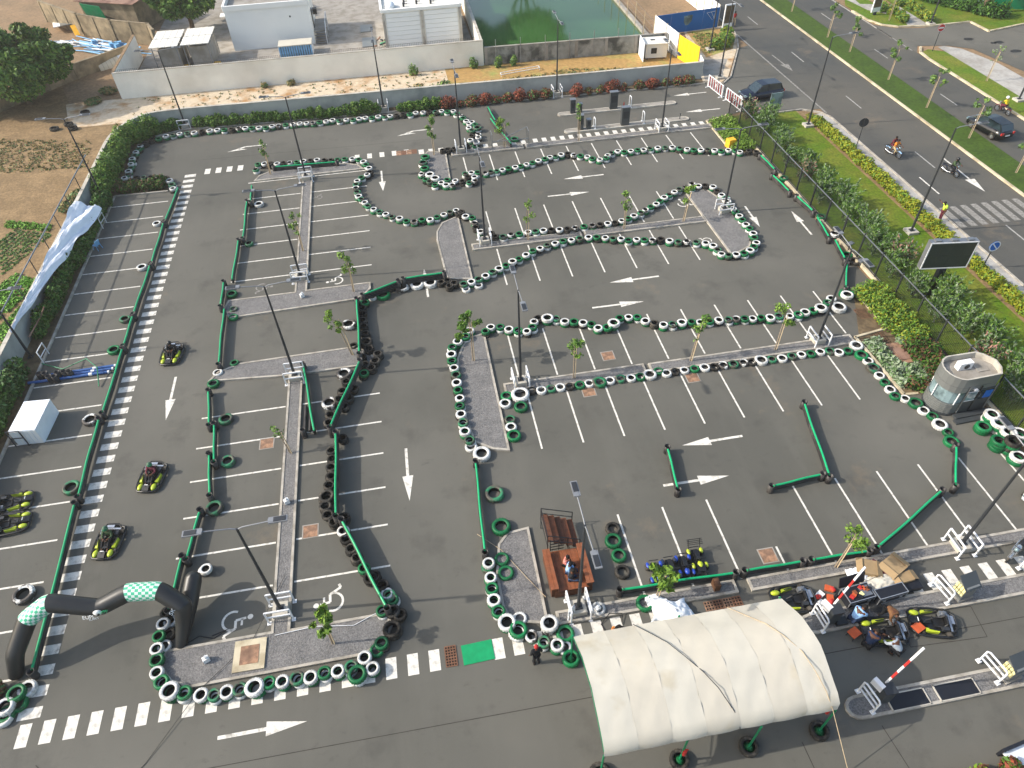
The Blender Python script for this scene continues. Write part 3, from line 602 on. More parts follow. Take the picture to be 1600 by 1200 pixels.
for row, frm, data in ROWS:
    ox = oy = 0; i = 0
    for tok in data.split():
        if tok[0] == '@': ox, oy = CROPS[tok[1]]; continue
        a, b, c = tok.split(','); px = ox+float(a)*.1625; py = oy+float(b)*.1625
        R = .42 if 'm' in c[1:] else .295+g_.random()*.045; H = .24 if 'm' in c[1:] else .205
        R = round(R/.0125)*.0125
        one = c.endswith('1'); colr = c[0]; n = 1 if one else 2
        x, y = P(px, py, H*n)
        if colr == 'g' and g_.random() < .35: colr = 'h'
        if colr == 'w' and g_.random() < .12: colr = 'v'
        low = {'w': 'g', 'g': 'w', 'h': 'w', 'v': 'g', 'k': 'k'}[colr]
        if g_.random() < .22: low = 'k'
        elif g_.random() < .25: low = {'w': 'w', 'g': 'g'}.get(low, low)
        if row.startswith('row beside'): low = 'k'
        pos = f'{nth(i)} stack from the {frm}' if not one else f'{nth(i)} from the {frm}'
        if not one:
            tyres.append((x+g_.uniform(-.07, .07), y+g_.uniform(-.08, .05), 0, R, H, low, f'{CN[low]} bottom tyre, {pos}, {row}', row))
            tyres.append((x, y, H, R, H, colr, f'{CN[colr]} top tyre, {pos}, {row}', row))
        else: tyres.append((x, y, 0, R, H, colr, f'{CN[colr]} tyre, {pos}, {row}', row))
        i += 1
def one(px, py, c, label, R=.46, H=.27, z=0, sc_=1.0, tilt=None):
    x, y = P(px*sc_, py*sc_, z+H); tyres.append((x, y, z, R, H, c, label, None, tilt))
S = 'large white tyre lying beside the left green rail'
one(244.5, 348, 'w', 'large white tyre by left green rail, nearest the blue chair', .36, .22)
one(221, 416, 'w', 'large white tyre by left green rail, two bays past the blue chair', .40, .24)
one(194.5, 497, 'h', 'faded green tyre by left green rail, two bays above the blue pipes', .38, .24)
one(177, 545, 'g', 'large green tyre beside the left green rail, one bay above the blue pipes', .42, .25)
one(140, 654, 'v', 'half-painted white tyre by left green rail beside the white covered crate')
one(110, 760, 'h', 'large green and grey tyre by the left rail next to the two parked karts', .48)
one(35, 927, 'v', 'big white tyre with a scuffed edge lying above the inflatable arch leg', .52, .3)
one(404, 317.5, 'w', 'white tyre lying alone in a bay beside the upper middle rail', .40, .25)
one(388.5, 379, 'h', 'faded green tyre beside the rail joint, third bay of the upper middle block', .36, .22)
one(361.5, 458, 'g', 'green tyre by the post under the upper lamp head', .40, .24)
one(364.5, 482, 'h', 'small green tyre on the gravel tip, the further of a pair', .30, .2)
one(364, 494.5, 'g', 'small green tyre off the gravel tip, the nearer of a pair', .33, .2)
one(366, 566, 'g', 'small green tyre lying behind the black rail end, middle left', .30, .2)
one(340, 581, 'w', 'small white tyre at the corner of the curved gravel island', .32, .2)
one(332.5, 598, 'g', 'green tyre touching the small white one at the gravel island corner', .38, .24)
one(352, 653, 'h', 'grey-green tyre leaning by the rail, nearest the lower gravel island', .43, .27)
one(355, 719, 'h', 'grey-green tyre in the second bay of the lower middle block', .42, .27)
one(334, 792, 'h', 'large grey-green tyre touching a rail post in the third lower bay', .46, .28)
one(319.5, 890, 'v', 'white tyre under another, alone in the bay above the arch', .33, .2)
one(321, 888, 'w', 'white tyre lying on another, alone in the bay above the arch', .30, .2, .2)
one(544.5, 505, 'v', 'big white tyre behind the long green rail below the sapling', .5, .3)
one(537, 582, 'v', 'big white tyre behind the long green rail beside the stony island tip', .48, .28)
one(514, 628, 'v', 'big half-white tyre behind the long green rail in the first lower bay', .48, .28)
one(552.5, 539, 'k', 'small black tyre on the ground behind the long green rail by the sapling', .3, .2)
for k, (a, b, c) in enumerate(((685, 938, 'w'), (813, 925, 'w'), (542, 965, 'v'), (360, 1040, 'g'))):
    one(540+a*.1625, 290+b*.1625, c, ['big white tyre under the raised green rail, middle of three', 'big white tyre under the raised green rail, nearest the arrow', 'big white tyre under the raised green rail by the joined posts', 'big green tyre under the raised green rail near its lower corner'][k], .5, .3)
one(540+440*.1625, 290+985*.1625, 'k', 'small grey tyre under the raised green rail between big tyres', .3, .2)
one(540+258*.1625, 290+1070*.1625, 'w', 'small white tyre under the raised green rail corner', .3, .2)
one(540+165*.1625, 290+1120*.1625, 'g', 'small green tyre at the foot of the rail corner post', .32, .2)
one(813, 614, 'w', 'huge white tyre at the end of the lower gravel strip', .56, .34)
one(790+1.5, 617.5, 'g', 'green tyre between the fin-shaped island and the huge white tyre', .37, .22)
one(789.5, 629, 'w', 'white tyre beside the fin-shaped island, below the green one', .36, .22)
one(814, 634, 'g', 'bright green tyre just below the huge white tyre', .42, .25)
one(797, 654.5, 'h', 'faded green tyre at the fin-shaped island edge, top of a row of three', .34, .2)
one(798.5, 666, 'w', 'white tyre at the fin-shaped island edge, middle of a row of three', .34, .2)
one(803, 679, 'g', 'bright green tyre at the fin-shaped island edge, bottom of a row of three', .42, .25)
one(752.5, 707, 'w', 'big white tyre at the lower tip of the fin-shaped island', .5, .3)
one(736, 697, 'w', 'white tyre low beside the big one at the fin-shaped island tip', .36, .2)
one(772.5, 769.5, 'h', 'large green and grey tyre right of the straight short rail', .53, .3)
one(783, 821, 'g', 'large green tyre by the lower end of the straight short rail', .5, .3)
one(784, 872.5, 'g', 'green tyre on the gravel wedge, the further of two', .38, .24)
one(790.5, 894, 'g', 'green tyre on the gravel wedge, the nearer of two', .40, .25)
one(883.5, 989, 'g', 'bright green tyre on the crossing beside the tent', .42, .24)
one(859, 976, 'v', 'white-sided tyre at the bottom corner of the gravel wedge', .43, .26)
one(858.5, 972.5, 'w', 'white-sided tyre stacked on another at the gravel wedge corner', .42, .24, .26)
one(935, 950, 'w', 'grey-white tyre on the gravel strip by the lamp cage', .34, .22)
one(1008, 941, 'g', 'green tyre on the gravel strip under the plastic sheet', .42, .26)
one(958, 824.5, 'k', 'worn black tyre right of the stand, furthest of four', .38, .24)
one(958.5, 843.5, 'g', 'dark green tyre right of the stand, second furthest of four', .43, .26)
one(967.5, 866.5, 'g', 'green tyre right of the stand, second nearest of four', .38, .24)
one(973, 892, 'k', 'worn black tyre right of the stand, nearest of four', .38, .24)
one(1324, 455+2, 'g', 'large dark green tyre under a white one at the rail end', .52, .3)
one(1324.5, 459, 'w', 'white tyre on a dark green one at the rail end', .42, .26, .3)
one(1311.5, 478, 'w', 'large white tyre standing apart from the wavy row end', .50, .32)
one(1324.5, 397, 'g', 'green tyre behind the fence-side rail, above a black one', .38, .24)
one(1336, 406.5, 'k', 'black tyre behind the fence-side rail, below a green one', .42, .26)
one(1305, 364, 'v', 'white tyre beside the fence-side rail under the small lamp head', .38, .24, .2)
one(1225.5, 277, 'g', 'green tyre behind the second rail of the fence side', .38, .24, .1)
one(1284, 337, 'g', 'green tyre behind the fourth rail of the fence side', .38, .24, .1)
for k, (a, b, c, n) in enumerate(((1305, 655, 'w', 3), (1215, 765, 'g', 2), (1380, 735, 'w', 3), (1378, 905, 'g', 3), (1510, 905, 'k', 4), (1460, 815, 'w', 3), (1565, 840, 'w', 3), (1545, 1055, 'w', 2))):
    nm = ['pile nearest the kiosk steps', 'short green pile before the kiosk steps', 'white pile behind the green one', 'green pile at the middle of the heap', 'tall black pile of the heap', 'pile against the fence', 'pile at the picture edge', 'pile beside the white car'][k]
    for j in range(n):
        cc = c if j == n-1 else ({'w': 'wg', 'g': 'gg', 'k': 'kg'}[c][(n-1-j) % 2])
        x, y = P(1340+a*.1625, 540+b*.1625, n*.24)
        tyres.append((x+g_.uniform(-.05, .05), y+g_.uniform(-.05, .05), j*.24, .43, .24, cc, f'{CN[cc]} tyre, {nth(j)} from the ground, {nm}', 'tyre heap by the kiosk'))
for k, (a, b, c) in enumerate(((165, 700, 'w'), (95, 728, 'g'), (110, 792, 'g'), (25, 812, 'w'), (15, 885, 'w'), (30, 860, 'g'))):
    one(a/4, 900+b/4, c, ['white tyre just below the left arch leg', 'green top tyre below the left arch leg', 'green bottom tyre below the left arch leg', 'white top tyre at the bottom left corner', 'white lowest tyre at the bottom left corner', 'green tyre at the bottom left corner between white ones'][k], .4, .24, .24 if k in (1, 3) else 0)
cpos = camo.location if False else Vector((0, 0, CAMH))
def seen(t):
    d = (Vector((t[0], t[1], t[2]))-cpos).length
    return t[3]/d*(1.0 if t[2] > 0 or 'bottom' not in t[6] else .6)
order = sorted(range(len(tyres)), key=lambda i: -seen(tyres[i]))
rest = []
for rank, i in enumerate(order):
    t = tyres[i]; x, y, z, R, H, c, lab, grp = t[:8]
    a = random.uniform(0, 6.28)
    if rank < 296:
        o = bpy.data.objects.new('tyre', tyre_me(c, R, H)); col.objects.link(o)
        o.location = (x, y, z+.002*(z > 0)+(.0 if z else .002)); o.rotation_euler = (random.uniform(-.03, .03), random.uniform(-.03, .03), a)
        tag(o, lab, 'tyre', grp or 'tyres lying singly')
    else: rest.append((x, y, z, R, H, c, a))
m = MB(); KI = {'w': 0, 'v': 1, 'g': 2, 'h': 3, 'k': 4}
for x, y, z, R, H, c, a in rest:
    ri = R*.58; i0 = KI[c]
    m.lathe([(R*.93, 0.0), (R, .25*H), (R, .78*H), (R*.92, H), (R*.78, H*1.03), (ri, H*.92), (ri+R*.03, H*.8), (R*.85, H*.6), (R*.8, .1*H), (ri, .05*H)], 14, (x, y, z+.002), [i0]*5+[5]*4, Matrix.Rotation(a, 4, 'Z'))
o = m.build('tyres', ['tyre_white', 'tyre_worn_white', 'tyre_green', 'tyre_worn_green', 'rubber', 'rubber_in'], kind='stuff'); tag(o, 'smaller painted tyres making up the rest of the distant rows', 'tyres')
print('tyres', len(tyres))
# ================================================================ pipe barriers
def barrier(a, b, label, z=.46, posts=(1, 1), wav=.0, sleeve=.175, bend=None):
    ax, ay = P(*a, z+.06); bx, by = P(*b, z+.06)
    t = thing('pipe_barrier', label, 'barrier', ((ax+bx)/2, (ay+by)/2, 0), 0, 'green-topped pipe barriers of the track')
    A = Vector((ax-(ax+bx)/2, ay-(ay+by)/2, 0)); B_ = -A; d = (B_-A); L = d.length; d.normalize(); nrm = Vector((-d.y, d.x, 0))
    n = max(6, int(L/.5)); gg = random.Random(int(a[0]*7+b[1])); ph = gg.uniform(0, 6); am = .035 if L > 3.5 else .02
    def pts(zz, off=0, inset_=.12):
        o = []
        for i in range(n+1):
            s_ = i/n; p = A+d*(inset_+(L-2*inset_)*s_); bul = math.sin(math.pi*s_)
            p = p+nrm*(off+am*bul*math.sin(ph+s_*5))+Vector((0, 0, zz+am*.5*bul*math.sin(ph*2+s_*7)))
            if bend: p = p+nrm*bend*bul
            o.append(p)
        return o
    m = MB(); m.tube(pts(z+.02), .062, 8); m.build('green_rail', 'pipe_green', t)
    for k, zz in enumerate((z-.13, z-.29, z-.45)):
        if zz < .06: continue
        m = MB(); m.tube(pts(zz, .01*(k-1)), .088, 8); m.build('black_rail', 'pipe_black', t)
    for p, on in ((A, posts[0]), (B_, posts[1])):
        if not on: continue
        m = MB(); R = sleeve; h = z+.12
        m.lathe([(R, 0), (R, h), (R*.86, h), (R*.84, .08), (.001, .08)], 14, (p.x, p.y, .003)); m.build('post_sleeve', 'pipe_black', t)
    return t
BL = [((278, 292), (257, 345), 'topmost green rail beside the left stop bars', (0, 1)), ((255, 347), (236, 411), 'second green rail down the left bays', (1, 1)), ((234, 413), (208, 490), 'third green rail down the left bays, beside a white tyre', (1, 1)),
 ((207, 492), (192, 540), 'short fourth green rail down the left bays', (1, 1)), ((191, 543), (159, 645), 'green rail at the ends of the blue pipes', (1, 1)), ((154, 653), (121, 776), 'green rail between the half-white tyre and the parked karts', (1, 1)),
 ((116, 785), (48, 1050), 'very long green rail passing under the arch at the left', (1, 1)),
 ((393, 288), (391, 315), 'very short green rail by the top lamp head', (0, 1)), ((385.5, 313), (379, 372), 'upper middle green rail above the fading arrow lane', (1, 1)), ((372, 374), (362, 437), 'upper middle green rail ending at a lamp head', (1, 0)),
 ((349, 439), (344, 478), 'short green rail beside the gravel tip', (1, 1)), ((350, 481), (341, 569), 'green rail across the aisle between gravel islands', (0, 1)), ((325, 609), (326, 664), 'green rail starting at the curved gravel island', (1, 1)),
 ((334, 661), (334, 722), 'green rail between two grey-green tyres', (1, 1)), ((326, 708), (327, 774), 'green rail left of the second grey-green tyre', (1, 1)), ((312, 796), (290, 874), 'green rail sloping under the double lamp', (1, 1)), ((284, 868), (262, 954), 'green rail running into the right arch leg', (1, 1)),
 ((427, 260), (526, 252), 'green rail lying along the top gravel island', (1, 1)), ((473, 568), (491, 674), 'loose green rail beside the middle lamp cage', (1, 0)),
 ((694, 425), (630, 434.5), 'green rail over big white tyres below the leaf-shaped island', (1, 1)), ((622, 438), (566, 460), 'raised green rail sloping to the bays', (1, 1)), ((557, 466), (561, 552), 'green rail curving past a sapling and black tyres', (1, 1)),
 ((562, 562), (515, 667), 'green rail slanting past the big white tyres', (1, 1)), ((524, 674), (524.5, 806), 'straight upright green rail with black tyres behind', (1, 1)), ((533, 811), (605, 950), 'long green rail slanting down to the wheelchair bay', (1, 1)),
 ((743, 720), (758, 863), 'green rail between the fin-shaped island and the gravel wedge', (1, 1)), ((1043, 698), (1060, 765), 'short green rail standing alone on the arrows', (1, 1)), ((1257, 628), (1297, 744), 'green rail standing alone in the right field, the longer arm', (1, 1)),
 ((1206, 759), (1286, 740), 'green rail standing alone in the right field, the shorter arm', (1, 1)), ((1473, 765), (1371, 855), 'green rail slanting to the sapling at the lower right', (1, 1)), ((1495, 695), (1494, 759), 'short green rail after the kiosk tyres', (1, 1)),
 ((1359, 860), (1268, 874), 'green rail along the strip, sapling side', (1, 1)), ((1255, 876), (1164, 891), 'green rail along the strip beside the square lid', (1, 1)), ((1150, 894), (969, 921), 'green rail in front of the small karts', (1, 1)),
 ((1188, 241), (1212, 265), 'topmost green rail beside the fence', (1, 1)), ((1207, 272), (1235, 299), 'second green rail beside the fence', (1, 1)), ((1245, 305), (1272, 330), 'third green rail beside the fence', (1, 1)), ((1277, 338), (1297, 371), 'fourth green rail beside the fence', (0, 1)),
 ((1305, 373), (1322, 405), 'fifth green rail beside the fence', (0, 1)), ((1324, 411), (1322, 449), 'last green rail beside the fence near the grate', (1, 1)), ((762, 166), (775, 189), 'thin green rail by the red bushes', (0, 1)), ((766, 184), (799, 224), 'thin green rail ending at a green tyre', (0, 0))]
for i, (a, b, lab, ps) in enumerate(BL): barrier(a, b, lab, .78 if 19 <= i <= 24 else .46, posts=ps)
x, y = P(804, 216, .24); o = bpy.data.objects.new('tyre', tyre_me('g', .4, .24)); col.objects.link(o); o.location = (x, y, 0); tag(o, 'green tyre on the top crossing at the end of the thin rail', 'tyre', 'tyres lying singly')
# black pipes lying by the loose rail
t = thing('black_pipe_bundle', 'black pipes lying on the kerb beside the loose green rail', 'pipes', (-8.3, 30.7, 0))
for k, (x, y0, y1) in enumerate(((-8.3, 29.6, 31.9), (-8.0, 29.7, 31.4))):
    m = MB(); m.cyl((x+8.3, y0-30.7, .12), (x+8.3, y1-30.7, .12), .09, n=10); m.build('pipe', 'pipe_black', t)
m = MB(); m.lathe([(.17, 0), (.17, .7), (.14, .7), (.14, .05), (.001, .05)], 14, (0.0, -1.3, 0)); m.build('sleeve', 'pipe_black', t)
# ================================================================ lamp posts
def lamp_post(x, y, h, label, arm='x', cage=True, heads=2, L=1.35, road=False, cage_s=(1.15, .95)):
    t = thing('lamp_post', label, 'lamp post', (x, y, 0), 0, 'street and car park lamp posts')
    zb = .0
    if cage or road:
        m = MB(); s = .36 if not road else .42
        m.prism([(-s, -s), (s, -s), (s, s), (-s, s)], 0, .42 if not road else .25); m.build('plinth', 'concrete_pale', t); zb = .42 if not road else .25
    m = MB(); m.cyl((0, 0, zb), (0, 0, h), .095, .05, 10); m.build('pole', 'pole', t)
    m = MB(); m.box((0, 0, zb+.02), (.36, .36, .04)); m.build('base_plate', 'pole', t)
    ds = {'x': [(1, 0), (-1, 0)], 'y': [(0, 1), (0, -1)], 'x1': [(1, 0)], 'y1': [(0, 1)]}[arm][:heads]
    for dx, dy in ds:
        m = MB(); m.tube([(0, 0, h-.05), (dx*.25, dy*.25, h+.06), (dx*L, dy*L, h+.16)], .03, 6); a = m.build('arm', 'lamp_grey', t)
        m = MB(); rz = math.atan2(dy, dx)
        m.box((dx*(L+.38), dy*(L+.38), h+.19), (.78, .3, .07), rz, 0); m.box((dx*(L+.1), dy*(L+.1), h+.19), (.26, .18, .09), rz, 0)
        m.box((dx*(L+.45), dy*(L+.45), h+.235), (.5, .22, .03), rz, 1); m.build('lamp_head', ['lamp_grey', 'pole'], t)
    if cage:
        for s_ in (-1, 1):
            m = MB(); w2, dd = cage_s[0]/2, cage_s[1]/2*s_
            if arm[0] == 'x': P_ = [(-w2, dd, 0), (-w2, dd, 1.0), (w2, dd, 1.0), (w2, dd, 0)]; q = [(-w2, dd, .55), (w2, dd, .55)]
            else: P_ = [(dd, -w2, 0), (dd, -w2, 1.0), (dd, w2, 1.0), (dd, w2, 0)]; q = [(dd, -w2, .55), (dd, w2, .55)]
            for i in range(3): m.bar(P_[i], P_[i+1], .07)
            m.bar(*q, .06); 
            for e in (P_[0], P_[3]): m.box((e[0], e[1], .015), (.2, .2, .03))
            m.build('guard_rail', 'white_steel', t)
    return t
LP = [(-21.8, 76.0-1.2, 7.6, 'lamp post in a white cage against the curved wall corner', 'x', 1), (-26.9, 61.2, 7.5, 'lamp post behind the left hedge where the white sheet begins', 'x', 0), (-1.5, 74.1, 7.4, 'lamp post in a white cage between hedges on the long wall', 'y', 1),
 (5.35, 63.2, 7.6, 'lamp post in a white cage at the tyre curve below the wall', 'y', 1), (-9.15, 61.0, 7.6, 'lamp post at the head of the upper gravel median', 'x', 1), (-9.1, 45.6, 7.5, 'lamp post at the foot of the upper gravel median', 'x', 1),
 (-9.05, 34.6, 7.5, 'lamp post at the head of the lower gravel median', 'x', 1), (-9.05, 18.1, 7.3, 'lamp post at the foot of the lower gravel median near the arch', 'x', 1), (5.3, 47.4, 7.5, 'lamp post where the tyre row meets the upper strip', 'y', 1),
 (5.2, 31.2, 7.5, 'lamp post beside the huge white tyre', 'y', 1), (5.1, 15.5, 7.3, 'lamp post beside the wooden stand', 'y', 1), (25.2, 63.0, 7.7, 'lamp post in a white cage on the top strip near the gate', 'y', 1),
 (25.4, 47.6, 7.2, 'lamp post on the pointed gravel island', 'x', 1), (25.3, 31.1, 7.4, 'lamp post at the right end of the lower gravel strip', 'y', 1), (24.9, 15.2, 7.4, 'lamp post on the bottom strip by the parked motorbike', 'y', 1), (17.0, 73.5, 7.6, 'lamp post in a white cage among the red bushes', 'y', 1),
 (-27.1, 40.5, 5.4, 'lamp post behind the left hedge near the blue pipes', 'x', 0)]
for x, y, h, lab, arm, cg in LP: lamp_post(x, y, h, lab, arm, bool(cg))
for x, y, h, lab, arm, hd in ((39.3, 60.6, 8.3, 'road lamp on the verge by the entrance corner', 'x1', 1), (38.5, 41.6, 8.6, 'road lamp rising behind the dark screen', 'x1', 1), (37.4, 81.6, 8.0, 'lamp post by the blue hoarding', 'y1', 1), (35.4, 73.6, 7.8, 'lamp post beside the red and white gate barriers', 'y', 2),
        (62.3, 61.0, 8, 'far road lamp behind the yellow-shirted rider', 'x1', 1), (66.6, 82.9, 8.5, 'road lamp behind the red no-entry disc', 'x1', 1)):
    lamp_post(x, y, h, lab, arm, False, hd, 1.6, road=True)
# ================================================================ young trees
def young_tree(x, y, h, label, sp=.55, n=170, lean=(0, 0), mats=('leaf_lot', 'leaf_mid'), stake=True, low=.5, seed=0, leaf=.13, stake_h=None, z0=.1):
    g = random.Random(seed*13+int(x*10)); t = thing('young_tree', label, 'tree', (x, y, z0), 0, 'staked young trees')
    top = Vector((lean[0], lean[1], h)); mid = Vector((lean[0]*.4+g.uniform(-.06, .06), lean[1]*.4, h*.5))
    m = MB(); m.tube([(0, 0, 0), mid, top*.8, top], [.045, .035, .022, .01], 6); cs = []; rs = []
    for k in range(6):
        s_ = low+(1-low)*k/6; b0 = Vector((0, 0, 0)).lerp(top, s_); a = g.uniform(0, 6.28); L = sp*g.uniform(.5, 1.1)
        e = b0+Vector((math.cos(a)*L, math.sin(a)*L, g.uniform(.1, .45))); m.tube([b0, e], [.016, .006], 4); cs.append(e); rs.append(g.uniform(.16, .3))
        if k % 2: cs.append(b0.lerp(e, .5)); rs.append(.18)
    cs.append(top); rs.append(.22); m.build('trunk', 'bark', t)
    m = MB(); q, mi = leaves(cs, rs, int(n*1.9), leaf*.78, 2, .9, seed+1); m.quads(q, mi.tolist()); m.build('crown', list(mats), t)
    if stake:
        sh = stake_h or h*.85; m = MB(); m.bar((.1, -.04, 0), (lean[0]*.5+.12, lean[1]*.5-.03, sh), .05); m.build('stake', 'stake', t)
    return t
YT = [(-12.5, 62.6, 3.0, 'sapling at the left end of the top gravel island', .35, 90), (2.7, 62.9, 3.4, 'leafy sapling on the small island beside the top crossing', .5, 200), (9.5, 62.9, 2.6, 'sapling with a wide crown inside the steel frame on the top strip', .6, 170), (16.7, 62.6, 3.5, 'thin tall sapling on the top strip by the gate island', .3, 60),
 (8.7, 47.0, 3.2, 'sapling on the upper strip, nearest its left end', .45, 90), (16.6, 46.9, 3.0, 'narrow sapling near the middle of the upper strip', .3, 110), (21.6, 46.9, 3.0, 'sapling leaning at the tip of the upper strip', .55, 120), (-9.1, 49.3, 3.3, 'sapling growing in the upper gravel median', .5, 110),
 (-5.2, 43.1, 2.9, 'narrow sapling on gravel beside the wheelchair bay', .35, 150), (-5.4, 36.1, 3.6, 'bending sapling beside the curved green rail', .5, 170), (2.5, 33.9, 3.9, 'fullest sapling, on the fin-shaped gravel island', .75, 420), (8.6, 31.0, 3.0, 'sapling on the lower strip above the brown lid', .5, 150),
 (16.4, 31.0, 3.2, 'leaning sapling in the middle of the lower strip', .3, 110), (22.2, 30.9, 3.3, 'spindly sapling left of the right-hand lamp cage', .7, 140), (18.2, 15.3, 2.7, 'bright sapling at the rail joint by the flight cases', .55, 150), (8.9, 15.3, 2.5, 'bright sapling beside the small karts and plastic sheet', .6, 260),
 (-6.6, 16.0, 2.8, 'leafy sapling on the big gravel island by the crossing', .45, 260), (-9.1, 28.2, 1.9, 'short dead-looking sapling in the lower gravel median', .25, 25)]
for i, (x, y, h, lab, sp, n) in enumerate(YT):
    lean = {5: (.0, .3), 6: (.5, .2), 9: (-.8, .3), 12: (.55, .4), 14: (.5, .3), 13: (.3, .4), 15: (.3, .1), 17: (-.5, .5)}.get(i, (0, .1))
    young_tree(x, y, h, lab, sp, n, lean, seed=i, mats=('leaf_lime', 'leaf_lot') if i in (2, 4, 13, 14, 15, 16, 8, 9, 6) else ('leaf_lot', 'leaf_mid'), leaf=.17 if i in (15, 16, 10) else .14)
MT = [(52.3, 91.4, 'median sapling farthest up the road'), (52.3, 81.8, 'median sapling second farthest up the road'), (52.5, 76.9, 'median sapling with a wide grey crown'), (52.5, 68.7, 'thin median sapling with a tall white stake'), (52.4, 61.5, 'round-crowned median sapling before the black hatchback'),
      (52.4, 54.7, 'median sapling in front of the black hatchback'), (52.3, 48.0, 'median sapling nearest the zebra crossing')]
for i, (x, y, lab) in enumerate(MT): young_tree(x, y, 3.6, lab, .8, 190, (.3, .3), ('leaf_lot', 'leaf_olive'), seed=40+i, low=.55, leaf=.16)
young_tree(62.2, 66, 3.4, 'sapling on the far verge beside the hedge bushes', .5, 60, (.3, .2), ('leaf_grey', 'leaf_lot'), seed=51); young_tree(62.4, 85.3, 3.4, 'sapling on the corner verge by the advert stand', .4, 60, (0, 0), ('leaf_grey', 'leaf_lot'), seed=52)
# ================================================================ hedges, bushes, big trees
def bush(name, label, cat, pts, rx, rz, n, leaf, mats, group=None, seed=0, zc=None, jit=.1, stems=True):
    "pts: ground points the clumps stand on"
    x0 = sum(p[0] for p in pts)/len(pts); y0 = sum(p[1] for p in pts)/len(pts); g = random.Random(seed)
    t = thing(name, label, cat, (x0, y0, 0), 0, group)
    cs, rs = [], []
    for p in pts:
        f = g.uniform(.7, 1.2)
        cs.append((p[0]-x0+g.uniform(-jit, jit), p[1]-y0+g.uniform(-jit, jit), (zc if zc is not None else rz*.9)*f)); rs.append((rx*g.uniform(.85, 1.15), rx*g.uniform(.85, 1.15), rz*f))
    q, mi = leaves(cs, rs, n, leaf, len(mats), 1, seed)
    q[:, :, 2] = np.maximum(q[:, :, 2], .02)
    m = MB(); m.quads(q, mi.tolist()); m.build('foliage', list(mats), t)
    if stems:
        m = MB()
        for c in cs[:60]: m.tube([(c[0], c[1], 0), (c[0]+.05, c[1], c[2])], [.03, .015], 4, caps=False)
        m.build('stems', 'bark_dark', t)
    return t
def lerp_pts(a, b, step, jx=0.0, g=random.Random(3)):
    L = math.hypot(b[0]-a[0], b[1]-a[1]); n = max(1, int(L/step))
    return [(a[0]+(b[0]-a[0])*i/n+g.uniform(-jx, jx), a[1]+(b[1]-a[1])*i/n+g.uniform(-jx, jx)) for i in range(n+1)]
LH = ('leaf_mid', 'leaf_dark', 'leaf_mid')
bush('hedge', 'long dark hedge below the white sheet down the left bays', 'hedge', lerp_pts((-26.95, 42.5), (-26.9, 51), .45, .12)+lerp_pts((-26.6, 51), (-26.45, 61), .5, .08), .56, .74, 14000, .13, LH, 'hedges round the car park', 1)
bush('hedge', 'hedge at the lower left beside the white covered crate', 'hedge', lerp_pts((-27.0, 22), (-27.0, 38.6), .45, .12), .68, .9, 14000, .14, ('leaf_mid', 'leaf_olive', 'leaf_dark'), 'hedges round the car park', 2)
bush('hedge', 'tall sunlit hedge following the wall from the bed up to the curve', 'hedge', lerp_pts((-27.0, 61.5), (-27.0, 71.4), .45, .12)+lerp_pts((-26.6, 72), (-24.6, 74), .45), .8, 1.15, 13000, .14, ('leaf_mid', 'leaf_lot', 'leaf_mid', 'leaf_lime'), 'hedges round the car park', 3)
bush('hedge', 'low hedge between the wall curve and the corner lamp cage', 'hedge', lerp_pts((-24.2, 74.1), (-22.6, 74.7), .4), .55, .6, 2500, .13, LH, 'hedges round the car park', 4)
bush('hedge', 'clipped bed of plants at the tyre corner', 'hedge', [(x, y) for x in np.arange(-25.6, -21.9, .5) for y in (61.95+.3, 62.7, 63.1)], .4, .45, 6500, .11, ('leaf_dark', 'leaf_mid', 'leaf_brown'), 'hedges round the car park', 5)
for k, (a, b, n, lab) in enumerate(((-20.6, -13.4, 5200, 'first long hedge right of the wall corner lamp'), (-13.0, -10.6, 1900, 'short low hedge next to the first long one'), (-10.1, -5.9, 3300, 'hedge left of the round clump on the wall'), (-5.4, -2.3, 2600, 'round clump of hedge left of the wall lamp'), (.3, 4.3, 3400, 'hedge between the wall lamp and the red bushes'))):
    bush('hedge', lab, 'hedge', lerp_pts((a, 74.5-.055*(a+20)), (b, 74.5-.055*(b+20)), .42, .06), .42, .62 if k not in (3,) else .8, int(n*1.2), .12, ('leaf_lot', 'leaf_mid', 'leaf_dark'), 'hedges along the wall', 10+k)
RB = [(5.0, 1.3, 1), (6.4, .7, 0), (7.6, 1.0, 0), (8.9, 1.0, 1), (10.2, .7, 0), (11.4, .75, 0), (12.7, 1.1, 1), (14.3, .9, 0), (15.6, 1.0, 0), (18.9, 1.1, 1), (20.3, .6, 0), (21.6, .65, 0), (22.8, 1.15, 1), (24.2, .6, 0), (25.9, 1.0, 0), (27.3, 1.2, 1), (29.0, .7, 0), (30.2, .9, 0), (31.3, 1.0, 0)]
bn = ['largest', 'small', 'broad', 'bright', 'low', 'thin', 'full', 'dull', 'dense', 'glowing', 'tiny', 'sparse', 'red-topped', 'stunted', 'leafy', 'fiery', 'narrow', 'brownish', 'last']
for k, (x, s_, c) in enumerate(RB):
    bush('red_bush', f'{bn[k]} red-leaved bush by the wall, {nth(k)} from the green hedge', 'bush', [(x, 73.15-.01*(x-5)), (x+.35*s_, 73.2)], .52*s_+.08, .52*s_+.05, int(750*s_), .12, ('leaf_red', 'leaf_red', 'leaf_brown') if c else ('leaf_brown', 'leaf_red', 'leaf_olive'), 'red bushes along the wall', 30+k)
bush('low_bush', 'bright green clipped block beside the yellow box', 'bush', [(x, y) for x in np.arange(30.6, 32.2, .5) for y in np.arange(57.6, 63.6, .55)], .5, .42, 7500, .10, ('leaf_lime', 'leaf_lot', 'leaf_lime'), None, 60, zc=.35)
kerbline([(30.1, 57.2), (30.2, 63.9), (32.0, 64.3)], m='kerb_pale')
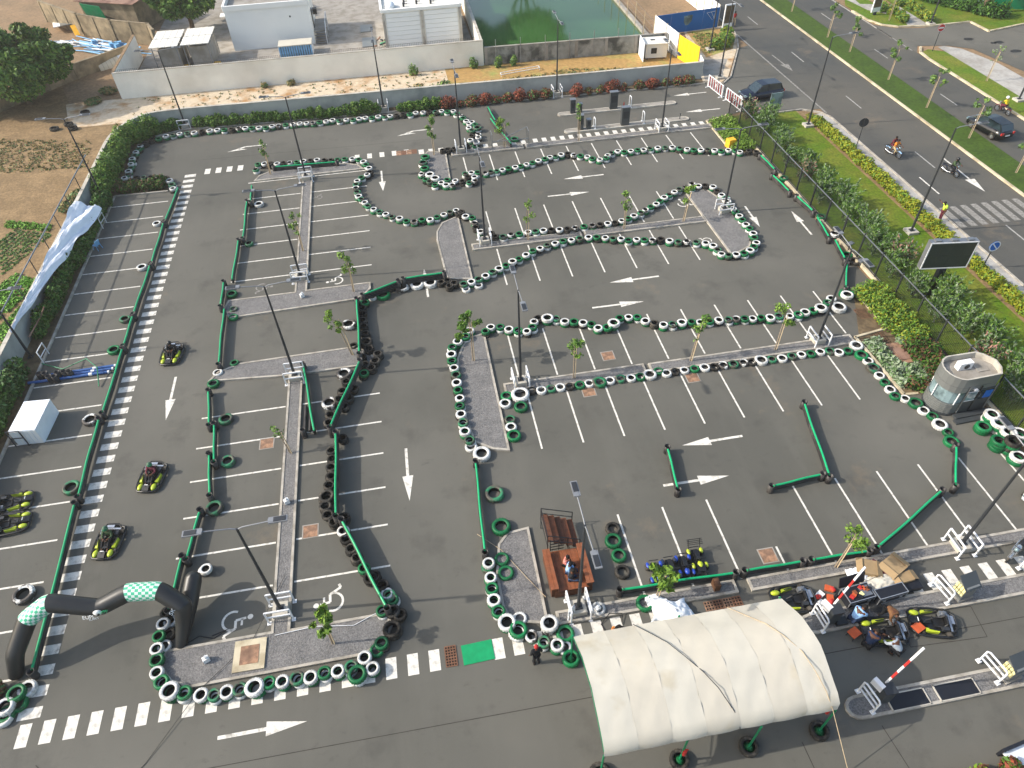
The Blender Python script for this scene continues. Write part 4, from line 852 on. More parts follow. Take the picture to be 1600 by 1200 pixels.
bush('low_bush', 'yellow-green clipped bushes beside the drain grates', 'bush', [(x, y) for y in np.arange(29.7, 35.6, .55) for x in np.arange(30.5 if y > 31 else 30.9, 32.1, .5)], .55, .55, 9500, .10, ('leaf_lime', 'leaf_lot', 'leaf_yellow', 'leaf_mid'), None, 61, zc=.5)
bush('low_bush', 'silvery grass-like plants round the square cover', 'bush', [(x, y) for y in np.arange(26.2, 30.6, .45) for x in np.arange(28.5, 31.0, .45) if not (29.3 < x < 30.6 and 27.9 < y < 30.4)], .34, .3, 5500, .16, ('leaf_grey', 'leaf_grey', 'leaf_olive'), None, 62, zc=.22)
bush('low_bush', 'dark brownish hedge block beside the kiosk', 'bush', [(x, y) for y in np.arange(25.6, 29.4, .5) for x in np.arange(30.6, 32.0, .5)]+[(29.4, 25.6), (30.0, 25.5), (28.9, 26.0)], .5, .6, 7000, .11, ('leaf_mid', 'leaf_dark', 'leaf_brown'), None, 63, zc=.55)
b = MB(); b.sheet([(30.5, 35.9), (28.2, 30.9), (28.3, 25.6), (32.2, 25.2), (32.4, 35.9)], .03); struct(b, 'planter_soil', 'soil_dark')
kerbline([(30.4, 36.0), (30.45, 31.4), (27.95, 31.0), (28.15, 25.5), (30.2, 25.3)], m='kerb_pale')
b = MB(); b.box((29.95, 28.9, .12), (1.25, 1.9, .12), 0, 0); b.box((30.0, 28.8, .19), (.8, 1.1, .03), 0, 1); tag(b.build('service_cover', ['rust_lid', 'rust']), 'square brown service cover among the silvery plants', 'cover')
b = MB(); b.sheet([(30.2, 64.2), (30.3, 57.2), (32.4, 56.6), (32.4, 64.3)], .02); struct(b, 'planter_soil', 'soil_dark')
YH = [(y, y+1.25) for y in np.arange(12, 61, 1.35)]
for k, (a, b_) in enumerate(YH):
    bush('hedge_bush', f'yellow-green clipped bush of the pavement hedge, {nth(k)} from the bottom', 'bush', [(40.35, a+.1), (40.4, a+.65), (40.35, b_-.05)], .55, .5, 850, .12, ('leaf_yellow', 'leaf_lime', 'leaf_yellow'), 'yellow-green bushes beside the pavement', 100+k, zc=.42)
OL = [(34.3, 63.6, 1.1), (35.6, 62.0, 1.2), (34.2, 60.2, 1.2), (35.3, 58.3, .9), (34.2, 56.4, 1.1), (34.0, 54.0, .9), (35.1, 52.9, 1.0), (34.0, 51.2, 1.0), (35.0, 49.3, 1.1), (33.9, 47.6, 1.1), (35.2, 46.2, 1.3), (34.3, 44.0, 1.2), (34.7, 41.8, 1.3), (34.2, 39.8, 1.2), (35.3, 38.3, 1.1), (34.0, 36.9, 1.0), (34.3, 34.6, 1.1), (35.6, 32.9, 1.3), (34.2, 31.8, 1.1), (34.9, 30.0, 1.3), (35.7, 28.4, 1.2), (34.3, 27.0, 1.1), (35.4, 25.5, 1.2), (34.2, 24.0, 1.0), (34.9, 22.2, 1.1), (34.3, 20.3, 1.0)]
for k, (x, y, s_) in enumerate(OL):
    t = thing('verge_shrub', f'loose {"tall" if s_ > 1.15 else "low"} shrub behind the fence, {nth(k)} from the entrance', 'shrub', (x, y, .05), 0, 'shrubs behind the picket fence')
    bs = [(0, 0), (.45*s_, .35), (-.35, -.45*s_), (.2, .6*s_), (-.2, .3), (.5, -.4)]
    q, mi = sprays(bs, int(60*s_), 1.45*s_, .75*s_, int(1500*s_), .13, 4, 150+k)
    ms = ['leaf_olive', 'leaf_mid', 'leaf_lot', 'leaf_grey'] if k % 7 else ['leaf_olive', 'leaf_pink', 'leaf_grey', 'leaf_mid']
    m = MB(); m.quads(q, mi.tolist()); m.build('foliage', ms, t)
    m = MB()
    for (a_, b_) in bs:
        for e in range(3): m.tube([(a_, b_, 0), (a_+random.uniform(-.3, .3), b_+random.uniform(-.3, .3), .9*s_)], [.02, .008], 4, caps=False)
    m.build('stems', 'bark_dark', t)
for k, y in enumerate(np.arange(52, 74, 1.55)):
    bush('hedge_bush', f'yellowish bush on the far verge, {nth(k)} from the side road', 'bush', [(63.0, 125-y-52.5+.5), (62.9, 125-y-51.6)], .6, .5, 450, .16, ('leaf_yellow', 'leaf_lot', 'leaf_mid'), 'bushes on the far verge', 200+k)
for k, (x, y) in enumerate(((63.5, 88.5), (63.9, 87.2), (64.2, 85.8), (63.7, 84.4), (66.8, 90), (67.1, 88.2), (67.3, 86.6), (67.0, 85.0), (66.9, 83.6))):
    bush('hedge_bush', f'yellowish bush by the angled path, {nth(k)} in line', 'bush', [(x, y), (x+.3, y+.6)], .65, .55, 450, .17, ('leaf_yellow', 'leaf_lot', 'leaf_mid'), 'bushes by the angled path', 230+k)
bush('hedge', 'dark hedge in front of the pale wall at the top right', 'hedge', lerp_pts((70.2, 92.5), (75.6, 82.6), .6, .2)+lerp_pts((71.2, 92.5), (76.4, 83.2), .6, .2), .9, .8, 6500, .2, ('leaf_mid', 'leaf_dark'), None, 240)
bush('bush', 'green bush at the entrance corner near the kerb', 'bush', [(39.3, 82.2), (40.2, 83.2), (38.4, 82.0), (40.6, 84.6)], .9, .7, 1800, .17, ('leaf_lot', 'leaf_mid', 'leaf_yellow'), None, 241)
for k, (x, y) in enumerate(((-14.6, 83.3), (-11.6, 83.2), (2.2, 82.7), (9.2, 83.0), (12.0, 82.6), (13.8, 82.6), (5.3, 78.6), (2.3, 78.2), (-32, 86), (-33, 83.5), (-29.5, 62.2), (-29.9, 60.5))):
    bush('weed', ['weeds at the foot of the white wall', 'low weed by the white wall', 'slim weed by the white wall', 'tall green weed near the wall corner', 'leafy weed before the mouldy wall', 'pale shrub before the mouldy wall', 'round grey-green tuft on the dry strip', 'small dry tuft on the sand', 'dry scrub by the compound corner', 'dead scrub beside the big tree', 'dry weeds behind the railing', 'dusty weeds behind the railing end'][k], 'weed', [(x, y), (x+.3, y+.1)], .35 if k < 6 else .8, .7 if k in (2, 3, 4, 5) else .35, 260 if k < 8 else 900, .14, ('leaf_lot', 'leaf_olive') if k in (2, 3, 4, 5, 6) else ('leaf_olive', 'leaf_dry'), 'weeds on the waste ground', 250+k)
def big_tree(x, y, h, cr, label, n, leaf, mats, seed, trunk_h=None, squash=.8, k=9):
    g = random.Random(seed); t = thing('tree', label, 'tree', (x, y, 0)); th = trunk_h or h*.35
    m = MB(); m.tube([(0, 0, 0), (.1, .1, th*.5), (0, 0, th)], [.35, .28, .24], 8); cs = []; rs = []; zc = h-cr*squash*.75
    for i in range(k):
        a = 6.28*i/k+g.uniform(-.3, .3); d = cr*g.uniform(.35, .7); z = zc+g.uniform(-.4, .35)*cr*squash
        e = Vector((math.cos(a)*d, math.sin(a)*d, z)); m.tube([(0, 0, th*.9), e*.5+Vector((0, 0, th*.35)), e], [.16, .1, .04], 5); r = cr*g.uniform(.34, .46); cs.append(e); rs.append((r, r, r*squash*.8))
    for i in range(k*9):
        u = g.uniform(-.25, 1); a = g.uniform(0, 6.28); rr = math.sqrt(max(0, 1-u*u)); d = cr*rr*g.uniform(.72, 1.0); r = cr*g.uniform(.09, .19)
        cs.append(Vector((math.cos(a)*d, math.sin(a)*d, zc+u*cr*squash*.75*g.uniform(.8, 1.08)))); rs.append((r*1.2, r*1.2, r*.7))
    m.build('trunk', 'bark_dark', t)
    m = MB(); q, mi = leaves(cs, rs, n, leaf, len(mats), 1, seed, up=.3); m.quads(q, mi.tolist()); m.build('crown', list(mats), t); return t
big_tree(-40.0, 85.0, 7.6, 5.6, 'big dense green tree at the left edge', 30000, .24, ('leaf_mid', 'leaf_dark', 'leaf_mid', 'leaf_lot'), 301)
big_tree(-25.2, 104.5, 6.5, 4.3, 'tree behind the corrugated shelters', 16000, .26, ('leaf_mid', 'leaf_dark', 'leaf_lot'), 302)
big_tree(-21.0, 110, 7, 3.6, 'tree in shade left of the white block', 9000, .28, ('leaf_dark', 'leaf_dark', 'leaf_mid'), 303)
for k, (x, y, h, cr) in enumerate(((13.0, 132, 17, 6.5), (24.5, 133, 18, 7), (5, 140, 16, 6.5))):
    big_tree(x, y, h, cr, ['tree beyond the pond, mirrored at its left', 'tree beyond the pond, mirrored at its middle', 'tree beyond the pond behind the white buildings'][k], 9000, .5, ('leaf_dark', 'leaf_mid'), 310+k)
# ================================================================ walls
def wall(name, label, cat, pts, h, th, mats, cope=.06, piers=None, z0=0, hs=None):
    x0, y0 = pts[0]; t = thing(name, label, cat, (x0, y0, 0))
    m = MB()
    for i in range(len(pts)-1):
        a = Vector((pts[i][0]-x0, pts[i][1]-y0, z0+h/2)); b = Vector((pts[i+1][0]-x0, pts[i+1][1]-y0, z0+h/2)); m.bar(a, b+(b-a).normalized()*.0, th, h)
    m.build('wall_body', mats[0], t)
    if cope:
        m = MB()
        for i in range(len(pts)-1):
            a = Vector((pts[i][0]-x0, pts[i][1]-y0, z0+h+cope/2+.003)); b = Vector((pts[i+1][0]-x0, pts[i+1][1]-y0, z0+h+cope/2+.003)); d = (b-a).normalized()*.02; m.bar(a-d, b+d, th+.08, cope)
        m.build('coping', mats[1], t)
    if piers:
        for i in range(len(pts)-1):
            a = Vector(pts[i]); b = Vector(pts[i+1]); n = int((b-a).length/piers)
            for k in range(n+1):
                p = a+(b-a)*k/max(1, n); m = MB(); m.box((p.x-x0, p.y-y0, z0+h/2+.02), (.34, th+.16, h+.1), math.atan2(b.y-a.y, b.x-a.x)); m.build('pier', mats[2], t)
    return t
curve = [(-27.75, -12), (-27.75, 40), (-27.75, 60), (-27.8, 69)]+[(-27.8+.9*(1-math.cos(a))*4.2, 69+6.2*math.sin(a)) for a in np.linspace(.2, 1.57, 8)]+[(-21.5, 75.35), (-10, 75.0), (5, 74.65), (20, 74.25), (33.45, 74.1)]
wall('perimeter_wall', 'long low grey painted wall curving round the back of the car park', 'wall', curve, 1.75, .22, ('grey_wall', 'concrete_pale'))
wall('compound_wall', 'tall white wall along the sandy strip', 'wall', [(-30.0, 84.1), (10.6, 83.75)], 2.75, .25, ('white_wall', 'concrete_pale'), .05)
wall('compound_wall', 'white side wall of the compound at its left end', 'wall', [(-30.0, 84.25), (-30.1, 96)], 2.75, .25, ('white_wall', 'dirt'), .06)
wall('compound_wall', 'white side wall between the second building and the pond', 'wall', [(10.5, 83.9), (10.9, 112)], 2.5, .25, ('white_wall', 'concrete_pale'), .05)
wall('pond_wall', 'mouldy grey concrete panel wall in front of the pond', 'wall', [(10.9, 83.8), (32.2, 83.0)], 1.9, .2, ('mouldy_wall', 'concrete', 'concrete'), .07, piers=3.55)
wall('boundary_wall', 'old brown block wall behind the blue pipe heap', 'wall', [(-46, 114), (-39.5, 107), (-34.5, 103.2), (-29.4, 100.5), (-28.3, 98)], 2.6, .25, ('old_wall', 'old_wall', 'old_wall'), .05, piers=2.4)
wall('boundary_wall', 'old brown wall running behind the big tree', 'wall', [(-50, 74.5), (-36.5, 91.5), (-30.8, 96.8)], 1.6, .25, ('old_wall', 'old_wall', 'old_wall'), .05, piers=5)
# spikes on the white wall: wire rods
m = MB()
for i in range(200): m.bar((-29.5+i*.2, 84, 2.8), (-29.5+i*.2, 84.0, 3.12), .02)
for z in (2.95, 3.1): m.bar((-30, 84.0, z), (10.3, 83.8, z), .012)
m.shift(-10, 84); o = m.build('wire_guard', 'black_metal', kind=None); o.location = (-10, 84, 0); tag(o, 'thin wire guard along the top of the white wall', 'wire guard')
# railing standing on the perimeter wall, left
t = thing('wall_railing', 'sloping pipe railing with chain-link along the left wall top', 'railing', (-27.75, 52, 1.8))
m = MB(); m.tube([(-.1, -14, 1.25), (-.05, 12, 1.3)], .05, 8); m.build('top_rail', 'grey_metal', t)
for k in range(9):
    m = MB(); m.cyl((-.08, -13.5+3.1*k, -.1), (-.08, -13.5+3.1*k, 1.26), .04, n=6); m.build('post', 'pole', t)
# white hoardings and plastic by the entrance corner
def panel(name, label, a, b, h, m_, th=.06, z0=.05, posts=True, cat='hoarding', back=None, ribs=0):
    x0, y0 = a; t = thing(name, label, cat, (x0, y0, 0)); d = Vector((b[0]-a[0], b[1]-a[1], 0)); L = d.length; d.normalize(); nr = Vector((-d.y, d.x, 0))
    if ribs:
        n = ribs
        for i in range(n):
            m = MB(); p0 = d*(L*i/n+.02); p1 = d*(L*(i+1)/n-.02); m.bar(p0+Vector((0, 0, z0+h/2)), p1+Vector((0, 0, z0+h/2)), th, h); m.build('panel', m_, t)
    else:
        m = MB(); m.bar(Vector((0, 0, z0+h/2)), d*L+Vector((0, 0, z0+h/2)), th, h); m.build('panel', m_, t)
    if posts:
        n = max(2, int(L/2.2))
        for i in range(n+1):
            m = MB(); p = d*(L*i/n)+nr*(th/2+.04); m.bar(p, p+Vector((0, 0, h+.15)), .07); m.build('post', 'stake', t)
    return t
panel('hoarding', 'bright yellow sheet hoarding at the end of the dry strip', (32.9, 80.3), (33.75, 76.2), 2.5, 'hoard_yellow', ribs=5)
panel('hoarding', 'white sheet hoarding joining the yellow and blue ones', (32.2, 87.0), (32.85, 80.5), 2.6, 'white_panel', ribs=4)
panel('hoarding', 'short white sheet beside the yellow hoarding', (34.1, 77.2), (33.7, 74.6), 1.7, 'white_panel', posts=False)
tb = panel('hoarding', 'blue printed hoarding beside the road corner', (32.4, 87.6), (41.1, 88.7), 2.3, 'hoard_blue', ribs=4)
m = MB(); ang = math.atan2(1.1, 8.7)
def onblue(u, z, s=.045): return Vector((math.cos(ang)*u+math.sin(ang)*s, math.sin(ang)*u-math.cos(ang)*s, z))
for poly in ([(3.9, 1.9), (5.1, 1.95), (5.0, 1.2), (4.6, .8), (4.2, .8), (3.95, 1.2)],): m.add([onblue(*p) for p in poly], [tuple(range(len(poly)))])
m.build('printed_crest', 'glass_pale', tb)
m = MB()
for a_, b_ in (((7.0, 1.9), (8.2, 2.0)), ((8.2, 2.0), (8.1, 1.1)), ((7.0, 1.9), (7.9, 1.0)), ((7.6, 1.95), (8.1, 1.2))): m.bar(onblue(*a_), onblue(*b_), .05, .02)
m.build('printed_lines', 'white_panel', tb)
panel('hoarding', 'long white hoarding running up the roadside beyond the blue one', (41.3, 89.0), (39.9, 128), 2.4, 'white_panel', ribs=10)
b = MB(); b.sheet([(32.8, 90), (40.5, 91), (39, 128), (30.5, 125)], .02); struct(b, 'dirt_track', 'dirt')
b = MB(); b.sheet([(10.6, 84.4), (31.4, 83.7), (31.6, 128), (11, 128)], -.004); struct(b, 'pond_water', 'water')
kerbline([(31.6, 83.6), (31.9, 128)], .5, .35, 'concrete', 'pond_bank')
t = thing('pond_fence', 'tall wire fence with thin posts round the pond', 'fence', (21, 83.6, 0))
for k in range(8):
    m = MB(); m.cyl((-9+k*2.9, -.35, 0), (-9+k*2.9, -.35, 2.9), .045, n=5); m.build('post', 'grey_metal', t)
for k in range(10):
    m = MB(); m.cyl((10.3+.03*k, 1.2+k*3.6, 0), (10.3+.03*k, 1.2+k*3.6, 2.8), .045, n=5); m.build('post', 'stake', t)
m = MB(); 
for z in (1.2, 2.0, 2.7): m.bar((10.3, .5, z), (10.6, 38, z), .015)
m.build('wire', 'grey_metal', t)
t = thing('shallow_trough', 'white pipe frame lying on the dry grass by the pond wall', 'frame', (14, 80.7, .05))
m = MB(); 
for a_, b_ in (((-2, -.4), (2.6, .5)), ((-2, -1.0), (2.6, -.1)), ((-2, -.4), (-2, -1.0)), ((2.6, .5), (2.6, -.1))): m.bar((*a_, .25), (*b_, .25), .06)
for a_ in ((-2, -.4), (2.6, .5), (-2, -1.0), (2.6, -.1)): m.bar((*a_, 0), (*a_, .25), .06)
m.build('pipe_frame', 'white_steel', t)
# small white cabin
t = thing('cabin', 'small white site cabin with a square hatch on the dry strip', 'cabin', (30.5, 81.6, 0), R_(-6))
m = MB(); m.box((0, 0, .9), (2.5, 2.0, 1.5)); m.build('cabin_body', 'white_panel', t)
m = MB(); m.box((0, 0, 1.72), (2.8, 2.3, .09)); m.build('roof', 'roof_sheet', t)
m = MB(); m.box((-.3, -1.015, .95), (.65, .05, .6)); m.build('hatch', 'black_metal', t)
m = MB(); m.box((-.3, .1, 1.79), (.5, .25, .06)); m.build('roof_vent', 'pole', t)
m = MB(); m.box((-1.62, -.4, 1.05), (.07, 2.6, 2.1)); m.build('side_panel', 'tarp_white', t)
for sx in (-1, 1):
    m = MB(); m.box((sx*1.0, 0, .075), (.2, 1.9, .15)); m.build('skid', 'wood_dark', t)
# white buildings
def building1():
    t = thing('white_building', 'plain white block with a flat parapet roof behind the wall', 'building', (-14, 99, 0))
    W, D, H_ = 9.9, 7.2, 4.55
    m = MB(); m.box((0, .4, H_/2), (W, D, H_)); m.build('wall', 'white_panel', t)
    for a_, b_ in (((-W/2, -D/2+.4), (W/2, -D/2+.4)), ((-W/2, D/2+.4), (W/2, D/2+.4)), ((-W/2, -D/2+.4), (-W/2, D/2+.4)), ((W/2, -D/2+.4), (W/2, D/2+.4))):
        m = MB(); m.bar((*a_, H_+.28), (*b_, H_+.28), .26, .55); m.build('parapet', 'white_panel', t)
    m = MB(); m.box((0, .4, H_+.02), (W-.3, D-.3, .03)); m.build('roof', 'concrete', t)
    m = MB(); m.box((-W/2-.45, -1.2, 3.6), (.9, 1.2, .12)); m.build('canopy', 'white_panel', t)
    m = MB(); m.box((W/2+.8, .2, 1.1), (1.5, 4.6, .1)); m.build('landing', 'concrete', t)
    for k in range(5):
        m = MB(); m.box((W/2+.8, -2.3-.28*k, 1.0-.22*k), (1.4, .28, .06)); m.build('stair_tread', 'grey_metal', t)
    for y in (-3.6, -1.0, 1.6, 2.4):
        m = MB(); m.bar((W/2+1.52, y, 0), (W/2+1.52, y, 2.0 if y > -3 else 1.0), .06); m.build('handrail_post', 'white_steel', t)
    m = MB(); m.bar((W/2+1.52, 2.4, 2.0), (W/2+1.52, -1.8, 2.0), .06); m.bar((W/2+1.52, -1.8, 2.0), (W/2+1.52, -3.6, 1.0), .06); m.build('handrail', 'white_steel', t)
    m = MB(); m.box((W/2+.03, -.4, 2.2), (.06, 1.1, 2.1)); m.build('door', 'kiosk_dark', t)
    m = MB(); m.box((W/2+.35, .9, 2.6), (.5, .8, .6)); m.build('wall_unit', 'black_metal', t)
    m = MB(); m.box((2.6, -D/2+.37, 3.4), (.18, .06, .18)); m.build('wall_fitting', 'pole', t)
building1()
t = thing('gas_cylinder_rack', 'low store with cream roof and blue slatted front by the white block', 'store', (-11.2, 93.0, 0))
m = MB(); m.box((0, 0, 1.3), (4.0, 2.1, .1)); m.build('roof', 'canvas', t)
for k in range(14):
    m = MB(); m.box((-1.85+.285*k, -.98, .62), (.17, .06, 1.2)); m.build('slat', 'pipe_light_blue', t)
m = MB(); m.box((0, .1, .6), (3.8, 1.8, 1.15)); m.build('store_body', 'glass_pale', t)
for s_ in (-1, 1):
    m = MB(); m.box((s_*1.95, 0, .6), (.1, 2.0, 1.2)); m.build('end_panel', 'white_steel', t)
def building2():
    t = thing('white_building', 'white clad building with ribbed front panels beside the pond wall', 'building', (4.4, 96.5, 0))
    W, D, H_ = 9.5, 10, 4.2
    m = MB(); m.box((0, 0, H_/2), (W, D, H_)); m.build('wall', 'white_wall', t)
    for s_ in (-1, 1):
        for k in range(8):
            m = MB(); m.box((s_*2.3, -D/2-.03, .3+.5*k), (4.0, .07, .46)); m.build('cladding_panel', 'white_panel', t)
    for x in (-4.6, 0, 4.6):
        m = MB(); m.box((x, -D/2-.06, H_/2-.05), (.3, .16, H_-.1)); m.build('column', 'concrete_pale', t)
    for a_, b_ in (((-W/2, -D/2), (W/2, -D/2)), ((-W/2, D/2), (W/2, D/2)), ((-W/2, -D/2), (-W/2, D/2)), ((W/2, -D/2), (W/2, D/2))):
        m = MB(); m.bar((*a_, H_+.15), (*b_, H_+.15), .3, .32); m.build('parapet', 'white_panel', t)
    m = MB(); m.box((0, 0, H_+.03), (W-.4, D-.4, .04)); m.build('roof', 'roof_sheet', t)
    for x, y in ((-2.0, -3.6), (-1.9, -2.6), (1.3, -3.4), (1.35, -2.3), (-.4, -3.0)):
        m = MB(); m.cyl((x, y, H_+.05), (x, y, H_+.5), .12, n=8); m.box((x+.2, y, H_+.35), (.5, .08, .08)); m.build('roof_pipe', 'pole', t)
    m = MB(); m.ball((-3.6, -3.5, H_+.3), .7, sc_=(.8, 1.2, .6)); m.build('roof_cover', 'tarp_white', t)
building2()
for k, (x, y) in enumerate(((-25.6, 92.9), (-22.1, 93.0))):
    t = thing('shelter', ['corrugated white shelter nearer the compound corner', 'corrugated white shelter nearer the white block'][k], 'shelter', (x, y, 0), 0, 'corrugated shelters')
    for s_ in (-1, 1):
        for j in range(9):
            m = MB(); m.box((-1.42+.355*j, s_*1.5, 3.0-.02*s_), (.33, 2.75, .05 if j % 2 else .08)); m.build('roof_sheet', 'roof_sheet', t)
    m = MB(); m.box((.2, .1, 1.3), (2.3, 4.2, 2.4)); m.build('cabinet', 'concrete', t)
    for sx in (-1, 1):
        for sy in (-1, 1):
            m = MB(); m.bar((sx*1.35, sy*2.6, 0), (sx*1.35, sy*2.6, 2.9), .09); m.build('leg', 'grey_metal', t)
    m = MB(); m.box((1.6, -1.9, .35), (.9, .7, .3)); m.build('step', 'yellow_box', t)
for k, (x, y, w_, h_) in enumerate(((-2.4, 94.5, 1.7, 3.2), (-2.6, 99.6, 1.5, 2.6))):
    m = MB(); m.box((0, 0, .06), (w_, h_, .1)); o = m.build('slab', 'kiosk_grey'); o.location = (x, y, 0); tag(o, ['grey equipment slab between the white buildings, nearer', 'grey equipment slab between the white buildings, farther'][k], 'slab')
m = MB(); m.box((0, 0, .06), (5.5, 2.4, .02)); 
t = thing('clutter_pile', 'dark pipes and valves piled beside the ribbed building', 'pipe fittings', (-.9, 93.2, 0)); g = random.Random(2)
for k in range(10):
    m = MB(); a = Vector((g.uniform(-.6, .6), g.uniform(-1, 1), g.uniform(.1, .5))); m.cyl(a, a+Vector((g.uniform(-.7, .7), g.uniform(-.7, .7), .1)), .1, n=6); m.build('pipe', ['pole', 'rust', 'pipe_green'][k % 3], t)
t = thing('shed', 'rusty corrugated roof beyond the block wall', 'shed', (-34.6, 110.5, 0), R_(-24))
for k in range(9):
    m = MB(); m.box((-4+1.0*k, 0, 3.6), (.97, 6.5, .07), 0, 0, R_(3)); m.build('roof_sheet', 'rust', t)
m = MB(); m.box((0, 0, 1.7), (8.2, 5.6, 3.4)); m.build('wall', 'old_wall', t)
t = thing('shade_net', 'green netting hung behind the block wall', 'netting', (-37.6, 108, 0), R_(-35))
for k in range(4):
    m = MB(); m.box((-1.35+.9*k, 0, 2.3), (.86, .05, 2.0), 0, 0, R_(14)); m.build('net_panel', 'pipe_green_dark', t)
# blue pipe heap: every length a part
t = thing('pipe_heap', 'heap of light blue pipes and frames on the dirt', 'pipe heap', (-36.0, 101.0, 0)); g = random.Random(9)
for k in range(70):
    m = MB(); a = R_(g.gauss(-32, 9)); L = g.uniform(2, 5.5); c = Vector((g.gauss(0, 2.0), g.gauss(0, .9)-g.gauss(0, .2), .12+.5*g.random())); c.y -= c.x*.62
    d = Vector((math.cos(a), math.sin(a), g.uniform(-.04, .04)))*L/2; m.cyl(c-d, c+d, g.uniform(.05, .09), n=6); m.build('pipe', ['pipe_light_blue', 'pipe_light_blue', 'pipe_light_blue', 'grey_metal', 'white_steel'][k % 5], t)
for k in range(6):
    m = MB(); x = g.uniform(-1.0, 3.0); m.box((x, -x*.62+g.uniform(-.5, .8), .7), (.55, .5, .5), g.uniform(0, 1)); m.build('junction_box', 'pipe_light_blue', t)
t = thing('pipe_heap', 'flat stack of pale pipes at the top left', 'pipe heap', (-45.0, 104.8, 0))
for k in range(16):
    m = MB(); a = R_(g.gauss(-10, 3)); L = g.uniform(5, 8); c = Vector((g.uniform(-1, 1), g.uniform(-.9, .9), .1+.25*g.random())); d = Vector((math.cos(a), math.sin(a), 0))*L/2; m.cyl(c-d, c+d, .07, n=6); m.build('pipe', ['white_steel', 'grey_metal', 'pipe_light_blue'][k % 3], t)
t = thing('sheet_stack', 'leaning stack of grey and white sheets at the top left', 'sheets', (-44.0, 110.5, 0))
for k in range(8):
    m = MB(); m.box((.45*k, 0, .5+.04*k), (.42, 4.4, .08), R_(20), 0, R_(-8)); m.build('sheet', 'white_panel' if k < 2 else 'kiosk_grey', t)
m = MB(); m.box((0, 0, .8), (.6, 1.9, .12), R_(25), 0, R_(25)); o = m.build('board', 'yellow_box'); o.location = (-40.2, 106.4, 0); tag(o, 'yellow board leaning on the block wall', 'board')
t = thing('cover_hood', 'cream ribbed half-barrel canopy lying by the big tree', 'canopy', (-33.6, 95.0, 0), R_(32))
for k in range(7):
    m = MB(); n = 10; R = 1.25
    v0 = [(-1.6+.5*k, R*math.cos(math.pi*i/n), R*math.sin(math.pi*i/n)*.85) for i in range(n+1)]; v1 = [(p[0]+.46, p[1]*1.0, p[2]) for p in v0]; v2 = [(p[0], p[1]*.95, p[2]*.95) for p in v1]; v3 = [(p[0], p[1]*.95, p[2]*.95) for p in v0]
    N = n+1; m.add(v0+v1+v2+v3, [(i, i+1, N+i+1, N+i) for i in range(n)]+[(2*N+i, 2*N+i+1, 3*N+i+1, 3*N+i) for i in range(n)]+[(i, 3*N+i, 3*N+i+1, i+1) for i in range(n)]+[(N+i, N+i+1, 2*N+i+1, 2*N+i) for i in range(n)])
    m.build('hoop_panel', 'canvas' if k < 5 else 'tarp_white', t)
for k, (x, y) in enumerate(((-35.4, 77.5), (-34.2, 78.3), (-33.5, 77.2), (-33.2, 81.0))):
    o = bpy.data.objects.new('tyre', tyre_me('k', .45, .27)); col.objects.link(o); o.location = (x, y, .0); tag(o, ['old tyre on the dark ground left of the sand, leftmost', 'old tyre on the dark ground, nearest the big tree', 'old tyre on the dark ground nearest the sand', 'old tyre half buried in scrub by the compound'][k], 'tyre', 'old tyres on the waste ground')
# crops
def crop_rows(label, quad, n, leaf, mats, per, h, seed):
    "quad: corner ground points a-b (row starts) and c-d (row ends)"
    a, b, c, d = [Vector(P(*q)) for q in quad]; ps = []; g = np.random.default_rng(seed)
    for i in range(n):
        s_ = (i+.5)/n; p = a.lerp(b, s_); q = c.lerp(d, s_); k = int((q-p).length*per)
        tt = g.random(k); ps += [(p.x+(q.x-p.x)*u+g.normal()*.06, p.y+(q.y-p.y)*u+g.normal()*.06, h*.6) for u in tt]
    cx = sum(p[0] for p in ps)/len(ps); cy = sum(p[1] for p in ps)/len(ps)
    cs = [(p[0]-cx, p[1]-cy, p[2]) for p in ps]; q, mi = leaves(cs, [(.11, .11, h)]*len(cs), len(cs)*7, leaf, len(mats), 1, seed, up=.8)
    m = MB(); m.quads(q, mi.tolist()); o = m.build('crop_rows', list(mats), kind='stuff'); o.location = (cx, cy, 0); tag(o, label, 'crops')
crop_rows('rows of bright green lettuce at the left edge', [(-6, 450), (-4, 505), (24, 428), (66, 440)], 8, .13, ('leaf_lettuce', 'leaf_lettuce', 'leaf_mid'), 14, .1, 1)
crop_rows('more rows of bright green lettuce running to the wall', [(-4, 515), (2, 545), (66, 446), (50, 490)], 5, .13, ('leaf_lettuce', 'leaf_mid'), 14, .1, 2)
crop_rows('rows of dull seedlings on brown soil', [(-6, 380), (4, 432), (22, 358), (84, 366)], 9, .09, ('leaf_olive', 'leaf_lot'), 15, .05, 3)
crop_rows('narrow strip of bright seedlings at the field edge', [(6, 345), (10, 356), (80, 352), (80, 362)], 5, .12, ('leaf_lettuce', 'leaf_lime'), 9, .12, 4)
def tufts(label, poly_pts, n, leaf, mats, h, seed, name='dry_grass'):
    g = np.random.default_rng(seed); P_ = np.array(poly_pts); x0, y0 = P_.min(0); x1, y1 = P_.max(0); ps = []
    def inside(x, y):
        c = False; N = len(poly_pts)
        for i in range(N):
            (a, b), (c_, d) = poly_pts[i], poly_pts[i-1]
            if (b > y) != (d > y) and x < (c_-a)*(y-b)/(d-b)+a: c = not c
        return c
    while len(ps) < n:
        x = g.uniform(x0, x1); y = g.uniform(y0, y1)
        if inside(x, y): ps.append((x, y, h*.5))
    cx, cy = P_.mean(0); cs = [(p[0]-cx, p[1]-cy, p[2]) for p in ps]
    q, mi = leaves(cs, [(.18, .18, h)]*n, n*6, leaf, len(mats), 1, seed, up=-.2)
    m = MB(); m.quads(q, mi.tolist()); o = m.build(name, list(mats), kind='stuff'); o.location = (cx, cy, 0); tag(o, label, 'grass')
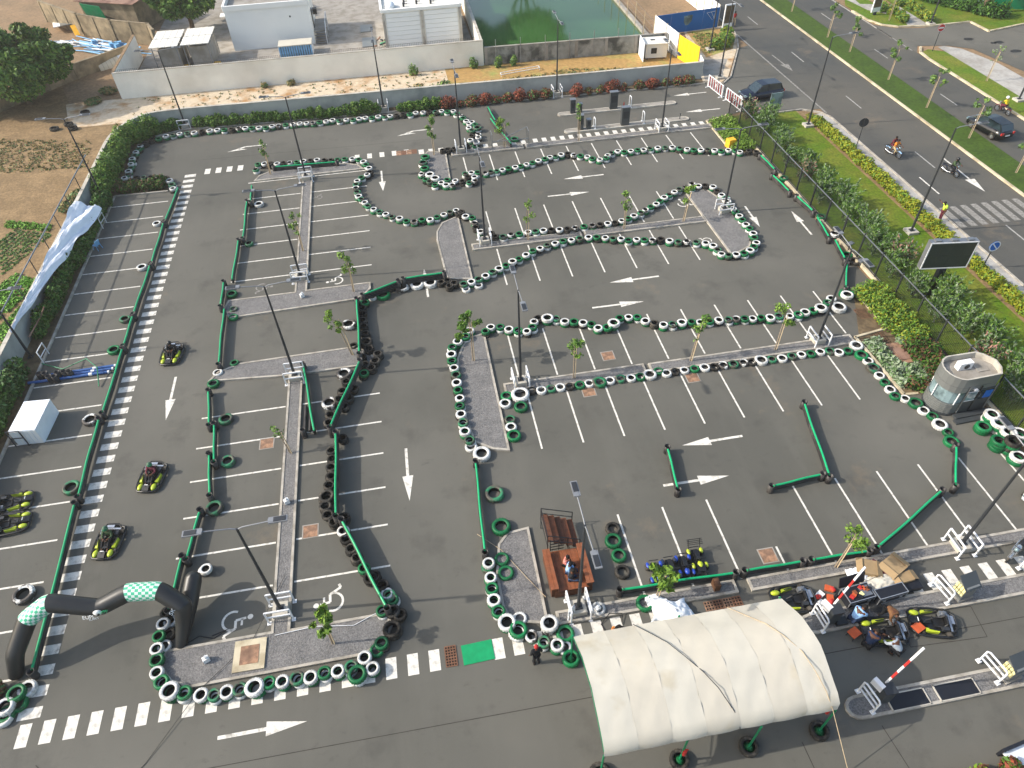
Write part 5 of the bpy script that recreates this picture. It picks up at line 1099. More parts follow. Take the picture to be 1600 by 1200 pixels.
tufts('dry golden grass along the pond wall', [(7, 78.5), (20, 80), (31, 78), (31.5, 75.5), (20, 75), (7, 76.2)], 1100, .12, ('leaf_dry', 'leaf_dry', 'leaf_olive'), .12, 5)
tufts('scrubby dry grass on the sandy strip', [(-28, 78.5), (5, 76), (6, 82.8), (-28, 83.4)], 260, .1, ('leaf_dry', 'leaf_olive'), .08, 6)
tufts('green and brown scrub at the field edge', [(-60, 71), (-30, 68), (-31, 74), (-60, 82)], 2600, .1, ('leaf_dry', 'leaf_dry', 'leaf_olive'), .05, 7)
tufts('grass on the entrance corner', [(36.6, 80.5), (40, 82), (41.6, 86), (37.2, 87.6)], 500, .12, ('leaf_dry', 'leaf_lot'), .1, 8)
# ================================================================ picket fence on the right
def picket_fence(y_hi, y_lo, x, label):
    n = int(round((y_hi-y_lo)/2.45)); st = (y_hi-y_lo)/n; H_ = 2.15
    t = thing('picket_fence', label, 'fence', (x, (y_hi+y_lo)/2, 0), 0, 'dark picket fence by the verge'); yc = (y_hi+y_lo)/2
    pk = MB(); k = int(st/.125)
    for i in range(1, k): pk.box((0, st*i/k, H_/2+.05), (.022, .022, H_-.2))
    pm = pk.mesh('picket_panel', 'pole'); rl = MB(); rl.box((0, st/2, H_), (.05, st-.06, .06)); rm = rl.mesh('top_rail', 'grey_metal'); rb = MB(); rb.box((0, st/2, .28), (.04, st-.06, .04)); bm_ = rb.mesh('bottom_rail', 'pole')
    ps = MB(); ps.box((0, 0, H_/2+.08), (.08, .08, H_+.16)); po = ps.mesh('post', 'pole')
    for i in range(n+1):
        y = y_lo+st*i-yc
        o = bpy.data.objects.new('post', po); col.objects.link(o); o.parent = t; o.location = (0, y, 0)
        if i < n:
            for me, nm in ((pm, 'picket_panel'), (rm, 'top_rail'), (bm_, 'bottom_rail')):
                o = bpy.data.objects.new(nm, me); col.objects.link(o); o.parent = t; o.location = (0, y, 0)
                if nm == 'picket_panel': o['kind'] = 'stuff'
picket_fence(64.2, 24.2, 32.55, 'long dark picket fence from the entrance down to the kiosk')
picket_fence(24.0, 4.5, 32.7, 'dark picket fence continuing past the kiosk')
t = thing('boundary_wall', 'pale wall with a green gate at the top right corner', 'wall', (74, 94, 0))
m = MB(); m.bar((-3.2, 12, 1.6), (2.9, -7.5, 1.6), .3, 3.2); m.build('wall_body', 'glass_pale', t)
m = MB(); m.bar((-3.2, 12, 3.25), (2.9, -7.5, 3.25), .4, .12); m.build('coping', 'white_panel', t)
for k in range(4):
    m = MB(); m.bar((3.3+k*1.9, -7.8-.8*k, 1.9), (5.0+k*1.9, -8.5-.8*k, 1.9), .12, 3.8); m.build('gate_panel', 'pipe_green_dark', t)
big_tree(75.0, 84.8, 9.5, 3.6, 'tree with a bare pale trunk at the top right corner', 6000, .3, ('leaf_mid', 'leaf_lot'), 330, trunk_h=6)
# ================================================================ tent
t = thing('marquee', 'large cream canvas tent canopy on green poles by the crossing', 'tent', (9, 10.7, 0))
prof = [(13.18, 2.42), (12.75, 2.74), (12.2, 3.14), (11.65, 3.50), (10.95, 3.72), (10.2, 3.80), (9.5, 3.70), (8.95, 3.46), (8.6, 3.22), (8.40, 3.05), (8.26, 2.80), (8.24, 2.58)]
key = [(13.18, 2.42), (11.75, 3.46), (10.35, 3.84), (8.62, 3.26), (8.3, 3.02), (8.24, 2.58)]; prof = []
for (a_, b_), n_ in zip(zip(key, key[1:]), (4, 3, 4, 1, 1)):
    prof += [(a_[0]+(b_[0]-a_[0])*q_/n_, a_[1]+(b_[1]-a_[1])*q_/n_) for q_ in range(n_)]
prof.append(key[-1]); prof = [(p[0]-10.7, p[1]) for p in prof]; g = random.Random(4)
NX = 7
for k in range(NX):
    x0 = -4.78+9.56*k/NX; x1 = -4.78+9.56*(k+1)/NX; m = MB(); nx = 10; vs = []
    for i in range(nx+1):
        s_ = i/nx
        for j, (y, z) in enumerate(prof):
            sag = ((.085*s_) if k % 2 else (.085*(1-s_)))*min(1, j/3)*(1 if j < 11 else .3); f = .02*math.sin(9*s_+2.1*j+k)+.012*math.sin(23*s_+j*3+k*2)
            vs.append((x0+(x1-x0)*s_, y+(-.03*math.sin(math.pi*s_) if j > 11 else 0), z+sag+f*(1 if 0 < j < 11 else .3)))
    N = len(prof); fs = [(i*N+j, (i+1)*N+j, (i+1)*N+j+1, i*N+j+1) for i in range(nx) for j in range(N-1)]
    m.add(vs, [f[::-1] for f in fs], 0, True); m.add([(a, b, c-.015) for a, b, c in vs], fs, 0, True)
    m.build('canopy_panel', ['canvas', 'canvas_shaded'][k % 2], t)  # every other panel coloured darker to carry the pleats' shading
for y, z in ((2.46, 2.36), (-2.38, 2.42)):
    m = MB(); m.bar((-4.76, y, z), (4.76, y, z), .05); m.build('eave_beam', 'pipe_green_dark', t)
for k in range(NX+1):
    m = MB(); x = -4.78+9.56*k/NX; m.tube([(x, y, z-.07) for y, z in prof[:-1]], .022, 5); m.build('hoop', 'pipe_green_dark', t)
legs = [(-4.8, 2.5), (-4.75, -2.4), (-1.4, -2.45), (1.6, -2.5), (4.75, -2.45), (4.7, 2.5), (0, 2.5)]
for i, (x, y) in enumerate(legs):
    m = MB(); m.cyl((x, y, 0), (x, y, 2.5), .045, n=8); m.build('leg', 'pipe_green_dark', t)
    m = MB(); m.cyl((x, y, .0), (x, y, .22), .26, .1, 12); m.build('foot_block', 'tyre_green', t)
    o = bpy.data.objects.new('tyre', tyre_me('g' if i == 0 else 'k', .46 if i == 1 else .4, .27)); col.objects.link(o); o.location = (9+x, 10.7+y, 0.003)
    tag(o, ['green tyre round the tent leg at its tyre-row corner', 'black tyre round the tent leg at its front left corner', 'black tyre round the front tent leg left of the middle', 'black tyre round the front tent leg right of the middle', 'black tyre round the tent leg at its front right corner', 'black tyre round the hidden rear right tent leg', 'black tyre round the hidden rear middle tent leg'][i], 'tyre', 'tyres weighing down the tent legs')
for i, (x, y, z) in enumerate(((-1.35, -2.5, .95), (4.95, -2.1, 1.15))):
    m = MB(); m.cyl((0, 0, 0), (0, 0, .42), .085, n=10); m.cyl((0, 0, .42), (0, 0, .5), .04, n=6); m.box((.05, 0, .5), (.14, .05, .05), 0, 0); o = m.build('fire_extinguisher', 'red'); o.location = (9+x, 10.7+y, z); tag(o, ['red fire extinguisher tied to a front middle tent leg', 'red fire extinguisher at the front right tent leg'][i], 'extinguisher')
def cable(pts, r, label, m_='pole'):
    m = MB(); m.tube(pts, r, 5); o = m.build('cable', m_); tag(o, label, 'cable'); return o
cable([(6.9, 13.2, 2.5), (7.3, 12.5, 3.06), (7.8, 11.7, 3.58), (8.2, 11.0, 3.78), (8.7, 10.2, 3.87), (9.1, 9.5, 3.77), (9.5, 8.7, 3.34), (9.65, 8.35, 3.0), (9.7, 8.22, 2.6)], .018, 'dark rope lying diagonally over the left part of the tent')
cable([(11.2, 13.15, 2.55), (11.7, 12.3, 3.18), (12.1, 11.7, 3.58), (12.5, 11.0, 3.8), (12.9, 10.2, 3.88), (13.1, 9.4, 3.75), (13.3, 8.7, 3.4), (13.45, 8.2, 2.9), (14.2, 6.6, 0.03), (14.9, 5.2, .03)], .018, 'pale rope crossing the right part of the tent to the ground', 'stake')
# ================================================================ inflatable arch
t = thing('inflatable_arch', 'black inflatable start arch with two checkered corners', 'arch', (-17.3, 17.4, 0))
cl = [(-21.05, 17.25, .02), (-20.7, 17.7, 1.1), (-19.95, 18.75, 2.15), (-18.85, 19.05, 2.72), (-16.85, 18.75, 2.1), (-15.5, 19.1, 2.42), (-14.1, 18.95, 2.35), (-13.0, 18.25, 1.85), (-13.35, 17.6, .95), (-13.68, 17.25, .02)]
cl[7] = (*P(286, 946, 1.75), 1.75); cl[8] = (*P(287, 972, .95), .95)
cl = [Vector((a+17.3, b-17.4, c)) for a, b, c in cl]; rr = [.32, .38, .42, .43, .40, .43, .43, .42, .36, .25]
fp = []; fr = []
for i in range(9):
    for k in range(8):
        s_ = k/8; fp.append(cl[i].lerp(cl[i+1], s_)); fr.append(rr[i]+(rr[i+1]-rr[i])*s_)
fp.append(cl[9]); fr.append(rr[9])
for _ in range(1): fp = [fp[0]]+[(fp[i-1]+fp[i]*2+fp[i+1])/4 for i in range(1, len(fp)-1)]+[fp[-1]]
full = MB(); full.tube(fp, fr, 20, caps=False)
def seg_tube(i0, i1, name, m_, label=None, uv=False):
    a0, a1 = i0*8, i1*8; n = 20; m = MB(); m.add(full.v[a0*n:(a1+1)*n], [(i*n+k, i*n+(k+1) % n, (i+1)*n+(k+1) % n, (i+1)*n+k) for i in range(a1-a0) for k in range(n)], 0, True)
    if i0 == 0: m.add(full.v[:n], [tuple(range(n))[::-1]])
    if i1 == 9: m.add(full.v[-n:], [tuple(range(n))])
    o = m.build(name, m_, t)
    if uv:
        me = o.data; ul = me.uv_layers.new(name='UVMap'); N = a1-a0; L = (cl[i1]-cl[i0]).length
        for p in me.polygons:
            i = p.index//n; k = p.index % n
            for li, (a, b) in zip(p.loop_indices, ((i, k), (i, k+1), (i+1, k+1), (i+1, k))): ul.data[li].uv = (b+.01, a/N*round(L/.16)+.01)
    return o
seg_tube(0, 2, 'tube_leg', 'arch_black'); seg_tube(2, 3, 'checker_band', 'arch_check', uv=True); seg_tube(3, 4, 'tube_section', 'arch_black'); seg_tube(4, 5, 'tube_section', 'arch_black'); seg_tube(5, 6, 'checker_band', 'arch_check', uv=True)
seg_tube(6, 7, 'tube_section', 'arch_black'); seg_tube(7, 9, 'tube_leg', 'arch_black')
b0 = cl[9]; x_, y_ = P(302, 905, 1.3); b1 = Vector((x_+17.3, y_-17.4, 1.3)); m = MB(); m.tube([b0, b0.lerp(b1, .35), b0.lerp(b1, .7), b1], [.24, .36, .42, .4], 18); m.ball(b1, .4, 16); m.build('back_tube', 'arch_black', t)
def flat_text(s, name, m_, parent, loc, rot, size, ext=.004):
    cu = bpy.data.curves.new(name, 'FONT'); cu.body = s; cu.size = size; cu.extrude = ext; cu.align_x = 'CENTER'; cu.align_y = 'CENTER'
    tmp = bpy.data.objects.new(name+'_src', cu); col.objects.link(tmp); dg = bpy.context.evaluated_depsgraph_get(); me = bpy.data.meshes.new_from_object(tmp.evaluated_get(dg)); bpy.data.objects.remove(tmp)
    me.materials.clear(); me.materials.append(MATS[m_]); o = bpy.data.objects.new(name, me); col.objects.link(o); o.parent = parent; o.location = loc; o.rotation_euler = rot; return o
# printed lettering and emblem on the sagging middle and right shoulder
m = MB(); 
c0 = cl[4]+Vector((.12, -.40, .22)); m.ball((c0.x, c0.y, c0.z), .2, 10, 0, (1, .5, .9)); m.build('emblem', 'white_panel', t)
m = MB()
for k in range(5): m.bar((c0.x+.18+.06*k, c0.y-.08, c0.z+.02+.1*(k % 2)), (c0.x+.32+.05*k, c0.y-.09, c0.z+.22), .05, .03)
m.build('emblem', 'pipe_green', t)
m = MB(); m.ball((c0.x+.05, c0.y-.09, c0.z), .07, 8, 0); m.build('emblem', 'black_metal', t)
flat_text('EUPI', 'lettering', 'white_panel', t, (c0.x-.42, c0.y-.12, c0.z-.06), (R_(62), 0, R_(-4)), .26)
flat_text('KART', 'lettering', 'white_panel', t, (c0.x-.20, c0.y-.16, c0.z-.20), (R_(70), 0, R_(4)), .17)
c1 = cl[7]+Vector((-.32, -.42, .28)); flat_text('SK', 'lettering', 'white_panel', t, (c1.x, c1.y, c1.z), (R_(58), 0, R_(70)), .28)
cable([(-13.7, 17.2, .05), (-12.9, 17.6, .02), (-12.2, 17.35, .02), (-11.6, 17.7, .02), (-12.3, 17.5, .02)], .03, 'coiled black strap on the ground beside the right arch leg', 'black_metal')
cable([(-9.0, 20.0, .16), (-10.3, 16.9, .16), (-12.5, 14.9, .15), (-14.4, 12.2, .02), (-18.2, 8.5, .02)], .012, 'thin dark cable crossing the big island and aisle', 'black_metal')
cable([(-9.3, 16.9, .14), (-7.5, 17.0, .14), (-5.6, 16.7, .14), (-4.3, 17.2, .14)], .018, 'thin white hose on the gravel by the leafy sapling', 'white_steel')
# ================================================================ wooden stand
t = thing('viewing_stand', 'varnished wooden stand with steps, benches and black rails', 'stand', (5.0, 18.2, 0))
for k in range(5):
    x = -.55+.33*k; z = 1.25-.21*k
    m = MB(); m.box((x, 1.35, z), (.32, 1.65, .05)); m.build('tread', 'wood' if k % 2 else 'wood_dark', t)
    m = MB(); m.box((x+.165, 1.35, z-.12), (.03, 1.6, .18)); m.build('riser', 'wood_dark', t)
for sx, zz in ((-.72, 1.2), (.95, .4)):
    for y in (.52, 2.18):
        m = MB(); m.bar((sx, y, 0), (sx, y, zz+.62), .04); m.build('rail_post', 'black_metal', t)
for y in (.52, 2.18):
    m = MB(); m.bar((-.72, y, 1.82), (.95, y, 1.02), .035); m.build('handrail', 'black_metal', t)
    m = MB(); m.bar((-.72, y, 1.4), (.95, y, .6), .03); m.build('mid_rail', 'black_metal', t)
m = MB(); m.bar((-.72, .52, 1.82), (-.72, 2.18, 1.82), .035); m.bar((-.72, .52, 1.5), (-.72, 2.18, 1.5), .03); m.bar((-.72, .52, .8), (-.72, 2.18, .8), .03); m.build('end_rail', 'black_metal', t)
for k in range(7):
    m = MB(); m.box((-.58+.215*k, -.75, .52), (.205, 2.25, .05)); m.build('plank', 'wood', t)
for x, z in ((-.86, .86), (.88, .92)):
    for k in range(2):
        m = MB(); m.box((x-.09+.19*k, -.75, z), (.18, 2.25, .05)); m.build('bench_plank', 'wood', t)
    m = MB(); m.box((x, -.75, z/2), (.3, 2.1, z-.06)); m.build('bench_box', 'wood_dark', t)
for k in range(5):
    m = MB(); m.box((.0, -1.86, .08+.11*k), (1.7, .03, .09)); m.build('front_slat', 'wood_dark', t)
for k in range(4):
    m = MB(); m.bar((-.6+.0*k, .45, .6+.25*k), (.1, .45, .6+.25*k), .035); m.build('ladder_rung', 'black_metal', t)
for x in (-.6, -.15, .3):
    m = MB(); m.bar((x, .45, .5), (x, .45, 1.5), .035); m.build('ladder_post', 'black_metal', t)
# ================================================================ people
def skin_part(name, verts, edges, radii, m_, parent, sub=1):
    me = bpy.data.meshes.new(name); me.from_pydata([tuple(v) for v in verts], edges, []); me.materials.append(MATS[m_])
    o = bpy.data.objects.new(name, me); col.objects.link(o); o.parent = parent
    md = o.modifiers.new('skin', 'SKIN'); md.use_smooth_shade = True
    for i, r in enumerate(radii):
        sv = me.skin_vertices[0].data[i]; sv.radius = (r, r) if not isinstance(r, tuple) else r; sv.use_root = (i == 0)
    if sub: s = o.modifiers.new('sub', 'SUBSURF'); s.levels = sub; s.render_levels = sub
    return o
_hand = None
def hand_mesh():
    global _hand
    if _hand: return _hand
    m = MB(); m.box((0, .045, 0), (.08, .09, .028))
    for i, (x, L) in enumerate(((-.032, .06), (-.011, .075), (.011, .07), (.032, .055))):
        m.box((x, .09+L*.3, -.004), (.017, L*.6, .018)); m.box((x, .09+L*.75, -.02), (.015, L*.5, .016), 0, 0, R_(-35))
    m.box((-.055, .05, -.008), (.02, .06, .02), R_(35)); _hand = m.mesh('hand', 'skin'); return _hand
POSES = {}
def J(**k): return {a: Vector(b) for a, b in k.items()}
POSES['stand'] = J(pel=(0, 0, .95), che=(0, .01, 1.28), nec=(0, 0, 1.48), hea=(0, .03, 1.63), shl=(-.19, 0, 1.42), shr=(.19, 0, 1.42), ell=(-.25, -.02, 1.13), elr=(.25, -.02, 1.13), hal=(-.25, .1, .88), har=(.25, .1, .88), hil=(-.09, 0, .92), hir=(.09, 0, .92), knl=(-.1, .03, .5), knr=(.1, .03, .5), anl=(-.11, 0, .09), anr=(.11, 0, .09))
POSES['walk'] = dict(POSES['stand'], **J(knl=(-.1, .2, .52), anl=(-.1, .28, .09), knr=(.1, -.02, .5), anr=(.1, -.3, .13), ell=(-.25, -.1, 1.14), hal=(-.24, -.12, .9), elr=(.25, .05, 1.14), har=(.22, .22, .95)))
POSES['reach'] = dict(POSES['stand'], **J(elr=(.4, .1, 1.35), har=(.62, .2, 1.45), che=(0, .05, 1.27), nec=(0, .1, 1.46), hea=(0, .17, 1.6)))
POSES['sit'] = J(pel=(0, 0, .12), che=(0, .06, .44), nec=(0, .08, .62), hea=(0, .13, .77), shl=(-.19, .06, .57), shr=(.19, .06, .57), ell=(-.23, .16, .32), elr=(.23, .16, .32), hal=(-.08, .34, .26), har=(.1, .34, .26), hil=(-.09, .02, .1), hir=(.09, .02, .1), knl=(-.13, .44, .14), knr=(.13, .44, .14), anl=(-.12, .5, -.28), anr=(.12, .48, -.28))
POSES['crouch'] = J(pel=(0, -.08, .34), che=(0, .16, .58), nec=(0, .32, .7), hea=(0, .44, .76), shl=(-.19, .27, .67), shr=(.19, .27, .67), ell=(-.22, .4, .45), elr=(.22, .4, .45), hal=(-.12, .62, .38), har=(.14, .62, .36), hil=(-.1, -.06, .33), hir=(.1, -.06, .33), knl=(-.19, .28, .44), knr=(.19, .28, .42), anl=(-.15, .05, .09), anr=(.15, .03, .09))
POSES['bend'] = J(pel=(0, 0, .88), che=(0, .3, 1.02), nec=(0, .5, 1.0), hea=(0, .63, .96), shl=(-.19, .43, 1.0), shr=(.19, .43, 1.0), ell=(-.2, .5, .74), elr=(.2, .5, .74), hal=(-.1, .62, .52), har=(.1, .62, .52), hil=(-.1, 0, .86), hir=(.1, 0, .86), knl=(-.12, .06, .48), knr=(.12, .06, .48), anl=(-.14, -.05, .09), anr=(.14, -.05, .09))
POSES['ride'] = J(pel=(0, 0, .86), che=(0, .08, 1.18), nec=(0, .12, 1.37), hea=(0, .17, 1.52), shl=(-.19, .11, 1.31), shr=(.19, .11, 1.31), ell=(-.3, .28, 1.1), elr=(.3, .28, 1.1), hal=(-.28, .5, 1.04), har=(.28, .5, 1.04), hil=(-.1, .02, .84), hir=(.1, .02, .84), knl=(-.2, .36, .72), knr=(.2, .36, .72), anl=(-.17, .22, .36), anr=(.17, .22, .36))
POSES['kart'] = J(pel=(0, -.3, .2), che=(0, -.36, .5), nec=(0, -.36, .68), hea=(0, -.34, .83), shl=(-.19, -.35, .62), shr=(.19, -.35, .62), ell=(-.26, -.14, .45), elr=(.26, -.14, .45), hal=(-.13, .08, .5), har=(.13, .08, .5), hil=(-.1, -.26, .2), hir=(.1, -.26, .2), knl=(-.17, .15, .36), knr=(.17, .15, .36), anl=(-.15, .52, .18), anr=(.15, .52, .18))
def person(label, x, y, z, rz, pose, shirt, trousers, hair='hair', helmet=None, sleeves=True, s=1.0, parent_part=None):
    t = thing('person', label, 'person', (x, y, z), rz); t.scale = (s, s, s); p = POSES[pose]
    K = ['pel', 'che', 'nec', 'hea', 'shl', 'ell', 'hal', 'shr', 'elr', 'har', 'hil', 'knl', 'anl', 'tol', 'hir', 'knr', 'anr', 'tor']
    q = dict(p); fw = Vector((0, .14, -.05)); q['tol'] = p['anl']+fw; q['tor'] = p['anr']+fw; top = p['hea']+(p['hea']-p['nec']).normalized()*.1
    V = [q[k] for k in K]+[top]; id_ = {k: i for i, k in enumerate(K)}; id_['top'] = len(K)
    E = [('pel', 'che'), ('che', 'nec'), ('nec', 'hea'), ('hea', 'top'), ('che', 'shl'), ('shl', 'ell'), ('ell', 'hal'), ('che', 'shr'), ('shr', 'elr'), ('elr', 'har'), ('pel', 'hil'), ('hil', 'knl'), ('knl', 'anl'), ('anl', 'tol'), ('pel', 'hir'), ('hir', 'knr'), ('knr', 'anr'), ('anr', 'tor')]
    rad = dict(pel=.12, che=.13, nec=.055, hea=.095, top=.06, shl=.06, ell=.042, hal=.03, shr=.06, elr=.042, har=.03, hil=.085, knl=.055, anl=.036, tol=.03, hir=.085, knr=.055, anr=.036, tor=.03)
    names = K+['top']
    skin_part('body', V, [(id_[a], id_[b]) for a, b in E], [rad[k] for k in names], 'skin', t)
    sv = ['pel', 'che', 'shl', 'ell', 'shr', 'elr']; pts = [q[k] for k in sv]; pts.append(q['che'].lerp(q['nec'], .75))
    if sleeves: pts += [q['ell'].lerp(q['hal'], .8), q['elr'].lerp(q['har'], .8)]; ed = [(0, 1), (1, 2), (2, 3), (1, 4), (4, 5), (1, 6), (3, 7), (5, 8)]
    else: ed = [(0, 1), (1, 2), (2, 3), (1, 4), (4, 5), (1, 6)]
    if not sleeves: pts[3] = q['shl'].lerp(q['ell'], .7); pts[5] = q['shr'].lerp(q['elr'], .7)
    skin_part('shirt', pts, ed, [.145, .165, .085, .062, .085, .062, .08]+([.05, .05] if sleeves else []), shirt, t)
    skin_part('trousers', [q['pel'], q['hil'], q['knl'], q['knl'].lerp(q['anl'], .9), q['hir'], q['knr'], q['knr'].lerp(q['anr'], .9)], [(0, 1), (1, 2), (2, 3), (0, 4), (4, 5), (5, 6)], [.14, .105, .075, .06, .105, .075, .06], trousers, t)
    m = MB(); u = (p['hea']-p['nec']).normalized()
    if helmet: c = p['hea']+u*.03; m.ball(c, .15, 12, 0, (1, 1.1, 1)); m.build('helmet', helmet, t)
    else: c = p['hea']+u*.05+Vector((0, -.022, 0)); m.ball(c, .107, 10, 0, (1, 1.05, .95)); m.build('hair', hair, t)
    for k in ('l', 'r'):
        o = bpy.data.objects.new('hand', hand_mesh()); col.objects.link(o); o.parent = t; h = p['ha'+k]; e = p['el'+k]; o.location = h; o.rotation_euler = (h-e).to_track_quat('Y', 'Z').to_euler()
        m = MB(); a = q['an'+k]; b_ = q['to'+k]; m.bar(a+Vector((0, -.06, -.04)), b_+Vector((0, .03, -.01)), .1, .08); m.build('shoe', 'black_metal', t)
    return t
person('person in a pink top sitting on the wooden stand', 4.95, 17.72, .56, R_(-120), 'sit', 'c_pink', 'c_black', sleeves=False)
person('person in light blue denim sitting between two others on the stand', 4.98, 17.3, .56, R_(-110), 'sit', 'c_sky', 'c_denim')
person('person in black holding a white bag on the stand', 5.02, 16.9, .56, R_(-100), 'sit', 'c_black', 'c_denim', sleeves=False)
person('person in black standing at the green tyre of the tent corner', 2.62, 13.35, 0, R_(10), 'stand', 'c_black', 'c_black', hair='c_red')
person('person in orange crouching at the back edge of the tent', 6.25, 13.75, 0, R_(-60), 'crouch', 'c_orange', 'c_black', sleeves=False)
person('person in dark clothes crouching beside the orange one', 6.95, 13.9, 0, R_(90), 'crouch', 'c_black', 'c_black')
person('person in a light blue shirt bending over the middle kart nose', 17.6, 12.55, 0, R_(-70), 'crouch', 'c_sky', 'c_navy', s=1.15)
person('person in brown patterned top working above the middle kart', 19.1, 12.55, 0, R_(-170), 'bend', 'c_brown', 'c_black')
person('person in navy crouching before the middle kart nose', 17.6, 11.3, 0, R_(-60), 'crouch', 'c_navy', 'c_black', s=1.15)
person('person in a grey shirt kneeling below the middle kart', 18.75, 10.75, 0, R_(25), 'crouch', 'c_grey', 'c_black', s=1.15)
person('pedestrian in a hi-vis vest at the zebra crossing kerb', 41.6, 42.6, .06, R_(80), 'reach', 'c_hivis', 'c_maroon', sleeves=False)
person('distant pedestrian in red by the advert stand', 43.2, 88.6, 0, R_(180), 'walk', 'c_red', 'c_khaki', sleeves=False)
# ================================================================ karts
def kart(x, y, rz, label, driver=None, plate=True, num='8'):
    t = thing('kart', label, 'kart', (x, y, 0), rz, 'black and yellow race karts')
    m = MB(); m.box((0, .05, .09), (.62, 1.3, .05)); m.box((0, -.55, .1), (.9, .5, .04)); m.build('floor_pan', 'plastic_black', t)
    pr = [(0, 1.02), (.45, .99), (.62, .8), (.68, .45), (.7, -.1), (.68, -.6), (.55, -.92), (.25, -1.02), (0, -1.04)]
    loop = [(a, b, .14) for a, b in pr]+[(-a, b, .14) for a, b in pr[-2:0:-1]]
    m = MB(); m.tube(loop, .065, 8, close=True); m.build('bumper', 'plastic_black', t)
    m = MB(); m.tube([(-.5, -.75, .3), (-.3, -.98, .38), (.3, -.98, .38), (.5, -.75, .3)], .035, 6); m.build('rear_bar', 'plastic_black', t)
    for s_ in (-1, 1):
        m = MB(); m.ball((s_*.38, .74, .22), .19, 10, 0, (.78, 1.25, .5)); m.build('nose_cowl', 'kart_yellow', t)
        m = MB(); v = [(s_*.36, .44, .3), (s_*.52, .42, .26), (s_*.56, -.12, .3), (s_*.50, -.14, .34)]; lo = [(a, b, .12) for a, b, c in v]
        m.add(v+lo, [(0, 1, 2, 3), (0, 4, 5, 1), (1, 5, 6, 2), (2, 6, 7, 3), (3, 7, 4, 0)]); m.build('side_pod', 'kart_yellow', t)
        m = MB(); m.box((s_*.47, .08, .36), (.05, .5, .02), R_(8*s_)); m.build('pod_stripe', 'plastic_black', t)
        for yy, r in ((.55, .13), (-.6, .15)):
            w_ = .13 if yy > 0 else .2
            m = MB(); m.lathe([(r*.5, -w_/2), (r*.95, -w_/2), (r, -w_/4), (r, w_/4), (r*.95, w_/2), (r*.5, w_/2), (r*.45, 0)], 14, (s_*.58, yy, r), 0, Matrix.Rotation(R_(90), 4, 'Y'), close=True); wh = m.build('wheel', 'rubber', t)
            m = MB(); m.cyl((s_*.58-.05, yy, r), (s_*.58+.05, yy, r), r*.45, n=10); m.build('rim', 'chrome', wh)
    m = MB(); m.box((0, .86, .24), (.36, .34, .18), 0, 0, R_(-15)); m.build('nose_panel', 'plastic_black', t)
    if plate:
        m = MB(); m.box((0, .78, .345), (.2, .2, .012), 0, 0, R_(-18)); pl = m.build('number_plate', 'white_panel', t)
        flat_text(num, 'number', 'plastic_black', t, (0, .78, .36), (R_(-18), 0, R_(180)), .2)
    m = MB(); m.tube([(-.2, -.05, .2), (-.25, -.4, .2), (-.2, -.55, .45)], .05, 6); m.tube([(.2, -.05, .2), (.25, -.4, .2), (.2, -.55, .45)], .05, 6); m.box((0, -.55, .36), (.42, .06, .36), 0, 0, R_(-12)); m.box((0, -.28, .15), (.4, .5, .05)); m.build('seat', 'black_metal', t)
    m = MB(); m.lathe([(.12, -.012), (.14, 0), (.12, .012), (.115, 0)], 14, (0, .12, .5), 0, Matrix.Rotation(R_(50), 4, 'X'), close=True); m.bar((0, .12, .5), (0, .45, .18), .03); m.build('steering_wheel', 'black_metal', t)
    m = MB(); m.box((.36, -.5, .3), (.22, .34, .24)); m.cyl((.36, -.5, .42), (.36, -.5, .52), .08, n=8); m.build('engine', 'grey_metal', t); m = MB(); m.box((-.36, -.45, .26), (.18, .28, .2)); m.build('fuel_box', 'pole', t)
    m = MB(); m.bar((-.45, -.72, .24), (.45, -.78, .24), .09); m.box((.1, -.85, .3), (.4, .14, .12)); m.build('exhaust', 'chrome', t)
    m = MB(); m.box((0, .3, .26), (.25, .35, .06)); m.build('pedal_box', 'plastic_black', t)
    return t
kart(-17.45, 38.6, R_(176), 'kart being driven down the aisle, farthest of three', num='4'); kart(-16.85, 27.9, R_(170), 'kart being driven down the aisle, middle of three', num='7'); kart(-18.35, 23.85, R_(172), 'kart being driven down the aisle, nearest the arch', num='1')
for k, (x, y, r, c, h) in enumerate(((-17.45, 38.6, 176, 'c_black', 'plastic_black'), (-16.85, 27.9, 170, 'c_maroon', 'tyre_worn_green'), (-18.35, 23.85, 172, 'c_green', 'tyre_worn_green'))):
    person(['driver in black in the farthest moving kart', 'driver in dark red in the middle moving kart', 'driver in green in the nearest moving kart'][k], x, y, .02, R_(r), 'kart', c, 'c_black', helmet=h)
kart(-24.25, 27.55, R_(-84), 'kart parked at the left edge, farther of two', num='3'); kart(-23.95, 26.1, R_(-86), 'kart parked at the left edge, nearer of two', num='12')
kart(15.35, 14.05, R_(86), 'kart half under the tent beside the island nose', False, num='5'); kart(18.75, 11.75, R_(80), 'kart being repaired by four people', num='9'); kart(21.15, 11.75, R_(74), 'kart parked behind the one under repair', num='6')
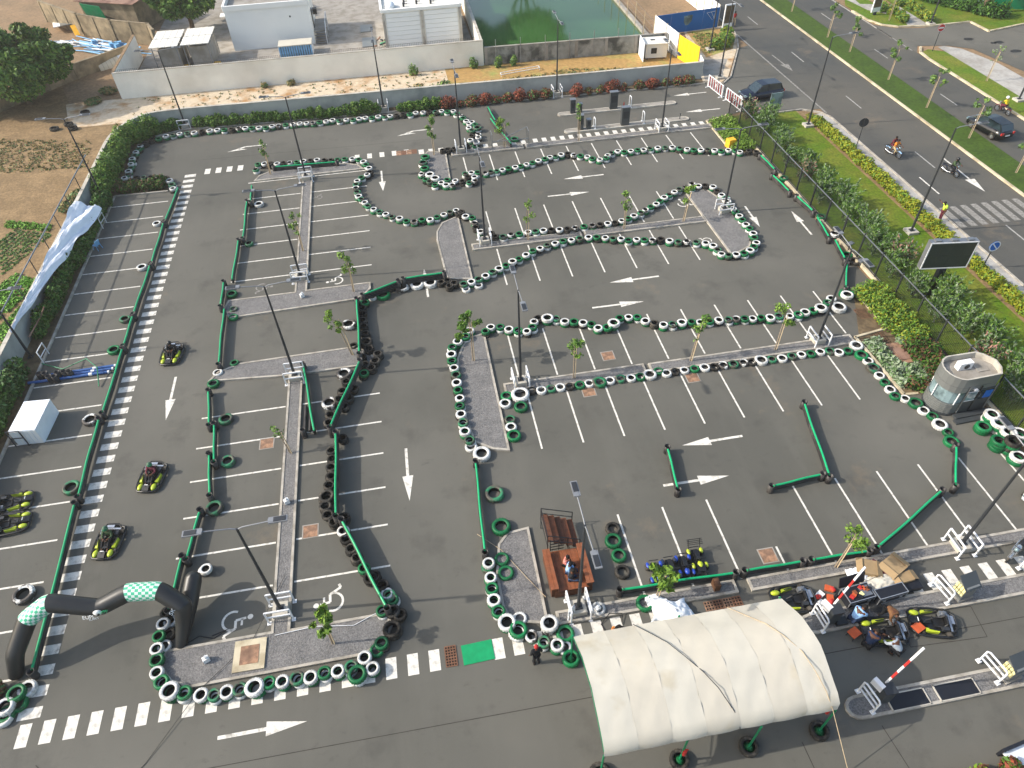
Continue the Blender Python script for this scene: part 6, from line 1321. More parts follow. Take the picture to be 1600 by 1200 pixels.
def small_kart(x, y, rz, label, main, cage=False):
    t = thing('small_kart', label, 'kart', (x, y, 0), rz, 'small karts behind the rail')
    m = MB(); m.box((0, 0, .2), (.32, 1.1, .12)); m.build('chassis', 'plastic_black', t)
    for s_ in (-1, 1):
        for yy in (-.4, .42):
            m = MB(); m.lathe([(.06, -.09), (.17, -.09), (.19, 0), (.17, .09), (.06, .09), (.06, 0)], 12, (s_*.34, yy, .19), 0, Matrix.Rotation(R_(90), 4, 'Y'), close=True); m.build('wheel', 'rubber', t)
            m = MB(); m.ball((s_*.33, yy, .36), .16, 8, 0, (.6, 1.1, .4)); m.build('mudguard', main, t)
    m = MB(); m.ball((0, .42, .46), .17, 10, 0, (.8, 1.1, .6)); m.build('front_cowl', main, t)
    m = MB(); m.box((0, -.1, .48), (.22, .5, .14)); m.build('seat', 'plastic_black', t)
    m = MB(); m.bar((-.3, .25, .72), (.3, .25, .72), .035); m.bar((0, .25, .7), (0, .38, .4), .04); m.build('handlebar', 'black_metal', t)
    if cage:
        m = MB(); m.box((0, .62, .42), (.42, .34, .1), 0, 0, R_(-15)); m.box((-.16, .8, .36), (.12, .2, .08), .3); m.box((.16, .8, .36), (.12, .2, .08), -.3); m.build('nose_cowl', 'plastic_black', t)
        for k in range(4):
            m = MB(); m.bar((-.4, -.55-.08*k, .75+.03*k), (.4, -.55-.08*k, .75+.03*k), .025); m.build('rack_bar', 'black_metal', t)
        m = MB(); m.bar((-.3, -.5, .3), (-.3, -.8, .85), .03); m.bar((.3, -.5, .3), (.3, -.8, .85), .03); m.build('rack_frame', 'black_metal', t)
    m = MB(); m.bar((-.25, -.6, .42), (.25, -.6, .42), .03); m.build('rear_rack', 'black_metal', t)
small_kart(9.35, 16.6, R_(178), 'blue quad behind the bright sapling', 'blue_kart'); small_kart(10.15, 16.65, R_(180), 'black and navy quad between two blue ones', 'c_navy'); small_kart(10.85, 16.7, R_(176), 'bright blue quad next to the yellow one', 'blue_kart'); small_kart(11.6, 16.95, R_(178), 'yellow and black quad with a rear rack', 'kart_yellow', True)
# ================================================================ cars
def car(x, y, rz, label, paint, L=4.4, W=1.8, Hh=1.6, suv=True, plate=True):
    t = thing('car', label, 'car', (x, y, 0), rz); a = L/2; w2 = W/2
    st = [(-a, .55, .45, .82), (-a+.12, .92, .32, .95), (-a+.6, .98, .28, 1.0), (-.6, 1.0, .28, .98), (.9, .99, .28, .93), (a-.75, .97, .28, .86), (a-.18, .88, .3, .74), (a, .66, .42, .6)]
    m = MB(); vs = []; 
    for (yy, f, z0, z1) in st:
        b = w2*f; vs += [(-b, yy, z0), (-b*1.02, yy, (z0+z1)/2), (-b*.93, yy, z1), (-b*.5, yy, z1+.04), (b*.5, yy, z1+.04), (b*.93, yy, z1), (b*1.02, yy, (z0+z1)/2), (b, yy, z0)]
    n = 8; N = len(st); fs = [(i*n+k, i*n+(k+1) % n, (i+1)*n+(k+1) % n, (i+1)*n+k) for i in range(N-1) for k in range(n)]
    m.add(vs, [f[::-1] for f in fs], 0, True); m.add(vs[:n], [tuple(range(n))]); m.add(vs[-n:], [tuple(range(n))[::-1]]); m.build('body', paint, t)
    gs = [(-a+.15, .72, .9, .94), (-a+.5, .74, .96, Hh-.08), (-.2, .76, .97, Hh), (.45, .74, .95, Hh-.05), (1.25, .72, .9, .95)]
    m = MB(); vs = []
    for (yy, f, z0, z1) in gs: b = w2*f; vs += [(-b*1.18, yy, z0-.04), (-b, yy, z1), (b, yy, z1), (b*1.18, yy, z0-.04)]
    fs = [(i*4+k, i*4+k+1, (i+1)*4+k+1, (i+1)*4+k) for i in range(4) for k in range(3)]; m.add(vs, [f[::-1] for f in fs], 0, False); m.build('windows', 'glass', t)
    m = MB(); b = w2*.70; vs = [(-b, -a+.52, Hh-.06), (b, -a+.52, Hh-.06), (b*1.04, -.2, Hh+.02), (b, .48, Hh-.035), (-b, .48, Hh-.035), (-b*1.04, -.2, Hh+.02)]; m.add(vs, [(0, 1, 2, 5), (5, 2, 3, 4)]); m.build('roof', paint, t)
    for s_ in (-1, 1):
        m = MB(); m.bar((s_*w2*.75, -.25, Hh-.02), (s_*w2*.88, -.25, .95), .07, .04); m.bar((s_*w2*.74, .42, Hh-.06), (s_*w2*.85, 1.2, .93), .06, .04); m.bar((s_*w2*.74, -a+.55, Hh-.1), (s_*w2*.84, -a+.2, .93), .09, .05); m.build('pillar', paint, t)
        for yy in (-a+.85, a-.85):
            m = MB(); m.lathe([(.16, -.1), (.31, -.1), (.34, -.04), (.34, .06), (.31, .1), (.16, .1)], 18, (s_*(w2-.08), yy, .34), 0, Matrix.Rotation(R_(90), 4, 'Y'), close=True); wh = m.build('wheel', 'rubber', t)
            m = MB(); m.cyl((s_*(w2-.16), yy, .34), (s_*(w2+.012), yy, .34), .2, n=12); m.build('rim', 'chrome', wh)
        m = MB(); m.box((s_*w2*.68, a-.1, .68), (.36, .2, .12), R_(-12*s_)); m.build('headlight', 'glass_pale', t)
        m = MB(); m.box((s_*w2*.72, -a+.06, .8), (.26, .14, .2), R_(10*s_)); m.build('tail_light', 'red', t)
        m = MB(); m.box((s_*(w2+.07), .85, 1.0), (.16, .1, .12)); m.build('wing_mirror', paint if suv else 'white_steel', t)
    m = MB(); 
    for k in range(3): m.box((0, a-.02, .5+.09*k), (.9, .05, .03))
    m.build('grille', 'chrome', t)
    if plate: m = MB(); m.box((0, -a-.01, .62), (.5, .03, .12)); m.box((0, a+.02, .42), (.5, .03, .12)); m.build('number_plate', 'white_panel', t)
    m = MB(); m.bar((-.4, .55, Hh-.02), (.4, .55, Hh-.02), .02); 
    return t
car(37.6, 67.9, R_(96), 'dark blue SUV turning into the car park entrance', 'car_navy', 4.5, 1.85, 1.62)
car(55.0, 55.6, R_(8), 'black hatchback seen from behind on the far carriageway', 'car_black', 4.3, 1.8, 1.55, False)
car(31.7, 17.4, R_(120), 'white car cut off by the right picture edge', 'car_white', 4.2, 1.75, 1.45)
# ================================================================ motorbikes
def motorbike(x, y, rz, label, paint, lean=0.0):
    t = thing('motorbike', label, 'motorbike', (x, y, 0), rz)
    for yy in (-.62, .66):
        m = MB(); m.lathe([(.24, -.04), (.29, -.05), (.31, 0), (.29, .05), (.24, .04)], 18, (0, yy, .31), 0, Matrix.Rotation(R_(90), 4, 'Y'), close=True); wh = m.build('wheel', 'rubber', t)
        m = MB(); 
        for k in range(6): a = math.pi*k/6; m.bar((0, yy-.24*math.cos(a), .31-.24*math.sin(a)), (0, yy+.24*math.cos(a), .31+.24*math.sin(a)), .015)
        m.cyl((-.06, yy, .31), (.06, yy, .31), .05, n=8); m.build('spokes', 'chrome', wh)
        m = MB(); m.tube([(0, yy-.22, .58), (0, yy, .66), (0, yy+.24, .57)], .05, 6); m.build('mudguard', paint, t)
    m = MB(); m.tube([(-.08, .66, .31), (-.08, .46, .95)], .025, 6); m.tube([(.08, .66, .31), (.08, .46, .95)], .025, 6); m.build('front_fork', 'chrome', t)
    m = MB(); m.tube([(-.34, .3, 1.04), (-.15, .42, 1.0), (.15, .42, 1.0), (.34, .3, 1.04)], .02, 6); m.build('handlebar', 'black_metal', t)
    m = MB(); m.ball((0, .2, .78), .2, 10, 0, (.75, 1.3, .7)); m.build('fuel_tank', paint, t)
    m = MB(); m.ball((0, -.3, .78), .2, 10, 0, (.65, 2.0, .35)); m.build('seat', 'black_metal', t)
    m = MB(); m.ball((0, .05, .42), .2, 8, 0, (.7, 1.2, 1)); m.bar((0, .4, .8), (0, -.1, .35), .06); m.bar((0, -.1, .35), (0, -.62, .35), .06); m.bar((0, -.6, .7), (0, .1, .66), .06); m.build('engine', 'pole', t)
    m = MB(); m.tube([(.12, .15, .3), (.15, -.2, .26), (.16, -.75, .36)], .04, 6); m.build('exhaust', 'chrome', t)
    m = MB(); m.ball((0, .55, .95), .1, 8); m.build('headlight', 'glass_pale', t)
    m = MB(); m.box((0, -.75, .72), (.22, .22, .05)); m.build('rear_rack', 'black_metal', t)
    return t
motorbike(43.9, 53.4, R_(196), 'light blue motorbike carrying two people on the near lane', 'c_sky'); person('rider in orange steering the light blue motorbike', 43.85, 53.3, .04, R_(196), 'ride', 'c_orange', 'c_khaki', sleeves=False); person('pillion passenger in maroon on the light blue motorbike', 43.95, 53.85, .06, R_(196), 'ride', 'c_maroon', 'c_maroon', sleeves=False)
motorbike(46.8, 49.2, R_(196), 'dark motorbike with a rider in black and green', 'c_navy'); person('rider in black helmet and green top on the dark motorbike', 46.8, 49.1, .04, R_(196), 'ride', 'c_green', 'c_black', helmet='plastic_black')
motorbike(58.9, 58.9, R_(14), 'motorbike on the far carriageway beside the verge', 'c_maroon'); person('rider in a yellow shirt and white helmet on the far motorbike', 58.9, 58.75, .04, R_(14), 'ride', 'c_yellow', 'c_maroon', helmet='white_steel', sleeves=False)
motorbike(27.3, 14.35, R_(118), 'silver motorbike parked on the crossing at the right edge', 'chrome')
# ================================================================ kiosk
t = thing('guard_kiosk', 'grey metal guard kiosk with a curved glazed end', 'kiosk', (30.6, 24.5, 0), R_(2))
def outline(s=1.0, n=9):
    o = [(1.25, -1.0), (1.25+.35, -.5), (1.25+.45, .1), (1.35, .7), (1.0, 1.0), (-.75, 1.05)]
    # left curved end from back to front
    c = (-.75, .0); o += [(-.75-.95*math.sin(a), 1.05*math.cos(a)) for a in np.linspace(.25, math.pi-.25, n)]
    o += [(-.45, -1.02)]; return [(x*s, y*s) for x, y in o]
def band(z0, z1, s, m_, nm, top=False):
    m = MB(); m.prism(outline(s), z0, z1, 0); return m.build(nm, m_, t)
band(0, .16, 1.02, 'kiosk_dark', 'plinth')
for k in range(6): band(.18+.13*k, .18+.13*k+.11, 1.0, 'kiosk_grey', 'wall_slat')
band(.16, .96, .97, 'kiosk_dark', 'wall_core'); band(.96, 1.9, .955, 'glass_pale', 'window_glass')
band(1.9, 2.32, 1.0, 'kiosk_grey', 'upper_band'); band(2.34, 2.6, 1.0, 'kiosk_grey', 'upper_band'); band(2.3, 2.36, .985, 'kiosk_dark', 'band_gap')
o_, i_ = inset(outline(1.0), .09); m = MB(); n = len(o_)
for i in range(n):
    j = (i+1) % n; a, b, c, d = o_[i], o_[j], i_[j], i_[i]
    m.add([(*a, 2.6), (*b, 2.6), (*b, 3.0), (*a, 3.0)], [(0, 1, 2, 3)]); m.add([(*d, 2.5), (*c, 2.5), (*c, 3.0), (*d, 3.0)], [(3, 2, 1, 0)], 1); m.add([(*a, 3.0), (*b, 3.0), (*c, 3.0), (*d, 3.0)], [(0, 1, 2, 3)], 1)
m.build('parapet', ['kiosk_grey', 'concrete_pale'], t)
m = MB(); m.sheet(i_, 2.63); m.build('roof', 'concrete', t)
m = MB(); m.box((-.25, .25, 2.88), (.85, .36, .5)); ac = m.build('air_conditioner', 'white_steel', t)
m = MB(); m.lathe([(.001, 0), (.17, 0), (.17, .02), (.001, .02)], 16, (-.2, .06, 2.88), 0, Matrix.Rotation(R_(90), 4, 'X')); m.build('fan_grille', 'pole', ac)
m = MB(); m.box((.75, .1, 2.66), (.7, .8, .04)); m.build('roof_hatch', 'concrete', t)
m = MB(); m.box((.45, -1.01, 1.05), (1.9, .06, 1.9)); fr = m.build('front_wall', 'kiosk_dark', t)
m = MB(); m.box((-.1, -1.05, 1.5), (.62, .03, .62)); m.build('door_window', 'glass_pale', t)
m = MB(); m.box((.85, -1.05, 1.5), (.85, .03, .7)); m.build('front_window', 'glass', t)
m = MB(); m.box((.98, -1.07, 1.5), (.5, .02, .6)); m.build('window_poster', 'sign_blue', t)
for x in (-.5, .28, 1.32):
    m = MB(); m.bar((x, -1.07, .2), (x, -1.07, 2.3), .05); m.build('frame_bar', 'black_metal' if x == .28 else 'kiosk_grey', t)
for z in (1.15, 1.88):
    m = MB(); m.box((-.1, -1.06, z), (.7, .03, .04)); m.build('window_frame', 'white_steel', t)
for a in (0, 4, 8):
    p = outline(1.0)[6+a]; m = MB(); m.bar((p[0]*1.0, p[1]*1.0, .96), (p[0], p[1], 1.9), .05); m.build('window_mullion', 'white_steel', t)
for k in range(2):
    m = MB(); m.box((.5, -1.3-.32*k, .12-.06*k), (2.5+.3*k, .34, .16-.05*k)); m.build('step', 'kiosk_dark', t)
m = MB(); m.box((-.1, -1.1, 2.1), (.2, .12, .1)); m.build('lamp', 'white_steel', t)
# ================================================================ LED screen, signs
t = thing('led_screen', 'large dark outdoor display screen on a post by the hedge', 'screen', (35.2, 34.15, 0), R_(-8))
m = MB(); m.box((0, 0, 3.55), (3.2, .42, 2.15)); m.build('cabinet', 'grey_metal', t)
for i in range(4):
    for j in range(2):
        m = MB(); m.box((-1.13+.755*i, -.225, 3.07+.97*j), (.745, .02, .96)); m.build('screen_module', 'screen', t)
m = MB()
for z in (2.53, 4.57): m.box((0, -.23, z), (3.2, .04, .07))
for x in (-1.565, 1.565): m.box((x, -.23, 3.55), (.07, .04, 2.1))
m.build('bezel', 'white_steel', t)
for x in (-1.1, 0, 1.1):
    m = MB(); m.box((x, 0, 4.67), (.4, .3, .09)); m.build('top_vent', 'grey_metal', t)
m = MB(); m.box((.2, .1, 1.25), (.45, .35, 2.5)); m.build('post', 'pole', t)
def round_sign(x, y, h, rz, label, face, r=.42, tilt=0):
    t = thing('road_sign', label, 'road sign', (x, y, 0), rz)
    m = MB(); m.cyl((0, 0, 0), (0, 0, h+r), .04, n=8); m.build('pole', 'pole', t)
    m = MB(); m.cyl((0, -.05, h), (0, -.075, h), r, n=24); m.build('disc', face[0], t)
    m = MB(); m.cyl((0, -.045, h), (0, -.05, h), r*.98, n=24); m.build('disc_back', 'lamp_grey' if face[0] != 'pole' else 'pole', t)
    if face[0] == 'red':
        m = MB(); m.lathe([(r*.9, 0), (r, 0)], 24, (0, -.08, h), 0, Matrix.Rotation(R_(90), 4, 'X')); m.build('rim', 'white_steel', t)
        m = MB(); m.box((0, -.082, h), (r*1.4, .01, r*.36)); m.build('bar_symbol', 'white_steel', t)
    if face[0] == 'sign_blue':
        m = MB(); m.lathe([(r*.82, 0), (r*1.0, 0)], 24, (0, -.082, h), 0, Matrix.Rotation(R_(90), 4, 'X')); m.build('rim', 'white_steel', t)
        m = MB(); m.box((0, -.083, h), (r*1.7, .01, r*.18), 0, 0, 0, R_(45)); m.build('slash_symbol', 'white_steel', t)
    return t
round_sign(41.7, 55.7, 2.3, R_(180-10), 'round road sign seen from its dark back on the pavement', ['pole'], .42)
round_sign(40.9, 36.2, 2.0, R_(0), 'round blue no-parking sign on the pavement', ['sign_blue'], .42)
round_sign(61.8, 75.0, 2.6, R_(0), 'round red no-entry sign at the side road corner', ['red'], .42)
def advert(x, y, rz, label, h=2.6):
    t = thing('advert_stand', label, 'advert stand', (x, y, 0), rz)
    m = MB(); m.box((0, 0, h/2+.25), (1.3, .16, h-.3)); m.build('frame', 'white_steel', t)
    m = MB(); m.box((0, -.09, h/2+.45), (1.1, .03, h-1.0)); m.build('poster', 'soil_dark', t)
    m = MB(); m.box((0, -.09, .72), (1.1, .03, .45)); m.build('caption_panel', 'white_panel', t)
    m = MB(); m.box((0, 0, .2), (.4, .2, .4)); m.build('foot', 'pole', t); return t
advert(41.7, 87.2, R_(8), 'advert stand with a dark poster beside the blue hoarding', 3.0); advert(61.9, 87.8, R_(10), 'advert stand in the hedge at the far corner')
t = thing('notice_board', 'greenish notice board at the verge corner behind the SUV', 'sign', (37.6, 64.6, 0), R_(5))
m = MB(); m.box((0, 0, 1.25), (1.3, .07, 1.2)); m.build('board', 'glass_pale', t)
for s_ in (-1, 1):
    m = MB(); m.bar((s_*.6, 0, 0), (s_*.6, 0, 1.9), .06); m.build('post', 'grey_metal', t)
# ================================================================ gates, guard rails, machines
for k, (x, y, rz) in enumerate(((33.55, 70.3, 97), (34.1, 66.7, 97))):
    t = thing('crowd_barrier', ['red and white striped barrier across the entrance, farther', 'red and white striped barrier across the entrance, nearer the fence'][k], 'barrier', (x, y, 0), R_(rz), 'entrance barriers'); L = 3.1
    m = MB(); m.bar((-L/2, 0, 1.25), (L/2, 0, 1.25), .07); m.bar((-L/2, 0, .15), (L/2, 0, .15), .07); m.bar((-L/2, 0, 0), (-L/2, 0, 1.25), .07); m.bar((L/2, 0, 0), (L/2, 0, 1.25), .07); m.build('frame', 'white_steel', t)
    for i in range(13):
        m = MB(); m.bar((-L/2+.12+.235*i, 0, .15), (-L/2+.22+.235*i, 0, 1.25), .045 if i % 2 else .07); m.build('bar', 'red' if i % 2 else 'white_steel', t)
    m = MB(); m.box((0, -.05, .7), (.35, .03, .35)); m.build('plate', 'white_panel', t)
    for s_ in (-1, 1):
        m = MB(); m.box((s_*L/2*.9, 0, .03), (.1, .7, .06)); m.build('foot', 'white_steel', t)
def cabinet(x, y, h, wd, label, m_='kiosk_dark'):
    t = thing('gate_cabinet', label, 'cabinet', (x, y, .13))
    m = MB(); m.box((0, 0, h/2), (wd, .45, h)); m.build('housing', m_, t)
    m = MB(); m.box((0, 0, h+.03), (wd+.08, .5, .06)); m.build('lid', 'grey_metal', t)
    m = MB(); m.box((0, -.235, h*.6), (wd*.7, .02, h*.4)); m.build('front_panel', 'pole', t)
cabinet(17.6, 68.75, 1.35, .5, 'slim gate cabinet on the upper gate island, end next to the post'); cabinet(18.35, 68.7, .85, .4, 'short dark post cabinet on the upper gate island'); cabinet(21.9, 68.75, 1.7, .8, 'tall ticket cabinet on the upper gate island')
cabinet(17.5, 64.95, 1.4, .5, 'slim gate cabinet on the lower gate island'); cabinet(18.3, 64.9, .9, .4, 'short dark cabinet on the lower gate island'); cabinet(22.0, 64.9, 1.75, .8, 'tall ticket cabinet on the lower gate island')
def hoop(x, y, rz, label, h=1.0, w_=.7, bars_=1, grp='white guard hoops'):
    t = thing('guard_hoop', label, 'guard rail', (x, y, .12), rz, grp)
    m = MB(); m.tube([(-w_/2, 0, 0), (-w_/2, 0, h-.1), (-w_/2+.1, 0, h), (w_/2-.1, 0, h), (w_/2, 0, h-.1), (w_/2, 0, 0)], .045, 8); m.build('hoop', 'white_steel', t)
    for k in range(bars_):
        m = MB(); m.bar((-w_/2, 0, h*(k+1)/(bars_+1)), (w_/2, 0, h*(k+1)/(bars_+1)), .06); m.build('cross_bar', 'white_steel', t)
    for s_ in (-1, 1):
        m = MB(); m.box((s_*w_/2, 0, .02), (.2, .2, .04)); m.build('foot', 'white_steel', t)
hoop(23.7, 68.7, R_(90), 'white hoop past the tall cabinet on the upper gate island', 1.1, .6, 0); hoop(23.9, 64.9, R_(90), 'white hoop past the tall cabinet on the lower gate island', 1.1, .6, 0); hoop(18.9, 64.9, R_(90), 'white hoop beside the short cabinet on the lower gate island', 1.0, .6, 0)
m = MB(); m.cyl((0, 0, 0), (0, 0, .5), .06, n=8); m.cyl((0, 0, .5), (0, 0, .6), .03, n=6); o = m.build('hydrant', 'red'); o.location = (23.0, 68.6, .13); tag(o, 'small red standpipe between cabinet and hoop on the upper gate island', 'standpipe')
m = MB(); m.cyl((0, 0, 0), (0, 0, .5), .04, n=8); m.ball((0, 0, .52), .07); o = m.build('bollard', 'pole'); o.location = (27.7, 64.8, .13); tag(o, 'small black bollard at the end of the lower gate island', 'bollard')
hoop(15.95, 12.75, R_(95), 'three-bar white guard rail at the island nose by the tent', 1.05, .95, 2); hoop(22.3, 13.0, R_(100), 'three-bar white guard rail by the ticket machine behind the karts', 1.05, 1.05, 2); hoop(27.0, 13.0, R_(100), 'white guard rail at the right picture edge', 1.05, 1.05, 1)
hoop(16.25, 9.0, R_(100), 'three-bar white guard rail on the nearest island nose', 1.05, .95, 2); hoop(22.2, 9.2, R_(100), 'three-bar white guard rail by the nearest ticket machine', 1.05, 1.05, 2)
def boom(x, y, label, tip, L=3.2):
    t = thing('boom_barrier', label, 'boom gate', (x, y, .13))
    m = MB(); m.box((0, 0, .5), (.5, .42, 1.0)); m.build('housing', 'kiosk_dark', t)
    m = MB(); m.box((0, 0, 1.04), (.56, .48, .08)); m.build('lid', 'pole', t)
    m = MB(); m.box((-.3, .3, .9), (.2, .5, .4), R_(20)); m.build('bracket', 'white_steel', t)
    a = Vector((.05, .3, .9)); b = Vector(tip); n = 6
    for k in range(n):
        m = MB(); m.bar(a.lerp(b, k/n), a.lerp(b, (k+1)/n), .09, .05); m.build('arm_stripe', 'red' if k in (1, 3) else 'white_steel', t)
boom(16.6, 12.75, 'raised boom gate by the flight cases and tent', (.55, .35, 4.0)); boom(17.0, 9.0, 'raised boom gate with red and white arm, nearest the bottom', (.55, .35, 4.0))
def machine(x, y, rz, label):
    t = thing('ticket_machine', label, 'ticket machine', (x, y, .13), rz)
    m = MB(); m.box((0, 0, .55), (.7, .55, 1.1)); m.build('housing', 'kiosk_grey', t)
    m = MB(); m.add([(-.45, -.33, 1.0), (.45, -.33, 1.0), (.45, .33, 1.45), (-.45, .33, 1.45), (-.45, -.33, .95), (.45, -.33, .95), (.45, .33, 1.4), (-.45, .33, 1.4)], [(0, 1, 2, 3), (0, 4, 5, 1), (1, 5, 6, 2), (2, 6, 7, 3), (3, 7, 4, 0), (4, 7, 6, 5)]); m.build('hood', 'kiosk_dark', t)
    for k in range(4):
        m = MB(); m.box((-.375+.0*k, -.2+.14*k, .72+.0*k), (.06, .11, .55), 0, 0); m.build('label_strip', 'seat_yellow', t)
    m = MB(); m.box((0, 0, .04), (.9, .7, .06)); m.build('base', 'concrete', t)
machine(23.3, 12.8, R_(8), 'grey ticket machine with yellow strips behind the karts'); machine(23.0, 8.95, R_(8), 'grey ticket machine with yellow strips at the bottom right')
for k, (x, w_) in enumerate(((18.1, 1.7), (20.4, 1.8))):
    t = thing('pit_cover', ['black mat-covered pit beside the nearest boom gate', 'black mat-covered pit in the middle of the nearest island'][k], 'cover', (x, 8.75, .11))
    m = MB(); m.box((0, 0, .02), (w_, .62, .04)); m.build('mat', 'case_black', t)
    m = MB()
    for y in (-.34, .34): m.box((0, y, .025), (w_+.1, .05, .06))
    for xx in (-w_/2-.03, w_/2+.03): m.box((xx, 0, .025), (.05, .72, .06))
    m.build('frame', 'concrete_pale', t)
# steel frame on the top strip
t = thing('sapling_guard', 'grey pipe frame standing round a sapling on the top strip', 'frame', (9.9, 62.8, .1))
m = MB()
for a_, b_ in (((-1.6, -.4, 0), (-1.6, -.4, 1.6)), ((1.9, -.4, 0), (1.9, -.4, 1.6)), ((-1.6, .5, 0), (-1.6, .5, 1.6)), ((1.9, .5, 0), (1.9, .5, 1.6)), ((-1.6, -.4, .9), (1.9, -.4, .9)), ((-1.6, .5, 1.6), (-1.6, -.4, 1.6)), ((1.9, .5, 1.6), (1.9, -.4, 1.6)), ((-1.0, .5, .5), (1.9, .5, 1.6))): m.tube([a_, b_], .03, 6)
m.build('frame_tubes', 'grey_metal', t)
m = MB(); m.prism([(-.35, -.35), (.35, -.35), (.35, .35), (-.35, .35)], 0, .75, 0); m.box((0, -.05, .79), (.66, .6, .08)); o = m.build('yellow_bin', 'yellow_box'); o.location = (30.35, 58.3, 0); o.rotation_euler = (0, 0, R_(8)); tag(o, 'yellow plastic box beside the clipped green block', 'box')
# ================================================================ clutter
def flight_case(x, y, rz, label, L, W, H_, lid=None, cat='flight case'):
    t = thing('flight_case', label, cat, (x, y, .12), rz)
    m = MB(); m.box((0, 0, H_/2), (L, W, H_)); m.build('case_body', 'case_black', t)
    m = MB(); e = .02
    for sx in (-1, 1):
        for sy in (-1, 1): m.bar((sx*L/2, sy*W/2, 0), (sx*L/2, sy*W/2, H_+e), .035)
        m.bar((sx*L/2, -W/2, H_), (sx*L/2, W/2, H_), .035)
    for sy in (-1, 1):
        for z in (0.02, H_*.7, H_): m.bar((-L/2, sy*W/2, z), (L/2, sy*W/2, z), .035)
    m.build('metal_edge', 'alu', t)
    for k in (-1, 1):
        m = MB(); m.box((k*L*.3, -W/2-.015, H_*.45), (.14, .03, .12)); m.build('handle', 'alu', t)
    if lid:
        m = MB(); m.box((0, W/2+.25, H_+.12), (L, .06, .6), 0, 0, R_(-20)); m.build('lid', 'case_black', t)
        g = random.Random(3)
        for k in range(9):
            m = MB(); m.box((-.45+.13*k, g.uniform(-.22, .2), H_+.04), (.16, .2, .1), g.uniform(0, 1)); m.build('tool', ['red', 'orange_plastic', 'wood', 'case_black', 'seat_yellow'][k % 5], t)
        m = MB(); m.box((L*.25, 0, H_+.02), (L*.36, W*.7, .03)); m.build('tray', 'grey_metal', t)
flight_case(18.3, 13.55, R_(5), 'open black flight case full of tools', 1.35, .75, .55, True); flight_case(19.85, 13.35, R_(5), 'closed long black flight case beside the open one', 1.5, .5, .55)
def box_(x, y, z, s, rz, label, m_='cardboard', cat='cardboard box', flaps=True):
    t = thing('cardboard_box', label, cat, (x, y, z), rz)
    m = MB(); a, b, c = s; m.box((0, 0, c/2), s); m.build('carton', m_, t)
    if flaps:
        for k, (dx, dy, ry) in enumerate(((a*.62, 0, R_(25)), (-a*.62, 0, R_(-25)))):
            m = MB(); m.box((dx, dy, c+.0), (a*.4, b, .015), 0, 0, 0, ry); m.build('flap', m_, t)
box_(19.55, 14.75, .12, (.75, .8, .5), R_(-25), 'crumpled brown carton left of the striped bag'); box_(20.75, 14.6, .12, (.85, .9, .55), R_(25), 'large open brown carton nearest the crossing'); box_(20.95, 13.95, .12, (.8, .5, .45), R_(5), 'brown carton on its side beside the black bag')
m = MB(); m.box((0, 0, .15), (.3, 1.1, .25)); o = m.build('striped_bag', 'c_maroon'); o.location = (20.15, 14.6, .3); o.rotation_euler = (0, R_(10), R_(35)); tag(o, 'dark maroon striped bag between two cartons', 'bag')
m = MB(); m.box((0, 0, .15), (.8, .5, .3)); m.box((.1, -.1, .31), (.3, .15, .02)); o = m.build('black_bag', 'case_black'); o.location = (21.2, 13.6, .12); tag(o, 'black bag beside the crossing', 'bag')
def cloth(name, label, cat, pts_fn, nx, ny, m_, loc, rz=0, thick=.012):
    m = MB(); vs = []
    for i in range(nx+1):
        for j in range(ny+1): vs.append(pts_fn(i/nx, j/ny))
    fs = [(i*(ny+1)+j, (i+1)*(ny+1)+j, (i+1)*(ny+1)+j+1, i*(ny+1)+j+1) for i in range(nx) for j in range(ny)]
    m.add(vs, fs, 0, True); m.add([(a, b, c-thick) for a, b, c in vs], [f[::-1] for f in fs], 0, True); o = m.build(name, m_); o.location = loc; o.rotation_euler = (0, 0, rz); tag(o, label, cat); return o
gg = np.random.default_rng(11); NZ = gg.normal(size=(40, 40))
def wrinkle(a, u, v, s=1.0): i = int(u*17) % 40; j = int(v*13) % 40; return a*(NZ[i, j]*.5+math.sin(u*21*s+3*math.sin(v*9))*.5+math.sin(v*27*s+u*7)*.35)
cloth('dust_sheet', 'cream crumpled cloth heaped behind the flight cases', 'cloth', lambda u, v: ((u-.5)*2.1, (v-.5)*1.0, .35*math.sin(math.pi*u)**.5*math.sin(math.pi*v)**.5+.1+wrinkle(.05, u, v)), 28, 18, 'canvas', (19.9, 13.95, .12), R_(4))
cloth('dust_sheet', 'white crumpled cloth behind the open flight case', 'cloth', lambda u, v: ((u-.5)*.9, (v-.5)*.8, .3*math.sin(math.pi*u)**.5*math.sin(math.pi*v)**.5+.1+wrinkle(.06, u, v)), 18, 14, 'tarp_white', (18.95, 14.6, .12), 0)
cloth('plastic_sheet', 'crumpled white plastic sheet under the bright sapling', 'plastic sheet', lambda u, v: ((u-.5)*1.9+.2*math.sin(v*5), (v-.5)*1.3+.15*math.sin(u*7), .5*math.sin(math.pi*u)**.6*math.sin(math.pi*v)**.6+.08+wrinkle(.07, u, v)), 24, 20, 'tarp_white', (9.35, 14.55, .1), R_(-15))
def long_tarp(u, v):
    y = 57.6-16.6*u; w_ = 1.3*(1-u)**1.4+.16; ht = 1.25*(1-u)**.7+.45*(u > .8)*(u-.8); z = 1.95-(v**1.8)*ht*.6+.16*math.sin(v*9+u*16)*(1-u)+.05*math.sin(v*23+u*31); return (-27.75+.05+v*w_*1.35+.08*math.sin(u*19)*v, y+.1*math.sin(v*4+u*8), max(.5, z+wrinkle(.09*(1.1-u), u, v)))
cloth('white_tarpaulin', 'long white sheet draped along the left wall over the hedge', 'tarpaulin', long_tarp, 60, 14, 'tarp_white', (0, 0, 0))
